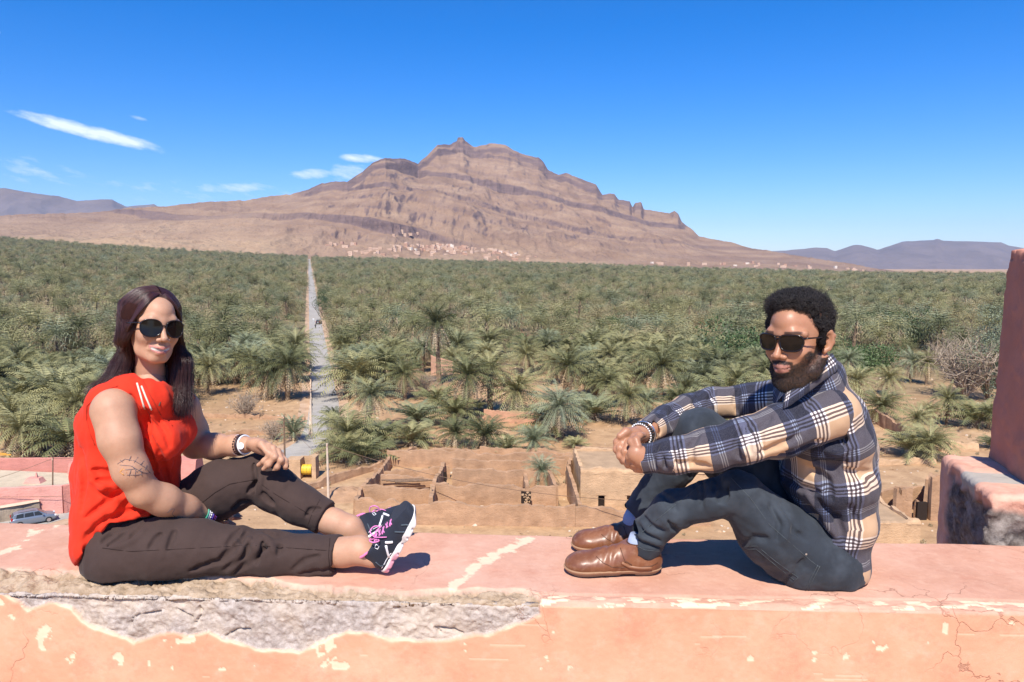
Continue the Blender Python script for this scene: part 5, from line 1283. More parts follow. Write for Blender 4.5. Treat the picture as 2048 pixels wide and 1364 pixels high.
def stroke(field, name, pts, r, mat, parent, off=.0012, n=5, flat=1.0):
    q = surf_line(field, pts, n=n); q = [p + nrm(np.array([0, 0, CAMZ]) - p) * off for p in q]
    q = [p for i, p in enumerate(q) if i == 0 or np.linalg.norm(p - q[i-1]) < .05]
    if len(q) < 2: return
    mb = MB(); mb.tube(q, r, 5, True); mb.build(name, mat, parent, smooth=True)
def wedge(field, a, b, c, Y, k=.002):
    """remove the part below line a-b and on the inner side of line b-c (pixels at depth Y, planes hold the world y axis)"""
    A, B, C_ = P(*a, Y), P(*b, Y), P(*c, Y); X, _, Z = field.grid()
    def side(p, q):
        n = np.array([-(q[2] - p[2]), (q[0] - p[0])]); n /= np.linalg.norm(n); return (X - p[0]) * n[0] + (Z - p[2]) * n[1]
    s1, s2 = side(A, B), side(B, C_)                      # positive = left-hand side of the direction
    return s1, s2
def skin_mat(name, col, rough=.48, tone=None):
    t = NT(name, rough, .4); c = t.coord(); n = t.noise(c, 18, 5, .6); n2 = t.noise(c, 160, 3, .6); vc = t.attr('tint', 'Color'); va = t.attr('tint', 'Alpha')
    b = t.ramp(n, [(.3, tuple(k * .88 for k in col)), (.7, tuple(min(1, k * 1.1) for k in col))]); b = t.mix(t.maprange(n2, .45, .7, 0, .18), b, (col[0] * .95, col[1] * .66, col[2] * .58))
    m = t.n.new('ShaderNodeAttribute'); m.attribute_name = 'tintf'; t.base(t.mix(m.outputs['Fac'], b, vc)); t.bump(n2, .25, .0012)
    t.b.inputs['Subsurface Weight'].default_value = .12; t.b.inputs['Subsurface Radius'].default_value = (.012, .005, .003); t.b.inputs['Subsurface Scale'].default_value = .5; return t.m
def cloth_mat(name, col, rough=.85, var=.12, weave=900, wb=.25, fade=None, sheen=.25):
    t = NT(name, rough, .15); c = t.coord(); n = t.noise(c, 14, 5, .6); n3 = t.noise(c, weave, 2, .5)
    b = t.ramp(n, [(.3, tuple(k * (1 - var) for k in col)), (.7, tuple(k * (1 + var) for k in col))])
    if fade is not None: b = t.mix(t.maprange(t.noise(c, 7, 4, .6), .45, .68, 0, .6), b, fade)
    b = t.mix(t.maprange(n3, .4, .65, 0, .25), b, tuple(min(1, k * 1.7 + .006) for k in col)); t.base(b); t.bump(n3, wb, .0006); t.bump(t.noise(c, 60, 3), .12, .002)
    t.b.inputs['Sheen Weight'].default_value = sheen; return t.m

def head_prims(f, T, s, sex):
    W = lambda x, y, z: T(np.array((x, y, z)) * s); R = T.R.T
    def E(c, r, k=.012, op='add', rot=None):
        f.ell(W(*c), np.array(r) * s, R if rot is None else (rot @ R), k, op)
    m = sex == 'm'; ly = 0 if m else -.0035
    E((0, -.018 if not m else -.010, .036), (.066 if not m else .071, .084 if not m else .082, .076 if not m else .084)); E((0, .028, -.015), (.063 if m else .0595, .060, .078), .02); E((0, .034, -.06), (.052 if m else .042, .046, .052 if m else .046), .02); E((0, .038, .05), (.058, .048, .048), .02)
    jw = .060 if m else .044; jz = 0 if m else .009
    for x in (-1, 1):
        f.chain([W(x * jw, -.012, -.045 + jz * .5), W(x * (jw - (.008 if m else .012)), .018, -.083 + jz), W(x * .016, .060, -.104 + jz)], [.017 * s, .014 * s, (.014 if m else .012) * s], .020)
        E((x * (.040 if m else .038), .056, -.028), (.021, .020, .019), .018)
        f.chain([W(x * .052, .060, .022), W(x * .030, .078, .026), W(x * .006, .081, .020)], [.009 * s, .0095 * s, .009 * s], .014)
        E((x * .032, .092, .000), (.019, .014, .0125), .012, 'sub'); E((x * .032, .067, .000), (.0125, .0125, .012), .002)
        f.chain([W(x * .045, .076, .0055), W(x * .032, .082, .0085), W(x * .02, .079, .005)], .0022 * s, .004); f.chain([W(x * .045, .075, -.004), W(x * .032, .080, -.0078), W(x * .02, .078, -.004)], .002 * s, .004)
    E((0, .061, -.099 + jz), (.022 if m else .015, .018, .015), .014)
    f.cone(W(0, .080, .014), W(0, .104, -.030), .0065 * s, .0088 * s, .011); E((0, .1065, -.033), (.0098 if m else .0088, .0095, .0085), .006)
    for x in (-1, 1): E((x * (.0135 if m else .012), .095, -.037), (.0072, .0095, .0068), .005)
    for x in (-1, 1): E((x * .0065, .1015, -.0435), (.0036, .005, .003), .002, 'sub')
    E((0, .070 + ly, -.066), (.030, .018, .021), .016)
    sm = .0065 if not m else 0.0; lw = 1.0 if m else 1.34; lr = .86 if m else .66
    f.chain([W(-.026 * lw, .074 + 2.2 * ly, -.064 + sm), W(-.014, .0860 + ly, -.0622), W(-.004, .0905 + ly, -.0607), W(.004, .0905 + ly, -.0607), W(.014, .0860 + ly, -.0622), W(.026 * lw, .074 + 2.2 * ly, -.064 + sm)], [.002, .004 * lr, .0045 * lr, .0045 * lr, .004 * lr, .002], .003)
    f.chain([W(-.022 * lw, .076 + 2 * ly, -.071 + sm * .8), W(-.009, .0858 + ly, -.0768), W(.009, .0858 + ly, -.0768), W(.022 * lw, .076 + 2 * ly, -.071 + sm * .8)], [.003, .0055 * lr, .0055 * lr, .003], .004)
    f.chain([W(-.025 * lw, .081 + 2.2 * ly, -.0665 + sm), W(-.011, .0930 + ly, -.0685), W(0, .0925 + ly, -.0687), W(.011, .0930 + ly, -.0685), W(.025 * lw, .081 + 2.2 * ly, -.0665 + sm)], [.0012, .0054 if not m else .0024, .0062 if not m else .0026, .0054 if not m else .0024, .0012], .001, 'sub')
    E((0, .076, -.090), (.02, .012, .006), .010, 'sub') if False else None
    if not m:
        f.chain([W(-.026, .0665, -.0625), W(-.014, .0765, -.0665), W(0, .0790, -.0672), W(.014, .0765, -.0665), W(.026, .0665, -.0625)], .0042 * s, .001)
        for x in (-1, 1): f.chain([W(x * .019, .088, -.036), W(x * .031, .078, -.047), W(x * .038, .068, -.060)], [.0022, .0026, .0018], .007, 'sub')
    for x in ((-1, 1) if m else ()):                                    # ears (hers are under the hair)
        a = Matrix.Rotation(x * -.35, 3, 'Z')
        ring = [(x * .074, -.002, -.026), (x * .080, -.010, -.022), (x * .086, -.020, -.006), (x * .088, -.022, .012), (x * .084, -.012, .024), (x * .077, .000, .022), (x * .074, .004, .008)]
        f.chain([W(*q) for q in ring], [.006 * s, .005 * s, .0045 * s, .0042 * s, .0042 * s, .004 * s, .004 * s], .004); E((x * .078, -.010, .000), (.004, .015, .024), .006); E((x * .075, .0, -.028), (.005, .006, .007), .004)
        E((x * .087, -.006, .004), (.005, .008, .013), .003, 'sub'); E((x * .079, .006, -.004), (.005, .004, .006), .003)
class Tr:
    def __init__(s, o, R): s.o = np.array(o, float); s.R = np.array(R, float)
    def __call__(s, p): return s.o + np.asarray(p) @ s.R.T
    def inv(s, p): return (np.asarray(p) - s.o) @ s.R
def head_tint(L, sex, s):
    """tint colour + factor from head-local coordinates"""
    L = L / s; n = len(L); col = np.zeros((n, 3)); fac = np.zeros(n); x, y, z = L.T; ax = np.abs(x)
    def put(mask, c): 
        for k in range(3): col[:, k] = col[:, k] * (1 - mask) + c[k] * mask
        return np.maximum(fac, mask)
    if sex == 'f':
        ch = .45 * np.exp(-(((ax - .038) / .02) ** 2 + ((z + .028) / .016) ** 2)) * (y > .04); fac = put(ch, (.60, .25, .18))
        nf = .5 * np.exp(-((x / .014) ** 2 + ((z + .034) / .012) ** 2)) * (y > .085); fac = put(np.maximum(nf, 0), (.62, .30, .22)) if False else fac
    zc = -.0670 + (.0075 if sex == 'f' else 0) * np.clip((ax - .010) / .025, 0, 1); k_ = 1.0 if sex == 'm' else 1.3
    up = sstep(.0075, .0045, np.abs(z - (zc + .0045 - .10 * np.clip(ax - .004, 0, 1) / k_ ** 2))) * sstep(.027 * k_, .024 * k_, ax) * (y > .055); lo = sstep(.0085, .006, np.abs(z - (zc - .006 + .20 / k_ ** 2 * np.clip(ax - .004, 0, 1)))) * sstep(.024 * k_, .020 * k_, ax) * (y > .055)
    lc = (.56, .20, .17) if sex == 'f' else (.48, .21, .165)
    lips = np.maximum(up, lo)
    if sex == 'm':
        wob = .005 * vnoise(x * 120, z * 120, None, 3)
        # beard: jaw, chin, moustache, sideburns
        jaw = sstep(-.042, -.056, z + .45 * np.clip(ax - .05, 0, 1) - .9 * np.clip(ax - .035, 0, .03) + wob + .0 * y) * sstep(-.03, -.015, y)
        line = np.interp(ax, [0, .012, .030, .045, .058, .075], [-.078, -.080, -.062, -.050, -.030, .004]); bd = sstep(.004, -.004, z - line + wob) * sstep(-.020, -.004, y + .35 * (z + .06))
        mo = sstep(.010, .006, np.abs(z + .0545 + .12 * ax)) * sstep(.034, .028, ax) * (y > .055); sb = sstep(.022, .014, np.abs(y - .002 + .15 * z)) * sstep(-.06, -.03, z) * (1 - sstep(.03, .05, z)) * (ax > .055)
        gap = np.exp(-(((z + .080) / .004) ** 2)) * .0
        b = np.clip(np.maximum(np.maximum(bd, mo), sb), 0, 1) * (1 - lips); dens = .90 - .35 * np.exp(-(((ax - .050) / .014) ** 2 + ((z + .045) / .02) ** 2))
        fac = put(b * dens, (.022, .015, .012)); 
        fur = np.exp(-((ax - .006) / .0012) ** 2) * np.exp(-((z - .032) / .010) ** 2) * .35; fac = put(np.maximum(fur, 0), (.22, .10, .06)) if False else fac
    if sex == 'm': fac = fac * (1 - sstep(.066, .071, ax) * (z > -.045) * (y < .012))
    beardfac = fac.copy() if sex == 'm' else None
    fac = put(lips * .85, lc)
    if sex == 'm': fac = put(np.exp(-((z - zc + .0012) / .0014) ** 2) * sstep(.026, .022, ax) * (y > .055) * .9, (.06, .02, .018))
    if sex == 'f':
        teeth = sstep(.0046, .0036, np.abs(z - zc + .0008)) * sstep(.030, .026, ax) * (y > .050) * (y < np.where(ax < .014, .0885, .0862)); fac = put(teeth, (.50, .45, .40))
    br = sstep(.0048, .0028, np.abs(z - (.0265 + .05 * (ax - .02) - 3.2 * np.clip(ax - .042, 0, 1) ** 1.3 * .3))) * sstep(.013, .018, ax) * sstep(.056, .050, ax) * (y > .045)
    fac = put(br * (.0 if sex == 'f' else .8), (.05, .03, .02) if sex == 'f' else (.015, .011, .01))
    return col, fac, (beardfac if sex == 'm' else lips)
def strands(name, curves, rad, mat, parent, kind='stuff'):
    n = len(curves); k = curves.shape[1]; hc = bpy.data.hair_curves.new(name); hc.add_curves([k] * n)
    hc.attributes['position'].data.foreach_set('vector', np.ascontiguousarray(curves, np.float32).ravel()) if 'position' in hc.attributes else None
    ra = hc.attributes.get('radius') or hc.attributes.new('radius', 'FLOAT', 'POINT'); taper = np.tile(np.linspace(1, .45, k), n) * rad; ra.data.foreach_set('value', taper.astype(np.float32))
    rn = hc.attributes.new('rnd', 'FLOAT', 'CURVE'); rn.data.foreach_set('value', np.random.default_rng(3).uniform(0, 1, n).astype(np.float32))
    hc.materials.append(mat); o = bpy.data.objects.new(name, hc); COL.objects.link(o); o.parent = parent; o['kind'] = kind; return o
def hair_mat(name, c0, c1, rough=.35):
    t = NT(name, rough, .5); r = t.attr('rnd'); t.base(t.ramp(r, [(.0, c0), (.7, c1), (1.0, tuple(k * 1.5 for k in c1))])); t.b.inputs['Anisotropic'].default_value = .4; return t.m
def smooth_path(pts, k):
    """Catmull-Rom through the control points (n curves, m controls, 3) -> (n, k, 3)"""
    pts = np.asarray(pts, float); m = pts.shape[1]; pp = np.concatenate([2 * pts[:, :1] - pts[:, 1:2], pts, 2 * pts[:, -1:] - pts[:, -2:-1]], 1); u = np.linspace(0, m - 1 - 1e-6, k); i = u.astype(int); t = (u - i)[None, :, None]
    a, b, c, d = pp[:, i], pp[:, i+1], pp[:, i+2], pp[:, i+3]; return .5 * ((2*b) + (-a + c) * t + (2*a - 5*b + 4*c - d) * t**2 + (-a + 3*b - 3*c + d) * t**3)
def torus(mb, c, ax, R, r, n=28, m=6, sq=1.0, ref=None):
    ax = nrm(ax); a = nrm(np.cross(ax, (0.3, .2, 1) if ref is None else ref)); b = np.cross(ax, a); V = []; F = []
    for i in range(n):
        t = 2 * math.pi * i / n; d = math.cos(t) * a + math.sin(t) * b * sq
        for j in range(m): s = 2 * math.pi * j / m; V.append(np.array(c) + d * R + (math.cos(s) * nrm(d) + math.sin(s) * ax) * r)
    for i in range(n):
        for j in range(m): F.append([i*m+j, ((i+1)%n)*m+j, ((i+1)%n)*m+(j+1)%m, i*m+(j+1)%m])
    mb.add(V, F); return mb
def beads(name, c, ax, R, rb, n, mat, parent, sq=1.0):
    ax = nrm(ax); a = nrm(np.cross(ax, (0.3, .2, 1))); b = np.cross(ax, a); mb = MB()
    for i in range(n):
        t = 2 * math.pi * i / n; p = np.array(c) + (math.cos(t) * a + math.sin(t) * b * sq) * R
        bm = [(0, 0, 1)] + [(math.cos(q) * .87, math.sin(q) * .87, z) for z in (.5, -.5) for q in np.arange(6) * math.pi / 3] + [(0, 0, -1)]
        F = [[0, 1 + k, 1 + (k + 1) % 6] for k in range(6)] + [[1 + k, 7 + k, 7 + (k + 1) % 6, 1 + (k + 1) % 6] for k in range(6)] + [[13, 7 + (k + 1) % 6, 7 + k] for k in range(6)]
        mb.add(p + np.array(bm) * rb, F)
    return mb.build(name, mat, parent, smooth=True)
def sunglasses(parent, T, s, sex):
    fr = NT('sunglass_frame', .18, .6); fr.base((.012, .008, .008)); ln = NT('sunglass_lens', .06, .7); ln.base((.010, .007, .006)); ln.b.inputs['Specular IOR Level'].default_value = .28; fr.b.inputs['Specular IOR Level'].default_value = .4; root = tag(empty('sunglasses', (0, 0, 0)), 'dark round sunglasses worn by the woman' if sex == 'f' else 'dark square sunglasses worn by the bearded man', 'sunglasses')
    def curve_y(x): return (.0970 if sex == 'f' else .0950) - 4.6 * x * x
    for sd in (-1, 1):
        pts = []; n = 44
        for i in range(n):
            t = 2 * math.pi * i / n; c, q = math.cos(t), math.sin(t)
            if sex == 'f': rx, rz = .0285, .0285; ex = 2.25; xx = np.sign(c) * abs(c) ** (2/ex) * rx; zz = np.sign(q) * abs(q) ** (2/ex) * rz; zz = zz * (.86 if q > 0 else 1.0); xx = xx * (1 + .10 * (q > 0) * abs(q))
            else: rx, rz = .0275, .0208; ex = 3.4; xx = np.sign(c) * abs(c) ** (2/ex) * rx; zz = np.sign(q) * abs(q) ** (2/ex) * rz; xx = xx * (1.06 if q > 0 else 1 - .16 * abs(q))
            x = sd * (.0355 if sex == 'f' else .0335) + xx * 1.0; pts.append(T(np.array((x, curve_y(x) + (.002 if sex == 'f' else .003), .001 + zz)) * s))
        mb = MB(); pp = pts + [pts[0]]; mb.tube(pp, .0021 * s if sex == 'f' else .0024 * s, 6, False); rim = mb.build('rim', fr.m, root, smooth=True)
        c = sum(pts) / n; off = T.R[:, 1] * .0015; V = [c + off] + pts; mb = MB(); V2 = [v - T.R[:, 1] * .0012 for v in V]
        mb.add(V + V2, [[0, 1 + i, 1 + (i + 1) % n] for i in range(n)] + [[n + 1, n + 2 + (i + 1) % n, n + 2 + i] for i in range(n)]); mb.build('lens', ln.m, root, smooth=True)
        hx = sd * .0635; mb = MB(); mb.tube([T(np.array(q) * s) for q in ((hx * .93, curve_y(hx * .93) + .001, .013), (sd * .071, .068, .0135), (sd * .0775, .035, .012), (sd * .079, .0, .010), (sd * .079, -.018, .002), (sd * .078, -.028, -.014))], [.0028, .0026, .0022, .0022, .002, .0016], 6, flat=1.0); mb.build('temple_arm', fr.m, root, smooth=True)
    zb = .010 if sex == 'm' else .006
    mb = MB(); mb.tube([T(np.array(q) * s) for q in ((-.010, .0965, zb), (0, .0985, zb + .002), (.010, .0965, zb))], .002 * s, 6); mb.build('bridge', fr.m, root, smooth=True)
    if sex == 'm': mb = MB(); mb.tube([T(np.array(q) * s) for q in ((-.012, .096, .017), (0, .098, .0185), (.012, .096, .017))], .0018 * s, 6); mb.build('bridge', fr.m, root, smooth=True)
    return root
def cloth_obj(name, f, mat, parent, it=1, uv=None, attrs=None):
    V, F = f.extract(); V = relax(V, F, it, .5); me = mesh_np(name, V, F)
    if uv is not None: q = uv(V); add_attr(me, 'plaid', np.concatenate([q, np.zeros((len(q), 1))], 1), 'FLOAT_VECTOR')
    return link(name, me, mat, parent)
def bbox(pts, m): p = np.array(pts); return p.min(0) - m, p.max(0) + m

# ================================================================== the woman
def woman():
    root = tag(empty('person', (0, 0, 0)), 'woman in a red sleeveless top, brown trousers and sneakers sitting on the wall', 'person')
    SK = skin_mat('woman_skin', (.50, .28, .175), .56)
    J = dict(pel=P(258, 1098, 2.32), nh=P(285, 1100, 2.26), fh=P(330, 1050, 2.44), nk=P(520, 1107, 2.26), na=P(718, 1100, 2.225), fk=P(522, 950, 2.465), fa=P(700, 1052, 2.36))
    ho = P(305, 655, 2.345); T = Tr(ho, frame((.70, -.70, .03), nrm((.10, .05, 1)))); s = 1.0
    neck = [T((0, -.018, -.06)), P(300, 742, 2.37), P(298, 790, 2.37)]
    # --- head (fine) and body (coarser) extracted apart and joined into ONE mesh
    f = Field(ho - (.13, .14, .20), ho + (.13, .14, .14), .0019); head_prims(f, T, s, 'f'); f.chain(neck, [.044, .041, .056], .014)
    f.plane(P(300, 770, 2.36) , (0, 0, -1)); HV, HF = f.extract(); HV = relax(HV, HF, 1, .4)
    hc, hf, lips = head_tint(T.inv(HV), 'f', s)
    b = Field((-1.50, 1.98, -.02), (-.30, 2.72, .72), .0042)
    b.chain([P(300, 742, 2.37), P(298, 790, 2.37)], [.040, .055], .02)
    b.chain([P(300, 770, 2.355), P(316, 806, 2.32)], [.045, .042], .02); b.chain([P(298, 805, 2.37), P(268, 850, 2.35), P(262, 960, 2.33), P(258, 1060, 2.32)], [.055, .08, .08, .08], .04)
    b.chain([P(228, 812, 2.215), P(298, 812, 2.36), P(366, 818, 2.50)], [.050, .035, .048], .03)
    b.chain([P(226, 822, 2.205), P(240, 880, 2.175), P(262, 940, 2.175), P(288, 984, 2.20)], [.063, .055, .049, .043], .02)            # near upper arm
    b.chain([P(288, 984, 2.20), P(328, 1000, 2.245), P(372, 1015, 2.31), P(412, 1028, 2.38)], [.045, .046, .037, .027], .02)
    b.chain([P(364, 815, 2.50), P(384, 862, 2.53), P(390, 890, 2.54)], [.058, .050, .044], .02); b.chain([P(390, 890, 2.54), P(430, 893, 2.50), P(470, 891, 2.455), P(494, 889, 2.43)], [.044, .042, .032, .027], .02)
    b.chain([J['pel'], J['nh'], J['nk'], J['na']], [.07, .07, .042, .034], .03); b.chain([J['pel'], J['fh'], J['fk'], P(600, 1014, 2.415), P(652, 1040, 2.40), J['fa']], [.07, .065, .042, .036, .035, .032], .03)
    b.chain([P(640, 1110, 2.245), P(690, 1105, 2.235), P(720, 1100, 2.225), P(745, 1112, 2.215)], [.042, .040, .0375, .036], .02)
    b.chain([P(640, 1036, 2.40), P(668, 1044, 2.39), P(700, 1058, 2.37), P(718, 1078, 2.36)], [.036, .038, .036, .033], .02)
    BV, BF = b.extract(); BV = relax(BV, BF, 2, .5)
    # hands
    h = Field(P(480, 870, 2.30) - (.02, .0, .13), P(585, 870, 2.48) + (.02, .03, .03), .0019)
    h.chain([P(486, 889, 2.44), P(500, 888, 2.425), P(520, 889, 2.395)], [.027, .025, .027], .01, flat=.75, fdir=(0, .4, 1)); h.chain([P(512, 889, 2.40), P(538, 896, 2.38)], [.026, .022], .012, flat=.7, fdir=(.3, .6, 1)); h.chain([P(515, 893, 2.40), P(552, 908, 2.385)], [.022, .018], .012)
    for fg in ([(538, 891, 2.375), (541, 908, 2.352), (528, 922, 2.352), (517, 930, 2.362)], [(547, 896, 2.372), (550, 914, 2.345), (538, 929, 2.345), (527, 938, 2.352)], [(556, 902, 2.372), (562, 920, 2.35), (555, 934, 2.35), (548, 941, 2.356)], [(561, 909, 2.378), (570, 922, 2.365), (572, 932, 2.363), (571, 940, 2.37)]):
        h.chain([P(*q) for q in fg], [.0098, .0088, .0080, .0068], .004); 
        for q in fg[:2]: h.ell(P(*q), (.0100,) * 3, None, .004)
    h.chain([P(508, 884, 2.41), P(523, 889, 2.368), P(532, 902, 2.352)], [.014, .0105, .008], .008)
    for (px, py, Y) in ((517, 930, 2.355), (527, 938, 2.345), (548, 941, 2.349), (571, 940, 2.362), (532, 902, 2.345)): pass
    V1, F1 = h.extract(); V1 = relax(V1, F1, 1, .4)
    h = Field(P(405, 1050, 2.36) - (.03, .0, .03), P(505, 1020, 2.62) + (.02, .03, .03), .0021)
    h.chain([P(408, 1028, 2.375), P(428, 1032, 2.42), P(448, 1036, 2.47)], [.027, .024, .03], .01, flat=.7, fdir=(0, 0, 1))
    for k, fg in enumerate(([(450, 1034, 2.48), (475, 1038, 2.50), (492, 1047, 2.51)], [(452, 1032, 2.50), (478, 1035, 2.525), (498, 1044, 2.54)], [(450, 1029, 2.52), (474, 1031, 2.55), (492, 1039, 2.57)], [(446, 1027, 2.53), (466, 1028, 2.57), (480, 1033, 2.59)])): h.chain([P(*q) for q in fg], [.0098, .0088, .007], .004)
    h.chain([P(425, 1032, 2.41), P(448, 1040, 2.43), P(468, 1050, 2.44)], [.013, .010, .008], .006)
    V2, F2 = h.extract(); V2 = relax(V2, F2, 1, .4)
    Vs = [HV, BV, V1, V2]; Fs = [HF, BF, F1, F2]; off = 0; FF = []
    for v_, f_ in zip(Vs, Fs): FF.append(f_ + off); off += len(v_)
    V = np.concatenate(Vs); me = mesh_np('body', V, np.concatenate(FF)); nb = off - len(HV)
    add_attr(me, 'tint', np.concatenate([hc, np.tile((.55, .3, .22), (nb, 1))]), 'FLOAT_COLOR'); add_attr(me, 'tintf', np.concatenate([hf, np.zeros(nb)]))
    link('body', me, SK, root)
    # nails
    NM = simple('finger_nail', (.72, .48, .42), .3, .5, .05)
    # --- trousers
    t = Field((-1.46, 2.06, -.035), (-.34, 2.66, .50), .0042)
    t.ell(P(252, 1108, 2.315), (.125, .155, .108), None, .03); t.ell(P(245, 1060, 2.33), (.10, .14, .12), None, .04)
    t.chain([P(250, 1112, 2.245), P(325, 1101, 2.245), P(400, 1098, 2.245), P(470, 1103, 2.25), P(540, 1108, 2.255), P(620, 1112, 2.25), P(676, 1112, 2.24)], [.100, .104, .087, .074, .070, .063, .0615], .03)
    t.chain([P(290, 1070, 2.42), P(350, 1035, 2.435), P(440, 978, 2.45), P(520, 951, 2.462)], [.10, .098, .094, .078], .03)
    t.chain([P(522, 951, 2.462), P(556, 982, 2.44), P(600, 1010, 2.415), P(652, 1036, 2.40)], [.076, .071, .064, .0585], .02)
    # cuffs
    a_, b_ = P(672, 1111, 2.24), P(654, 1113, 2.243); t.cone(a_, b_, .0655, .0655, .003); ax = nrm(P(690, 1110, 2.24) - P(640, 1113, 2.25)); t.plane(P(676, 1111, 2.24), ax, k=.003) if False else None
    X, Y, Z = t.grid()
    def cut(pos, axis, region, y0, y1):
        d = (X - pos[0]) * axis[0] + (Y - pos[1]) * axis[1] + (Z - pos[2]) * axis[2]; near = (np.abs(X - pos[0]) < region) & (Y > y0) & (Y < y1) & (np.abs(Z - pos[2]) < region); t.d[near] = np.maximum(t.d, d)[near]
    cut(P(677, 1111, 2.24), nrm(P(690, 1113, 2.24) - P(640, 1107, 2.25)), .12, 0, 2.33); t.cone(P(696, 1106, 2.235), P(684, 1107, 2.238), .050, .046, .004, 'sub')
    cut(P(651, 1036, 2.40), nrm(P(660, 1042, 2.39) - P(600, 1010, 2.415)), .12, 2.33, 9); t.cone(P(674, 1047, 2.39), P(664, 1042, 2.395), .046, .042, .004, 'sub')
    t.plane((0, 0, .0015), (0, 0, -1), k=.004)
    for pts, w, dp in (([(200, 1062), (235, 1048), (268, 1034)], .007, .006), ([(205, 1085), (228, 1064), (262, 1045)], .008, .007), ([(212, 1096), (238, 1078), (250, 1066)], .007, .006), ([(252, 1100), (264, 1070), (288, 1045)], .006, .006), ([(298, 1098), (312, 1078), (322, 1068)], .006, .005), ([(336, 1098), (346, 1075), (350, 1062)], .006, .005),
                       ([(380, 1140), (440, 1120), (478, 1088), (492, 1066)], .009, .009), ([(450, 1140), (488, 1112), (506, 1078)], .008, .008), ([(470, 1145), (505, 1120), (520, 1100), (530, 1080)], .009, .009), ([(455, 1090), (470, 1070), (482, 1056)], .007, .006), ([(540, 1085), (520, 1108), (515, 1128)], .008, .007), ([(560, 1090), (556, 1110)], .006, .004),
                       ([(530, 1062), (548, 1072), (575, 1068)], .007, .007), ([(600, 1148), (650, 1142), (690, 1130)], .007, .005), ([(508, 925), (514, 955), (510, 990)], .008, .008), ([(495, 985), (508, 972), (514, 962)], .008, .007), ([(525, 985), (535, 1000), (548, 1008)], .007, .006), ([(500, 1000), (480, 1005), (462, 1018)], .007, .005), ([(612, 1030), (622, 1020), (640, 1018)], .006, .005), ([(585, 1140), (610, 1120), (640, 1112)], .006, .004)): crease(t, pts, w, dp * 1.25, .009)
    for pts in ([(470, 1082), (482, 1100), (470, 1125)], [(520, 1066), (535, 1078), (548, 1100)], [(220, 1070), (250, 1055), (275, 1040)], [(516, 930), (522, 958), (519, 985)], [(498, 1078), (512, 1098), (500, 1125)], [(225, 1095), (260, 1088), (285, 1066)]): fold(t, pts, .006)
    t.noise(.0035, .045, 11, 3); t.noise(.0028, .06, 13, 2, anis=(2.4, .8, .8)); t.noise(.0012, .014, 12, 2)
    TM = cloth_mat('brown_twill', (.052, .033, .028), .85, .1, sheen=.06); tr = cloth_obj('trousers', t, TM, root, 2)
    SM = simple('trouser_seam', (.030, .019, .017), .9, .1)
    for pts in ([(205, 1096), (260, 1103), (320, 1100), (380, 1097), (440, 1094), (484, 1091)], [(512, 1091), (580, 1096), (640, 1100), (664, 1102)], [(405, 1005), (430, 985), (460, 968), (505, 960)], [(518, 965), (545, 985), (590, 1012), (625, 1032)], [(660, 1076), (657, 1112), (660, 1146)], [(640, 999), (625, 1025), (614, 1056)]): stroke(t, 'seam', pts, .0011, SM, tr)
    # --- red top
    q = Field((-1.50, 2.03, .0), (-.88, 2.68, .62), .0040); S_, N_ = nrm((.62, .78, 0)), nrm((.78, -.62, 0)); R = np.stack([S_, N_, (0, 0, 1)])
    for (c, r) in ((P(268, 840, 2.355), (.165, .108, .13)), (P(262, 930, 2.345), (.158, .115, .13)), (P(258, 1010, 2.335), (.165, .128, .13)), (P(250, 1075, 2.325), (.165, .125, .12))): q.ell(c, r, R, .05)
    q.ell(P(325, 880, 2.295), (.060, .058, .064), None, .05); q.ell(P(357, 860, 2.385), (.056, .056, .062), None, .05)
    q.chain([P(214, 806, 2.25), P(250, 788, 2.29), P(285, 778, 2.345), P(330, 782, 2.42), P(368, 812, 2.50)], [.060, .054, .050, .050, .046], .03); q.chain([P(262, 788, 2.27), P(300, 800, 2.30), P(345, 800, 2.40)], [.05, .062, .05], .04)
    q.chain([P(190, 850, 2.30), P(182, 950, 2.32), P(180, 1040, 2.32), P(176, 1100, 2.33)], [.05, .055, .055, .045], .04)
    # armholes, neckline, hem
    q.chain([P(222, 836, 2.175), P(238, 880, 2.165), P(256, 930, 2.160)], [.066, .066, .060], .004, 'sub'); q.ell(P(224, 828, 2.150), (.064, .060, .072), None, .004, 'sub')
    q.chain([P(372, 826, 2.53), P(392, 870, 2.56)], [.054, .052], .004, 'sub')
    q.chain([P(300, 725, 2.37), P(303, 766, 2.335)], [.050, .044], .010, 'sub')
    X, Y, Z = q.grid(); A_, B_, C_ = P(158, 1138, 2.28), P(218, 1047, 2.2), P(330, 1022, 2.3)
    def sd(p, r_): n = np.array([-(r_[2] - p[2]), r_[0] - p[0]]); n /= np.linalg.norm(n); return (X - p[0]) * n[0] + (Z - p[2]) * n[1]
    d1, d2 = -sd(A_, B_), -sd(B_, C_); q.d = np.maximum(q.d, np.minimum(d1, d2)).astype(np.float32)
    q.chain([P(160, 1142, 2.30), P(180, 1142, 2.26)], [.03, .03], .004, 'sub') if False else None
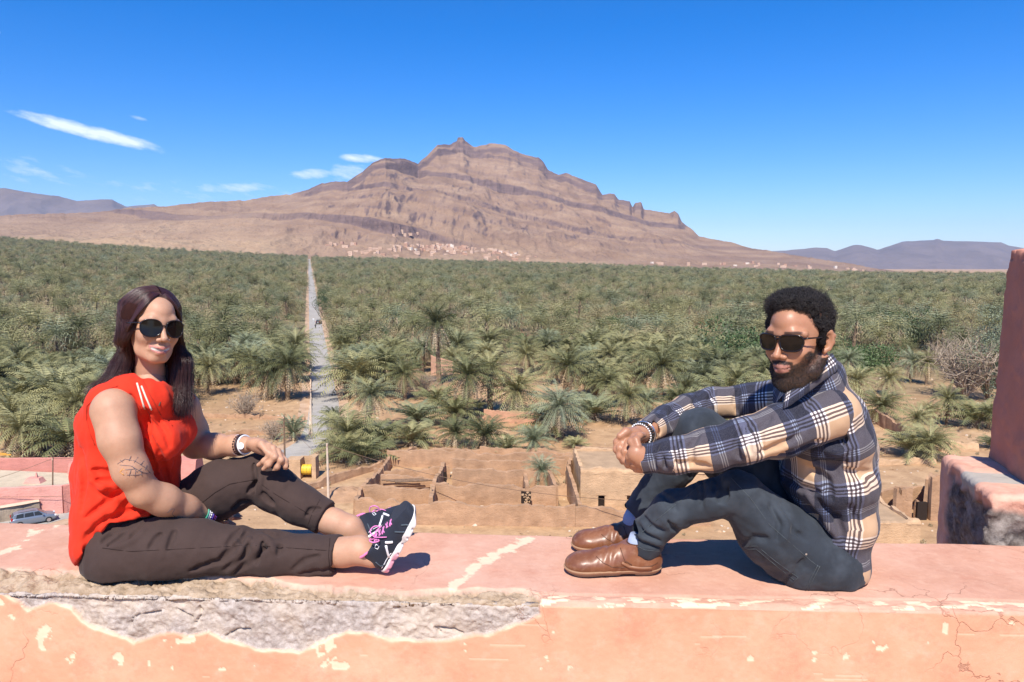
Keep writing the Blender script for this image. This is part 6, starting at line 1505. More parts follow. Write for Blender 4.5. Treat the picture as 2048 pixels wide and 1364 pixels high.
    for pts, w, dp in (([(185, 940), (215, 948), (232, 940)], .009, .007), ([(192, 965), (220, 962), (236, 955)], .008, .007), ([(205, 985), (225, 990), (250, 985)], .009, .006), ([(172, 1035), (205, 1015), (236, 985)], .010, .008), ([(230, 1032), (246, 1018), (262, 1000)], .009, .008), ([(170, 1080), (190, 1050), (215, 1030)], .009, .008), ([(166, 1120), (178, 1085), (200, 1060)], .008, .008), ([(180, 1100), (200, 1070), (225, 1052)], .008, .007), ([(255, 1030), (275, 1020), (296, 1018)], .007, .006),
                       ([(318, 842), (332, 868), (338, 892)], .006, .004), ([(318, 905), (330, 935), (342, 975)], .010, .008), ([(345, 925), (352, 955), (352, 985)], .009, .008), ([(362, 920), (368, 945), (366, 970)], .007, .006), ([(312, 925), (316, 965), (306, 1005)], .008, .006), ([(330, 940), (334, 980), (328, 1010)], .008, .006), ([(300, 960), (290, 995), (270, 1018)], .008, .006), ([(300, 870), (306, 890), (318, 905)], .006, .005), ([(262, 790), (280, 825), (296, 850)], .005, .005), ([(162, 900), (168, 960), (164, 1020)], .007, .005), ([(300, 905), (308, 930), (310, 950)], .008, .006), ([(290, 815), (296, 850), (300, 880)], .007, .006), ([(210, 1045), (235, 1030), (262, 1020)], .007, .005)): crease(q, pts, w, dp * 1.35, .011)
    for pts in ([(172, 1060), (200, 1030), (232, 1000)], [(335, 905), (348, 940), (350, 980)], [(180, 960), (205, 975), (240, 965)]): fold(q, pts, .006, .014)
    q.noise(.004, .06, 21, 3); q.noise(.0035, .05, 23, 2, anis=(2.6, 2.6, .6)); q.noise(.0014, .018, 22, 2)
    RM = cloth_mat('red_viscose', (.66, .036, .014), .85, .08, 1100, .3, sheen=.05); RM.node_tree.nodes['Principled BSDF'].inputs['Subsurface Weight'].default_value = 0; tp = cloth_obj('sleeveless_top', q, RM, root, 2)
    # neckline band, cords, necklace
    EM = simple('red_edge', (.50, .03, .012), .8)
    stroke(q, 'neck_band', [(268, 770), (285, 805), (305, 838), (325, 862)], .0022, EM, tp, .001); stroke(q, 'neck_band', [(285, 762), (300, 790), (325, 838), (345, 852)], .0022, EM, tp, .001); stroke(q, 'armhole_edge', [(236, 772), (215, 778), (190, 795), (174, 812), (173, 840), (180, 868), (190, 890)], .002, EM, tp, .001)
    CM = simple('cream_cord', (.80, .70, .55), .7)
    for a, b2, c3 in (((274, 766), (281, 790), (289, 818)), ((283, 772), (292, 795), (303, 820))): stroke(q, 'neck_cord', [a, b2, c3], .0028, CM, tp, .003)
    mb = MB(); pts = smooth_path(np.array([[P(282, 768, 2.315), P(300, 783, 2.275), P(318, 780, 2.30)]]), 12)[0]; mb.tube(pts, .0008, 5); mb.build('necklace', simple('gold_chain', (.6, .42, .15), .3, metal=.9), root, smooth=True)
    mb = MB(); mb.tube([P(312, 784, 2.285), P(322, 800, 2.265), P(318, 812, 2.25)], .002, 6); mb.build('pendant', simple('dark_pendant', (.10, .06, .04), .5), root)
    # --- hair
    HC = hair_mat('dark_brown_hair', (.014, .006, .005), (.058, .018, .012), .32); g = Field(ho - (.20, .17, .25), ho + (.17, .20, .15), .0035)
    W = lambda *p: T(np.array(p)); Rt = T.R.T
    g.ell(W(0, -.020, .036), (.0700, .088, .0800), Rt, .01); g.chain([W(.038, -.045, .0), W(.052, -.035, -.06), P(250, 715, 2.38), P(236, 755, 2.35), P(218, 778, 2.32)], [.028, .026, .022, .016, .008], .02)
    g.chain([W(-.062, -.01, .01), W(-.078, -.008, -.06), P(360, 722, 2.41), P(357, 770, 2.39), P(356, 812, 2.36)], [.024, .024, .020, .018, .010], .02); g.chain([W(0, -.07, -.02), P(300, 715, 2.44), P(300, 770, 2.45)], [.08, .07, .055], .03); g.chain([P(342, 730, 2.40), P(338, 775, 2.38), P(345, 812, 2.35)], [.03, .03, .014], .02)
    g.ell(W(0, .105, -.040), (.058, .085, .098), Rt, .008, 'sub'); g.chain([T((0, .02, -.07)), P(300, 742, 2.35), P(302, 785, 2.33)], [.060, .052, .048], .01, 'sub')
    GV, GF = g.extract(); GV = relax(GV, GF, 1, .5); hm_ = simple('hair_mass', (.030, .011, .009), .9, .1, .2, 60); hair = link('hair', mesh_np('hair', GV, GF), hm_, root)
    Rn = np.random.default_rng(4); cur = []
    for i in range(14000):
        sd_ = 1 if Rn.random() < .5 else -1; v = Rn.random() ** .9; py_ = .074 - .196 * v; z0 = .036 + .092 * math.sqrt(max(0, 1 - ((py_ + .024) / .106) ** 2)); rad = 1.0 + Rn.uniform(-.02, .07); a = []
        x0 = -.006
        for th in (0.02, .5, .95, 1.35): a.append(W(x0 + sd_ * .0895 * math.sqrt(max(.22, 1 - ((py_ + .020) / .108) ** 2)) * rad * math.sin(th), py_ * (1 if py_ > 0 else 1.0) - .018 * th * (1 if py_ > -.04 else 0) - .006, .036 + (z0 - .036) * math.cos(th) * rad + .001))
        if sd_ > 0: o = Rn.normal(0, 1, 3); ends = [W(.082 + .003 * o[0], -.02 + py_ * .45, -.05), P(243 + 6 * o[0], 715, 2.35 + .02 * o[1]), P(227 + 9 * o[0], 755, 2.325 + .02 * o[1]), P(208 + 15 * o[0], 788 + 10 * o[2], 2.295 + .02 * o[1])]
        else: o = Rn.normal(0, 1, 3); ends = [W(-.086 - .003 * o[0], .0 + py_ * .40, -.05), P(367 + 6 * o[0], 715, 2.405 + .02 * o[1]), P(365 + 8 * o[0], 768, 2.38 + .02 * o[1]), P(361 + 10 * o[0], 815 + 10 * o[2], 2.35 + .02 * o[1])]
        if Rn.random() < .3 and sd_ < 0: ends[1:] = [P(347 + 6 * o[0], 735, 2.39), P(342 + 8 * o[0], 780, 2.365), P(346 + 9 * o[0], 818 + 8 * o[2], 2.335)]
        cur.append(a + [e + Rn.normal(0, .0012, 3) for e in ends])
    for i in range(3600):                                              # locks sweeping from the parting over the temples
        sg = 1 if i % 2 else -1; q1 = Rn.random(); o = Rn.normal(0, 1, 3); up = Rn.uniform(.000, .006); bk = q1 * .030
        a = [W(.0 , .046 - bk, .101 + up + bk * .35), W(sg * (.024 + up), .064 - bk * .9, .085 + up + bk * .5), W(sg * (.048 + up), .064 - bk, .058 + bk * .5), W(sg * (.0665 + up), .047 - bk, .022), W(sg * (.0765 + up), .024 - bk, -.018)]
        ends = [P(249 + 6 * o[0], 715, 2.335 + .015 * o[1]), P(233 + 8 * o[0], 755, 2.315 + .015 * o[1]), P(214 + 13 * o[0], 786 + 9 * o[2], 2.285 + .015 * o[1])] if sg > 0 else [P(361 + 5 * o[0], 715, 2.39 + .015 * o[1]), P(358 + 7 * o[0], 768, 2.365 + .015 * o[1]), P(355 + 9 * o[0], 815 + 9 * o[2], 2.335 + .015 * o[1])]
        a_ = a + ends; cur.append(a_[:1] + [a_[1]] + a_[2:4] + a_[4:5] + ends if len(a_) == 8 else a_)
    L7 = min(len(c_) for c_ in cur); cur = [smooth_path(np.array([c_]), 20)[0] for c_ in cur]
    strands('hair_strands', np.array(cur), .00038, HC, hair)
    sunglasses(root, T, s, 'f')
    # earring-side wisp omitted; bracelets
    def band(c, ax, R, r, col, nm='bracelet', metal=0.0, sq=1.0):
        mb = MB(); torus(mb, c, ax, R, r, sq=sq); return mb.build(nm, simple(nm + '_mat', col, .45, .4, .05, metal=metal), root, smooth=True)
    axn = nrm(P(412, 1029, 2.38) - P(372, 1016, 2.31)); w0 = P(404, 1027, 2.362)
    band(w0 - axn * .004, axn, .0315, .003, (.05, .30, .20)); band(w0 + axn * .002, axn, .0315, .003, (.75, .75, .72)); beads('bead_bracelet', w0 + axn * .010, axn, .0315, .0042, 26, simple('white_bead', (.8, .78, .8), .3), root); band(w0 + axn * .018, axn, .032, .0035, (.10, .05, .35)); band(w0 + axn * .026, axn, .0315, .0032, (.28, .03, .16)); beads('bead_bracelet', w0 + axn * .033, axn, .031, .0036, 28, simple('violet_bead', (.16, .06, .28), .3), root)
    axf = nrm(P(494, 889, 2.43) - P(470, 891, 2.455)); w1 = P(484, 890, 2.442)
    beads('bead_bracelet', w1 - axf * .006, axf, .0325, .0045, 24, simple('dark_bead', (.03, .01, .015), .3), root); band(w1 + axf * .004, axf, .032, .0045, (.03, .015, .02), 'watch_strap'); band(w1 + axf * .014, axf, .031, .0032, (.8, .8, .82)); mb = MB(); mb.tube([w1 + axf * .012 + np.array((0, -.031, .004)), w1 + axf * .012 + np.array((0, -.036, .005))], .011, 16); mb.build('watch_face', simple('white_dial', (.85, .85, .86), .3), root); band(w1 - axf * .014, axf, .0335, .0028, (.75, .70, .72))
    # tattoo strokes on the near arm
    TT = simple('tattoo_ink', (.16, .13, .14), .6, .2, .1); TO = simple('tattoo_orange', (.62, .30, .10), .6, .2, .1)
    for pts in ([(235, 928), (250, 918), (270, 922), (290, 935), (303, 948)], [(240, 930), (262, 932), (285, 945)], [(250, 940), (270, 938), (296, 948)], [(254, 950), (275, 950), (300, 945)], [(258, 922), (262, 912)], [(268, 926), (276, 914)], [(280, 930), (288, 922)], [(262, 940), (258, 952)], [(272, 938), (270, 954)], [(282, 942), (284, 952)], [(246, 925), (240, 920)], [(290, 940), (294, 930)], [(264, 932), (274, 944), (284, 936)], [(335, 1026), (342, 1018), (350, 1018), (344, 1028), (352, 1036)], [(352, 1034), (364, 1032), (368, 1040), (378, 1036), (392, 1044)]): stroke(b, 'tattoo', pts, .0008, TT, root, .0016, 4)
    for pts in ([(243, 942), (250, 938), (254, 946)], [(246, 936), (240, 944), (248, 950)]): stroke(b, 'tattoo', pts, .0018, TO, root, .0004, 3)
    return root

# ------------------------------------------------------------------ sneakers: local x along the foot (heel 0), y sideways, z away from the sole
def sneaker(parent, H, toe_dir, up, side_sign, nm='sneaker', L=.268):
    x = nrm(toe_dir); z = np.array(up, float); z = nrm(z - x * (z @ x)); y = np.cross(z, x); Tm = Tr(H, np.stack([x, y, z], 1)); R = Tm.R.T
    root = empty(nm); root.parent = parent; lo, hi = bbox([Tm(np.array(q)) for q in ((-.02, -.07, -.01), (L + .02, -.07, -.01), (-.02, .07, -.01), (L + .02, .07, -.01), (-.02, -.07, .14), (L + .02, .07, .14), (-.02, .07, .14), (L + .02, -.07, .14))], .005); h = .0026
    def new(): return Field(lo, hi, h)
    W = lambda *p: Tm(np.array(p))
    def foot(f, g, zt):
        f.ell(W(.045, 0, .034), (.048 + g, .034 + g, .034 + zt), R, .02); f.ell(W(.11, .002, .032), (.06 + g, .036 + g, .030 + zt), R, .03); f.ell(W(.175, .004, .028), (.065 + g, .043 + g, .026 + zt), R, .03); f.ell(W(.215, .004, .024), (.050 + g, .041 + g, .022 + zt), R, .03)
    f = new(); foot(f, 0.0, .0); f.chain([W(.05, 0, .05), W(.062, 0, .085)], [.038, .036], .02); f.chain([W(.10, 0, .055), W(.155, 0, .040)], [.030, .028], .03); f.cone(W(.056, 0, .080), W(.062, 0, .13), .029, .032, .004, 'sub'); f.plane(W(.06, 0, .098), nrm(Tm.R[:, 2] + .25 * Tm.R[:, 0]))
    f.plane(W(0, 0, .016), -Tm.R[:, 2]); UM = cloth_mat('sneaker_mesh_navy', (.020, .024, .036), .75, .2, 700, .5, sheen=.1); V, F = f.extract(); V = relax(V, F, 1, .5); me = mesh_np('upper', V, F); link('upper', me, UM, root); up_f = f
    f = new(); foot(f, .0048, .004); f.plane(W(0, 0, .027), Tm.R[:, 2]); f.plane(W(0, 0, .004), -Tm.R[:, 2], k=.006); 
    X, Y, Z = f.grid(); lx = (X - H[0]) * x[0] + (Y - H[1]) * x[1] + (Z - H[2]) * x[2]; lz = (X - H[0]) * z[0] + (Y - H[1]) * z[1] + (Z - H[2]) * z[2]
    f.d = np.maximum(f.d, -(lz - .006 - 1.9 * np.clip(lx - .215, 0, 1) ** 1.35)).astype(np.float32); f.d = np.maximum(f.d, lz - .027 - .12 * np.clip(lx - .20, 0, 1) - .07 * np.clip(.06 - lx, 0, 1)).astype(np.float32)
    grooves = (.5 + .5 * np.cos(lx * 2 * math.pi / .034)) ** 12 * .006 * (lz < .015); f.d = (f.d + grooves * (np.abs(f.d) < .012)).astype(np.float32)
    V, F = f.extract(); V = relax(V, F, 1, .5); me = mesh_np('sole', V, F); L_ = Tm.inv(V); add_attr(me, 'pinkheel', sstep(.115, .09, L_[:, 0]) * sstep(.022, .019, L_[:, 2])); q = NT('sneaker_sole', .6, .3); q.base(q.mix(q.attr('pinkheel'), (.80, .77, .74), (.80, .42, .52))); link('sole', me, q.m, root)
    # overlays: toe cap, heel counter, pink lining, laces, side mark
    pk = simple('pink_lining', (.72, .22, .42), .7); lace = simple('pink_lace', (.70, .22, .48), .8, .2, .15, 200); wh = simple('white_mark', (.85, .85, .86), .5); cap = simple('toe_overlay', (.055, .075, .095), .55, .4, .15, 50)
    # project onto upper from side / top in local space
    def hit(p, d, tmax=.09):
        p = np.array(p, float); d = nrm(d)
        for k in range(220):
            q_ = W(*p); v = float(up_f.val(q_))
            if v < .0004: return q_
            p = p + d * .0006
        return None
    def lstroke(nm_, pts, r, mat, frm):
        out = []
        for (a, b2) in zip(pts[:-1], pts[1:]):
            for t_ in np.linspace(0, 1, 6, endpoint=False):
                p = np.array(a) * (1 - t_) + np.array(b2) * t_
                if frm == 'top': qh = hit((p[0], p[1], .12), (0, 0, -1))
                else: qh = hit((p[0], frm * .075, p[1]), (0, -frm, 0))
                if qh is not None: out.append(qh)
        if len(out) > 1: mb = MB(); mb.tube(out, r, 6); mb.build(nm_, mat, root, smooth=True)
    torus_pts = []
    for k in range(25):
        a = 2 * math.pi * k / 24; torus_pts.append(W(.058 + .036 * math.cos(a), .031 * math.sin(a), .094 - .25 * .036 * math.cos(a) + (.004 if math.cos(a) < 0 else 0)))
    mb = MB(); mb.tube(torus_pts, .0042, 6, False); mb.build('padded_collar', pk, root, smooth=True)
    for sd in (-1, 1):
        lstroke('overlay', [(.045, .060), (.038, .040), (.055, .026)], .0022, cap, sd); lstroke('overlay', [(.165, .052), (.175, .038), (.185, .026)], .003, cap, sd); lstroke('overlay', [(.196, .045), (.205, .034), (.208, .024)], .003, cap, sd)
        lstroke('side_mark', [(.075, .030), (.120, .062)], .0038, wh, sd); lstroke('side_mark', [(.120, .062), (.135, .040)], .0042, wh, sd); lstroke('piping', [(.03, .034), (.06, .034), (.10, .030)], .0012, wh, sd)
    for i in range(5):
        a = .098 + i * .017; sg = 1 if i % 2 == 0 else -1; wd = .018 - .0012 * i; lstroke('lace', [(a, -sg * wd), (a + .012, sg * wd)], .0026, lace, 'top'); lstroke('lace', [(a + .008, -sg * wd), (a + .004, sg * wd)], .0024, lace, 'top')
    for sg in (-1, 1):
        b0 = W(.098, sg * .003, .088); c0 = [b0, W(.088 + .012, sg * .020, .106), W(.110, sg * .038, .098), W(.118, sg * .032, .082), W(.106, sg * .010, .084)]; mb = MB(); mb.tube(smooth_path(np.array([c0]), 16)[0], .0021, 6); mb.build('lace', lace, root, smooth=True)
        c0 = [b0, W(.112, sg * .014, .092), W(.128, sg * .026, .080), W(.138, sg * .030, .066)]; mb = MB(); mb.tube(smooth_path(np.array([c0]), 12)[0], .0018, 6); mb.build('lace', lace, root, smooth=True)
    # stitched number on the tongue side
    o = W(.086, 0, .0); 
    lstroke('tongue_tag', [(.088, .083), (.098, .083), (.098, .073), (.088, .073), (.088, .083)], .0010, wh, side_sign)
    return root

def leather_shoe(parent, H, toe_dir, near, L=.305):
    x = nrm(toe_dir); z = np.array((0, 0, 1.0)); y = np.cross(z, x); Tm = Tr(H, np.stack([x, y, z], 1)); R = Tm.R.T; root = empty('leather_shoe'); root.parent = parent; W = lambda *p: Tm(np.array(p))
    lo, hi = bbox([W(a, b, c) for a in (-.02, L + .02) for b in (-.075, .075) for c in (-.01, .15)], .004); h = .0026
    def foot(f, g, zt=0):
        f.ell(W(.05, 0, .04), (.052 + g, .037 + g, .040 + zt), R, .02); f.ell(W(.13, .0, .036), (.075 + g, .041 + g, .034 + zt), R, .03); f.ell(W(.205, 0, .034), (.068 + g, .050 + g, .032 + zt), R, .03); f.ell(W(.250, 0, .031), (.050 + g, .050 + g, .031 + zt), R, .03)
    f = Field(lo, hi, h); foot(f, 0); f.chain([W(.055, 0, .06), W(.062, 0, .095)], [.044, .048], .03); f.chain([W(.10, 0, .062), W(.18, 0, .045)], [.038, .030], .035); f.cone(W(.062, 0, .098), W(.066, 0, .16), .037, .044, .004, 'sub')
    f.plane(W(.075, 0, .105), nrm((Tm.R[:, 2] - .55 * Tm.R[:, 0]))) if False else f.plane(W(.062, 0, .108), nrm(Tm.R[:, 2] + .15 * Tm.R[:, 0])); f.plane(W(0, 0, .018), -Tm.R[:, 2])
    X, Y, Z = f.grid(); lx = (X - H[0]) * x[0] + (Y - H[1]) * x[1]; m = np.abs(f.d) < .02
    f.d[m] += (.0016 * np.sin(lx[m] * 210 + 3 * Y[m] * 40) * np.exp(-((lx[m] - .165) / .028) ** 2)).astype(np.float32)
    f.noise(.0012, .03, 5, 3); q = NT('brown_leather', .36, .5); c = q.coord(); n = q.noise(c, 12, 5, .6); q.base(q.mix(q.maprange(q.noise(c, 45, 5, .7), .5, .72, 0, .35), q.ramp(n, [(.3, (.13, .045, .020)), (.55, (.21, .080, .036)), (.75, (.28, .12, .058))]), (.42, .25, .16))); q.bump(q.noise(c, 150, 4), .25, .001)
    V, F = f.extract(); V = relax(V, F, 1, .5); link('upper', mesh_np('upper', V, F), q.m, root); up_f = f
    f = Field(lo, hi, h); foot(f, .0055, .004); f.plane(W(0, 0, .024), Tm.R[:, 2]); f.plane(W(0, 0, .0015), -Tm.R[:, 2], k=.004); X, Y, Z = f.grid(); lx = (X - H[0]) * x[0] + (Y - H[1]) * x[1]; lz = Z - H[2]
    f.d = np.maximum(f.d, -(lz - .001 - .9 * np.clip(lx - .25, 0, 1) ** 1.4)).astype(np.float32); f.d = np.maximum(f.d, np.minimum(lz * -1 + .010, np.minimum(lx - .085, .13 - lx + .0))).astype(np.float32)
    V, F = f.extract(); V = relax(V, F, 1, .5); me = mesh_np('sole', V, F); lz_ = Tm.inv(V)[:, 2]; add_attr(me, 'low', sstep(.016, .012, lz_)); s_ = NT('shoe_sole', .7, .25); s_.base(s_.mix(s_.attr('low'), (.36, .21, .12), (.22, .17, .13))); link('sole', me, s_.m, root)
    dk = simple('dark_leather_edge', (.10, .038, .018), .5, .4); st = simple('strap_leather', (.25, .11, .052), .4, .5, .2, 40); mt_ = simple('brass_stud', (.7, .55, .35), .3, metal=.8)
    def hit(p, d):
        p = np.array(p, float)
        for k in range(220):
            w = W(*p); v = float(up_f.val(w))
            if v < .0004: return w
            p = p + np.array(d) * .0006
        return None
    def ls(nm_, pts, r, mat, sd):
        out = []
        for (a, b2) in zip(pts[:-1], pts[1:]):
            for t_ in np.linspace(0, 1, 6, endpoint=False):
                p = np.array(a) * (1 - t_) + np.array(b2) * t_; w = hit((p[0], sd * .075, p[1]), (0, -sd, 0))
                if w is not None: out.append(w)
        if len(out) > 1: mb = MB(); mb.tube(out, r, 6); mb.build(nm_, mat, root, smooth=True)
    for sd in (-1, 1):
        ls('seam', [(.205, .066), (.185, .052), (.160, .040), (.125, .036), (.10, .045)], .0012, dk, sd); ls('seam', [(.130, .090), (.122, .065), (.112, .045), (.085, .038), (.04, .042), (.012, .05)], .0013, dk, sd)
        ls('strap', [(.128, .052), (.105, .040), (.07, .036), (.03, .036)], .0052, st, sd); ls('buckle', [(.118, .058), (.122, .044), (.104, .034), (.098, .046), (.118, .058)], .0018, dk, sd)
        w = hit((.045, sd * .075, .034), (0, -sd, 0)); 
        if w is not None: mb = MB(); mb.tube([w, w + Tm.R[:, 1] * sd * .003], .003, 8); mb.build('stud', mt_, root)
    rim = [W(.062 + .045 * math.cos(a), .043 * math.sin(a), .108 - .15 * .045 * math.cos(a)) for a in np.linspace(0, 2 * math.pi, 25)]; mb = MB(); mb.tube(rim, .0022, 5, False); mb.build('topline', dk, root, smooth=True)
    return root

# ================================================================== the man
def plaid_mat():
    t = NT('plaid_flannel', .92, .12); a = t.n.new('ShaderNodeAttribute'); a.attribute_name = 'plaid'; sp = t.n.new('ShaderNodeSeparateXYZ'); t.l.new(a.outputs['Vector'], sp.inputs[0])
    tan_, nav, wht, brn = (.60, .415, .265), (.020, .022, .048), (.86, .83, .80), (.055, .036, .040)
    stops = [(0.0, tan_), (.335, wht), (.365, brn), (.395, wht), (.425, brn), (.455, wht), (.485, brn), (.515, wht), (.545, nav), (.80, (.13, .17, .27)), (.815, nav), (.835, (.13, .17, .27)), (.85, nav), (.87, (.13, .17, .27)), (.885, nav)]
    def rampc(o, per, ph):
        f = t.math('FRACT', t.math('ADD', t.math('MULTIPLY', o, 1 / per), ph)); return t.ramp(f, stops, 'CONSTANT')
    n = t.noise(t.coord(), 30, 3); wob = t.math('MULTIPLY', t.math('SUBTRACT', n, .5), .004)
    A_ = rampc(t.math('ADD', sp.outputs[0], wob), .190, .10); B_ = rampc(t.math('ADD', sp.outputs[1], wob), .175, .42)
    pr = t.mix(1.0, A_, B_, 'MULTIPLY'); gm = t.n.new('ShaderNodeGamma'); gm.inputs['Gamma'].default_value = .62; t.l.new(pr, gm.inputs['Color']); c = gm.outputs[0]; tw = t.noise(t.coord(), 700, 2, .5); c = t.mix(t.maprange(tw, .35, .65, .0, .13), c, t.mix(.5, c, (.75, .73, .72))); t.base(c); t.bump(tw, .35, .0008); t.b.inputs['Sheen Weight'].default_value = .08; return t.m
def chain_uv(pts, ref, rad):
    """u along a polyline, v = angle*radius around it; the wrap is opposite to ref"""
    pts = np.array(pts); seg = np.diff(pts, axis=0); Ls = np.linalg.norm(seg, axis=1); cum = np.concatenate([[0], np.cumsum(Ls)])
    def fn(V):
        best = np.full(len(V), 1e9); U = np.zeros(len(V)); D = np.zeros((len(V), 3)); A_ = np.zeros((len(V), 3))
        for i in range(len(seg)):
            tt = ((V - pts[i]) @ seg[i]) / Ls[i] ** 2; t0 = np.clip(tt, 0 if i else -9, 1 if i < len(seg) - 1 else 9); d = V - pts[i] - t0[:, None] * seg[i]; dd = np.linalg.norm(d, axis=1); m = dd < best
            best[m] = dd[m]; U[m] = (cum[i] + t0 * Ls[i])[m]; D[m] = d[m]; A_[m] = seg[i] / Ls[i]
        r_ = np.array(ref, float)[None] - (A_ @ np.array(ref, float))[:, None] * A_; r_ /= np.linalg.norm(r_, axis=1)[:, None]; s_ = np.cross(A_, r_)
        ang = np.arctan2((D * s_).sum(1), (D * r_).sum(1)); return np.stack([U, ang * rad], -1)
    return fn
def man():
    root = tag(empty('person', (0, 0, 0)), 'bearded man in a plaid shirt and dark jeans sitting on the wall hugging his knees', 'person'); SK = skin_mat('man_skin', (.42, .205, .118), .42)
    ho = P(1597, 678, 2.10); s = 1.05; T = Tr(ho, frame((-.785, -.615, -.05), (0.0, 0.02, 1)))
    f = Field(ho - (.14, .14, .17), ho + (.14, .14, .15), .0019); head_prims(f, T, s, 'm'); f.chain([T((0, -.02, -.06)), P(1628, 770, 2.16)], [.056, .060], .02)
    W = lambda *p: T(np.array(p) * s)
    f.chain([W(-.055, .010, -.085), W(-.03, .045, -.112), W(0, .066, -.118), W(.03, .045, -.112), W(.055, .01, -.085)], [.010, .013, .014, .013, .010], .014)         # beard volume
    f.chain([W(-.006, .084, .020), W(-.0055, .082, .034)], .0012, .002, 'sub'); f.chain([W(.006, .084, .020), W(.0065, .082, .034)], .0012, .002, 'sub'); f.plane(P(1630, 775, 2.14), (0, 0, -1))
    HV, HF = f.extract(); HV = relax(HV, HF, 1, .4); hc, hf, bfac = head_tint(T.inv(HV), 'm', s)
    b = Field((.38, 1.90, -.02), (1.12, 2.66, .70), .0045)
    b.chain([P(1625, 765, 2.15), P(1640, 800, 2.2)], [.056, .06], .02); b.chain([P(1645, 840, 2.22), P(1648, 880, 2.24), P(1655, 970, 2.26), P(1640, 1080, 2.28)], [.07, .09, .09, .09], .04)
    b.chain([P(1655, 835, 2.13), P(1590, 815, 2.38)], [.045, .045], .03); b.chain([P(1650, 835, 2.11), P(1490, 882, 2.06), P(1340, 911, 2.10), P(1285, 917, 2.125)], [.06, .045, .035, .028], .02)
    b.chain([P(1570, 802, 2.42), P(1500, 803, 2.48), P(1420, 808, 2.50), P(1375, 821, 2.46), P(1330, 843, 2.37), P(1288, 867, 2.26)], [.040, .028, .028, .028, .028, .027], .02)
    b.chain([P(1615, 1105, 2.22), P(1482, 992, 2.16), P(1345, 1020, 2.19), P(1288, 1090, 2.235)], [.08, .045, .040, .033], .02); b.chain([P(1600, 1090, 2.38), P(1402, 870, 2.33), P(1330, 960, 2.38), P(1270, 1045, 2.42)], [.07, .05, .040, .033], .02)
    BV, BF = b.extract(); BV = relax(BV, BF, 2, .5)
    h = Field(P(1222, 945, 2.02) - (.01, 0, .03), P(1315, 850, 2.30) + (.01, 0, .02), .0019)
    h.chain([P(1296, 864, 2.27), P(1280, 868, 2.23), P(1258, 874, 2.195)], [.029, .028, .031], .01, flat=.8, fdir=(.2, .2, 1)); h.chain([P(1262, 874, 2.20), P(1256, 890, 2.175)], [.028, .022], .012)
    for fg in ([(1246, 872, 2.185), (1234, 884, 2.172), (1233, 899, 2.165), (1238, 911, 2.168)], [(1249, 878, 2.172), (1240, 896, 2.155), (1240, 912, 2.15), (1245, 924, 2.155)], [(1256, 884, 2.160), (1250, 903, 2.14), (1250, 921, 2.138), (1255, 932, 2.145)], [(1266, 888, 2.152), (1262, 906, 2.132), (1262, 923, 2.13), (1266, 934, 2.14)]):
        h.chain([P(*q) for q in fg], [.0110, .0100, .0090, .008], .0025)
        for q in fg[1:3]: h.ell(P(*q), (.0108,) * 3, None, .003)
    h.chain([P(1272, 866, 2.20), P(1252, 864, 2.175), P(1240, 872, 2.165)], [.015, .0125, .010], .006)
    h.chain([P(1300, 918, 2.12), P(1284, 914, 2.105), P(1272, 908, 2.10)], [.029, .029, .026], .01, flat=.8, fdir=(.2, 1, 0))                                   # near hand
    for fg in ([(1272, 896, 2.10), (1262, 884, 2.115), (1268, 874, 2.135), (1278, 872, 2.155)], [(1276, 892, 2.098), (1272, 880, 2.110), (1279, 871, 2.13), (1288, 870, 2.15)]): h.chain([P(*q) for q in fg], [.0112, .0102, .0095, .008], .004)
    for fg in ([(1268, 908, 2.10), (1258, 914, 2.11), (1258, 926, 2.125), (1266, 934, 2.14)], [(1274, 918, 2.10), (1268, 928, 2.11), (1272, 938, 2.12), (1280, 941, 2.13)], [(1282, 924, 2.10), (1279, 934, 2.11), (1284, 941, 2.12), (1290, 943, 2.13)]): h.chain([P(*q) for q in fg], [.0110, .0100, .0090, .008], .0025)
    V1, F1 = h.extract(); V1 = relax(V1, F1, 1, .4); Vs, Fs = [HV, BV, V1], [HF, BF, F1]; off = 0; FF = []
    for v_, f_ in zip(Vs, Fs): FF.append(f_ + off); off += len(v_)
    V = np.concatenate(Vs); me = mesh_np('body', V, np.concatenate(FF)); nb = off - len(HV); add_attr(me, 'tint', np.concatenate([hc, np.tile((.3, .1, .06), (nb, 1))]), 'FLOAT_COLOR'); add_attr(me, 'tintf', np.concatenate([hf, np.zeros(nb)])); body = link('body', me, SK, root)
    # beard strands
    e1 = HV[HF[:, 1]] - HV[HF[:, 0]]; e2 = HV[HF[:, 3]] - HV[HF[:, 0]]; nr_ = np.cross(e1, e2); nr_ /= np.linalg.norm(nr_, axis=1)[:, None] + 1e-9; cen = HV[HF].mean(1); fb = bfac[HF].mean(1); Rn = np.random.default_rng(8)
    pk = np.flatnonzero(fb * Rn.random(len(fb)) > .30); pk = Rn.choice(pk, min(7000, len(pk)), replace=False); p0 = cen[pk]; nn = nr_[pk]; down = -T.R[:, 2] * .9 + T.R[:, 1] * .15; L0 = Rn.uniform(.002, .0055, len(pk))[:, None]; d0 = nn * .55 + down + Rn.normal(0, .35, (len(pk), 3)); d0 /= np.linalg.norm(d0, axis=1)[:, None]
    HM = hair_mat('black_hair', (.006, .005, .005), (.022, .016, .014), .5)
    bd = np.stack([p0, p0 + nn * .001 + d0 * L0 * .5, p0 + d0 * L0 + Rn.normal(0, .0008, p0.shape)], 1); strands('beard', smooth_path(bd, 5), .00030, HM, body)
    # hair
    g = Field(ho - (.15, .16, .10), ho + (.15, .16, .17), .003); R = T.R.T
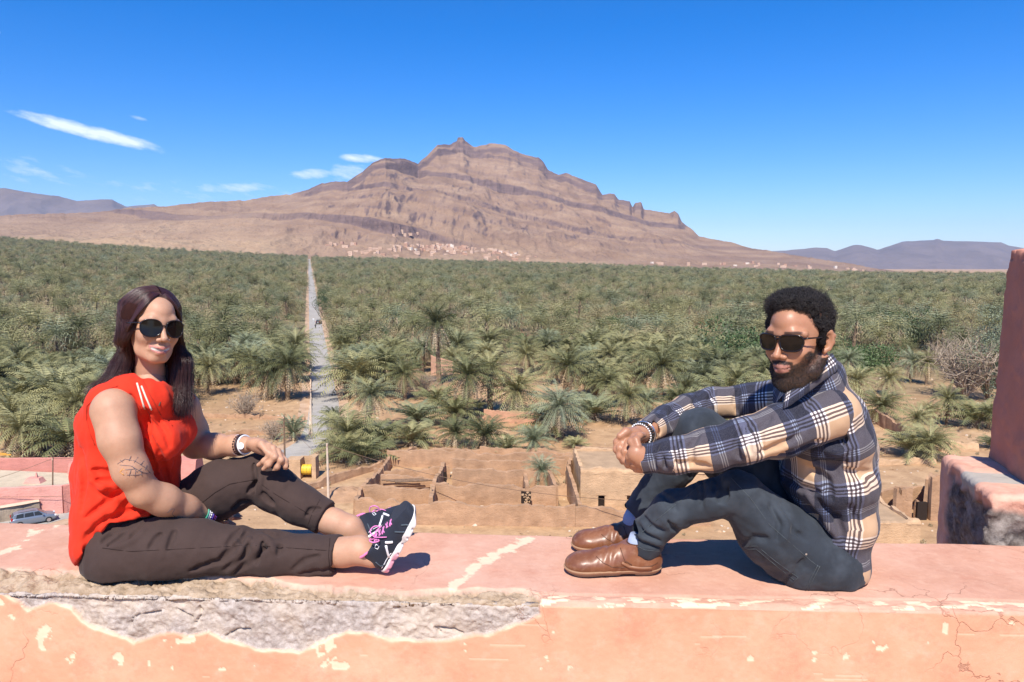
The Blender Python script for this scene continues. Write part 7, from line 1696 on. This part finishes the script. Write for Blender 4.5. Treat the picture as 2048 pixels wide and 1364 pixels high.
    g.ell(W(0, -.014, .042), np.array((.0720, .084, .083)) * s, R, .01); g.ell(W(0, .016, .098), np.array((.060, .066, .030)) * s, R, .02); g.ell(W(.0, .118, -.002), np.array((.086, .092, .090)) * s, R, .006, 'sub'); g.plane(W(0, -.04, -.035), nrm(-T.R[:, 2] + .35 * T.R[:, 1]), k=.01)
    g.ell(W(-.085, .0, -.020), np.array((.03, .030, .045)) * s, R, .004, 'sub'); g.ell(W(.085, .0, -.020), np.array((.03, .030, .045)) * s, R, .004, 'sub')
    for x in (-1, 1): g.chain([W(x * .072, .016, .045), W(x * .0735, .013, .005), W(x * .072, .011, -.016)], [.013, .009, .006], .008)
    g.noise(.012, .030, 36, 2, band=.025); g.noise(.006, .016, 31, 3, band=.02)
    GV, GF = g.extract(); GV = relax(GV, GF, 1, .4); hair = link('hair', mesh_np('hair', GV, GF), simple('black_hair_mass', (.010, .008, .008), .95, .1, .3, 90, .8, 200, .004), root)
    c4 = GV[GF]; cen = c4.mean(1); nr_ = np.cross(c4[:, 1] - c4[:, 0], c4[:, 3] - c4[:, 0]); nr_ /= np.linalg.norm(nr_, axis=1)[:, None] + 1e-9; Lh = T.inv(cen) / s; topw = sstep(.03, .09, Lh[:, 2]); ok = ((nr_ * (cen - W(0, -.01, .03))).sum(1) > 0.0) & ~((np.abs(Lh[:, 0]) > .055) & (Lh[:, 2] < .028) & (Lh[:, 1] > -.045)); pk = Rn.choice(np.flatnonzero(ok), 9000); n = len(pk)
    k = 9; tt = np.linspace(0, 1, k)[None, :, None]; a1 = np.cross(nr_[pk], Rn.normal(size=(n, 3))); a1 /= np.linalg.norm(a1, axis=1)[:, None]; a2 = np.cross(nr_[pk], a1); Ln = (.003 + .016 * topw[pk] * Rn.uniform(.5, 1.1, n))[:, None, None]; cr = (.0008 + .0030 * topw[pk])[:, None, None]; ph = Rn.uniform(0, 6.28, n)[:, None, None]; lean = (-T.R[:, 2] * .4)[None] * (1 - topw[pk])[:, None] + a1 * .4
    hs = cen[pk][:, None] + (nr_[pk] * .8 + lean)[:, None] * Ln * tt + a1[:, None] * cr * np.sin(tt * 9 + ph) + a2[:, None] * cr * np.cos(tt * 9 + ph); strands('hair_strands', hs, .00042, HM, hair)
    sunglasses(root, T, s * 1.02, 'm')
    # --- jeans
    t = Field((.38, 1.98, -.03), (1.08, 2.62, .62), .0044)
    t.chain([P(1470, 985, 2.155), P(1410, 1002, 2.165), P(1345, 1020, 2.185), P(1290, 1076, 2.225)], [.064, .056, .057, .058], .02)
    t.chain([P(1482, 992, 2.155), P(1545, 1064, 2.165), P(1608, 1106, 2.19)], [.071, .099, .124], .02); t.ell(P(1640, 1110, 2.27), (.13, .19, .125), None, .04)
    t.chain([P(1402, 870, 2.33), P(1480, 930, 2.35), P(1600, 1060, 2.38)], [.086, .095, .12], .03); t.chain([P(1402, 870, 2.33), P(1350, 930, 2.37), P(1280, 1022, 2.42)], [.080, .064, .056], .02)
    t.cone(P(1292, 1074, 2.225), P(1284, 1092, 2.23), .061, .060, .006)
    X, Y, Z = t.grid()
    def cut(pos, axis, region):
        d = (X - pos[0]) * axis[0] + (Y - pos[1]) * axis[1] + (Z - pos[2]) * axis[2]; nr2 = (np.abs(X - pos[0]) < region) & (np.abs(Y - pos[1]) < .10) & (np.abs(Z - pos[2]) < region); t.d[nr2] = np.maximum(t.d, d)[nr2]
    ax = nrm(P(1282, 1100, 2.235) - P(1312, 1052, 2.215)); cut(P(1285, 1100, 2.23), ax, .09); t.cone(P(1279, 1113, 2.235), P(1284, 1103, 2.23), .048, .044, .004, 'sub')
    ax = nrm(P(1262, 1048, 2.42) - P(1300, 1000, 2.42)); cut(P(1274, 1032, 2.42), ax, .08)
    t.plane((0, 0, .0015), (0, 0, -1), k=.004)
    for pts, w, dp in (([(1262, 1062), (1285, 1085), (1320, 1094)], .007, .007), ([(1266, 1040), (1290, 1070), (1325, 1085)], .007, .007), ([(1285, 1030), (1300, 1052), (1325, 1062)], .007, .006), ([(1336, 1040), (1348, 1058), (1362, 1062)], .008, .007), ([(1320, 985), (1340, 1000), (1352, 1020)], .006, .004), ([(1440, 955), (1446, 980), (1438, 1005)], .009, .009), ([(1432, 945), (1430, 965), (1420, 985)], .008, .007), ([(1455, 965), (1452, 990), (1444, 1008)], .008, .008), ([(1540, 1010), (1560, 1045), (1555, 1080)], .007, .005), ([(1570, 1030), (1590, 1062), (1612, 1080)], .007, .005), ([(1480, 1090), (1510, 1075), (1535, 1078)], .007, .005),
                       ([(1560, 1170), (1590, 1150), (1605, 1120)], .007, .005), ([(1380, 950), (1392, 975), (1390, 1000)], .008, .005), ([(1405, 960), (1410, 985), (1404, 1010)], .007, .005)): crease(t, pts, w, dp * 1.2, .009)
    for pts in ([(1262, 1050), (1285, 1075), (1325, 1090)], [(1448, 955), (1452, 985), (1442, 1008)], [(1555, 1020), (1575, 1050), (1570, 1085)], [(1410, 955), (1418, 985), (1412, 1008)]): fold(t, pts, .0055)
    t.noise(.004, .05, 33, 3); t.noise(.003, .05, 35, 2, anis=(1.8, .8, 1.8)); t.noise(.0013, .015, 34, 2)
    JM = cloth_mat('charcoal_denim', (.030, .036, .045), .85, .2, 1000, .4, fade=(.075, .088, .104), sheen=.08); jn = cloth_obj('jeans', t, JM, root, 2); SE = simple('denim_stitch', (.075, .088, .095), .9)
    for pts in ([(1278, 1070), (1310, 1042), (1350, 1010), (1395, 975), (1420, 955)], [(1455, 948), (1500, 995), (1540, 1050), (1580, 1085), (1620, 1120), (1640, 1135)], [(1474, 1094), (1514, 1092), (1550, 1122), (1596, 1155)], [(1476, 1100), (1512, 1098), (1548, 1128), (1588, 1160)], [(1596, 1155), (1575, 1180)], [(1636, 1130), (1620, 1160), (1610, 1185)], [(1640, 1132), (1626, 1160), (1616, 1185)], [(1262, 1086), (1290, 1100), (1320, 1103)]): stroke(t, 'stitching', pts, .0009, SE, jn, .0015)
    mb = MB(); p = t.surf(1612, 1108); 
    if p is not None: mb.tube([p, p + (0, -.002, 0)], .003, 8); mb.build('rivet', simple('steel_rivet', (.6, .6, .6), .3, metal=.9), jn)
    # socks and shoes
    k2 = simple('pale_blue_sock', (.34, .39, .52), .9, .1, .08, 300, .3, 600, .0008); mb = MB(); mb.tube([P(1284, 1122, 2.235), P(1272, 1098, 2.235), P(1282, 1076, 2.23)], [.034, .035, .036], 20); mb.build('sock', k2, root, smooth=True); mb = MB(); mb.tube([P(1262, 1062, 2.43), P(1266, 1040, 2.42), P(1278, 1018, 2.42)], [.033, .035, .036], 16); mb.build('sock', k2, root, smooth=True)
    H = PZ(1322, 1147, 0.0); toe = PZ(1128, 1145, 0.0); leather_shoe(root, H + np.array((0, 0.0, 0)), (toe - H) * (1, 1, 0), True, L=.30); H2 = PZ(1320, 1098, 0.0); toe2 = PZ(1150, 1100, 0.0); leather_shoe(root, H2, (toe2 - H2) * (1, 1, 0), False, L=.30)
    # --- shirt
    PM = plaid_mat(); q = Field((.72, 1.93, .0), (1.16, 2.68, .68), .0042); spine = [P(1632, 775, 2.20), P(1648, 850, 2.22), P(1658, 930, 2.24), P(1662, 1010, 2.26), P(1655, 1090, 2.27), P(1650, 1160, 2.27)]
    for (c, r) in ((P(1635, 812, 2.23), (.105, .19, .085)), (P(1645, 870, 2.235), (.135, .20, .11)), (P(1655, 950, 2.245), (.140, .19, .12)), (P(1660, 1030, 2.26), (.132, .185, .12)), (P(1654, 1110, 2.27), (.115, .18, .11))): q.ell(c, r, None, .045)
    q.chain([P(1655, 820, 2.12), P(1645, 775, 2.19), P(1590, 790, 2.38)], [.07, .06, .07], .04); q.chain([P(1600, 800, 2.12), P(1640, 768, 2.13), P(1652, 752, 2.19)], [.050, .052, .056], .03); q.chain([P(1690, 820, 2.2), P(1712, 900, 2.22), P(1716, 990, 2.24), P(1700, 1070, 2.26), P(1675, 1135, 2.26)], [.05, .055, .052, .05, .045], .04)
    X, Y, Z = q.grid(); A_, B_, C_ = P(1540, 958, 2.1), P(1638, 1068, 2.1), P(1668, 1186, 2.15)
    def sd(p, r_): n = np.array([-(r_[2] - p[2]), r_[0] - p[0]]); n /= np.linalg.norm(n); return (X - p[0]) * n[0] + (Z - p[2]) * n[1]
    q.d = np.maximum(q.d, np.minimum(-sd(A_, B_), -sd(B_, C_))).astype(np.float32); q.plane((0, 0, .006), (0, 0, -1), k=.004); q.cone(P(1628, 725, 2.15), P(1616, 785, 2.15), .062, .060, .006, 'sub')
    q.chain([P(1600, 800, 2.20), P(1560, 850, 2.25)], [.05, .05], .01, 'sub')
    for pts, w, dp in (([(1640, 870), (1670, 885), (1690, 880)], .010, .008), ([(1630, 920), (1665, 935), (1690, 925)], .010, .008), ([(1560, 950), (1600, 975), (1640, 985)], .010, .007), ([(1600, 1000), (1640, 1040), (1660, 1080)], .010, .009), ([(1640, 1000), (1672, 1040), (1690, 1090)], .011, .008), ([(1700, 1010), (1712, 1050), (1705, 1090)], .009, .007), ([(1655, 1090), (1668, 1120), (1672, 1150)], .009, .009), ([(1690, 940), (1720, 950), (1740, 945)], .009, .006), ([(1675, 850), (1688, 880), (1686, 915)], .009, .007), ([(1620, 935), (1650, 960), (1665, 1000)], .010, .007), ([(1680, 1100), (1688, 1130), (1684, 1155)], .008, .007)): crease(q, pts, w, dp * 1.3, .012)
    for pts in ([(1660, 1080), (1676, 1110), (1680, 1145)], [(1615, 990), (1650, 1030), (1672, 1070)], [(1650, 900), (1680, 905), (1700, 895)]): fold(q, pts, .008, .014)
    q.noise(.005, .07, 41, 3); q.noise(.0045, .06, 47, 2, anis=(2.2, 1.2, .6)); q.noise(.0015, .02, 42, 2); cloth_obj('shirt', q, PM, root, 2, chain_uv(spine, (0, -1, 0), .155))
    ns = [P(1652, 828, 2.10), P(1560, 862, 2.07), P(1490, 881, 2.055), P(1420, 900, 2.07), P(1345, 911, 2.09), P(1287, 917, 2.12)]; lo, hi = bbox(ns, .12); q = Field(lo, hi, .0040); q.chain(ns, [.080, .073, .062, .060, .050, .041], .02); q.cone(ns[4], ns[5], .04, .043, .004); ax = nrm(ns[5] - ns[4]); q.plane(ns[5] + ax * .004, ax); q.cone(ns[5] - ax * .014, ns[5] + ax * .05, .033, .036, .004, 'sub')
    for pts, w, dp in (([(1500, 850), (1492, 880), (1500, 905)], .008, .006), ([(1480, 860), (1474, 890), (1480, 915)], .008, .006), ([(1360, 885), (1345, 905), (1352, 930)], .008, .008), ([(1340, 890), (1326, 910), (1330, 932)], .008, .008), ([(1318, 895), (1308, 915), (1312, 932)], .007, .006), ([(1600, 870), (1560, 890), (1520, 905)], .010, .007), ([(1640, 880), (1600, 900), (1560, 908)], .010, .008), ([(1420, 930), (1380, 930), (1350, 925)], .008, .006), ([(1620, 800), (1600, 830), (1605, 860)], .008, .005), ([(1540, 835), (1520, 860), (1525, 890)], .008, .005), ([(1395, 870), (1380, 895), (1385, 925)], .007, .005)): crease(q, pts, w, dp * 1.3, .010)
    for pts in ([(1352, 888), (1337, 908), (1342, 930)], [(1490, 858), (1484, 885), (1490, 910)], [(1330, 892), (1318, 912), (1320, 932)]): fold(q, pts, .006)
    q.noise(.004, .05, 43, 3); q.noise(.0012, .016, 44, 2); sl = cloth_obj('sleeve', q, PM, root, 2, chain_uv(ns, (0, -1, .25), .072))
    stroke(q, 'cuff_seam', [(1300, 897), (1297, 915), (1302, 936)], .001, simple('shirt_seam', (.05, .05, .09), .9), sl)
    fs = [P(1572, 800, 2.42), P(1500, 803, 2.48), P(1420, 807, 2.50), P(1375, 820, 2.46), P(1330, 842, 2.37), P(1293, 864, 2.27)]; lo, hi = bbox(fs, .11); q = Field(lo, hi, .0040); q.chain(fs, [.078, .060, .052, .050, .047, .041], .02); ax = nrm(fs[5] - fs[4]); q.plane(fs[5] + ax * .003, ax); q.cone(fs[5] - ax * .014, fs[5] + ax * .05, .033, .036, .004, 'sub')
    for pts in ([(1430, 780), (1420, 800), (1425, 825)], [(1400, 785), (1390, 808), (1395, 830)], [(1350, 810), (1340, 835), (1345, 855)], [(1320, 825), (1312, 845), (1320, 865)], [(1480, 775), (1470, 800), (1475, 825)]): crease(q, pts, .008, .008, .010)
    q.noise(.004, .05, 45, 3); cloth_obj('sleeve', q, PM, root, 2, chain_uv(fs, (0, -1, .3), .072))
    # collar: a folded band around the neck
    cp = [P(1574, 784, 2.045), P(1600, 764, 2.045), P(1630, 738, 2.065), P(1655, 714, 2.12), P(1664, 708, 2.19), P(1640, 726, 2.25), P(1598, 765, 2.25), P(1568, 788, 2.20)]; n = 40; cp = smooth_path(np.array([cp]), n)[0]; cw = np.interp(np.linspace(0, 1, n), [0, .08, .5, .92, 1], [.052, .056, .048, .056, .052]); V = []
    ctr = P(1618, 770, 2.16)
    for i in range(n):
        out_ = nrm((cp[i] - ctr) * (1, 1, 0)); dn = nrm(out_ * .55 + np.array((0, 0, -1.0))); V += [cp[i] - out_ * .004 - (0, 0, .02), cp[i], cp[i] + dn * cw[i] * .5 + out_ * .004, cp[i] + dn * cw[i]]
    F = [[i*4+j, i*4+j+1, (i+1)*4+j+1, (i+1)*4+j] for i in range(n-1) for j in range(3)]; me = bpy.data.meshes.new('collar'); me.from_pydata([tuple(v) for v in V], [], F); me.shade_smooth(); uvv = np.array([(.02 + .03 * (j % 4), i * .011) for i in range(n) for j in range(4)]); add_attr(me, 'plaid', np.concatenate([uvv, np.zeros((len(uvv), 1))], 1), 'FLOAT_VECTOR'); co = link('collar', me, PM, root); m_ = co.modifiers.new('t', 'SOLIDIFY'); m_.thickness = .0035; m_.offset = 0
    mb = MB(); c = P(1576, 790, 2.045); mb.tube([c, c + (-.002, -.004, 0)], .006, 12); mb.build('button', simple('shirt_button', (.75, .70, .6), .3), root)
    # bracelets and ring
    axf = nrm(fs[5] - fs[4]); beads('bead_bracelet', P(1285, 868, 2.245), axf, .036, .0045, 26, simple('dark_bead_m', (.02, .02, .02), .3), root); mb = MB(); torus(mb, P(1289, 866, 2.255), axf, .037, .0028); mb.build('silver_bracelet', simple('silver', (.75, .75, .75), .25, metal=.9), root, smooth=True); beads('bead_bracelet', P(1281, 870, 2.235), axf, .0355, .0032, 30, simple('white_bead_m', (.8, .8, .78), .3), root)
    mb = MB(); torus(mb, P(1239, 879, 2.178), nrm(P(1234, 884, 2.172) - P(1246, 872, 2.185)), .0115, .0018); mb.build('ring', simple('silver_ring', (.8, .8, .8), .2, metal=.9), root, smooth=True)
    return root
wm = woman()
Hn = PZ(776, 1144, 0.0); Hn = Hn + np.array((0, .0, .006)); Tn = P(850, 1012, 2.175); sneaker(wm, Hn, Tn - Hn, (-.90, -.22, .30), -1)
Hf = P(728, 1100, 2.35); Tf = P(812, 1044, 2.50); sneaker(wm, Hf, Tf - Hf, (-.85, -.22, .42), -1)
man()
print('script seconds', round(time.time() - _T0, 1))
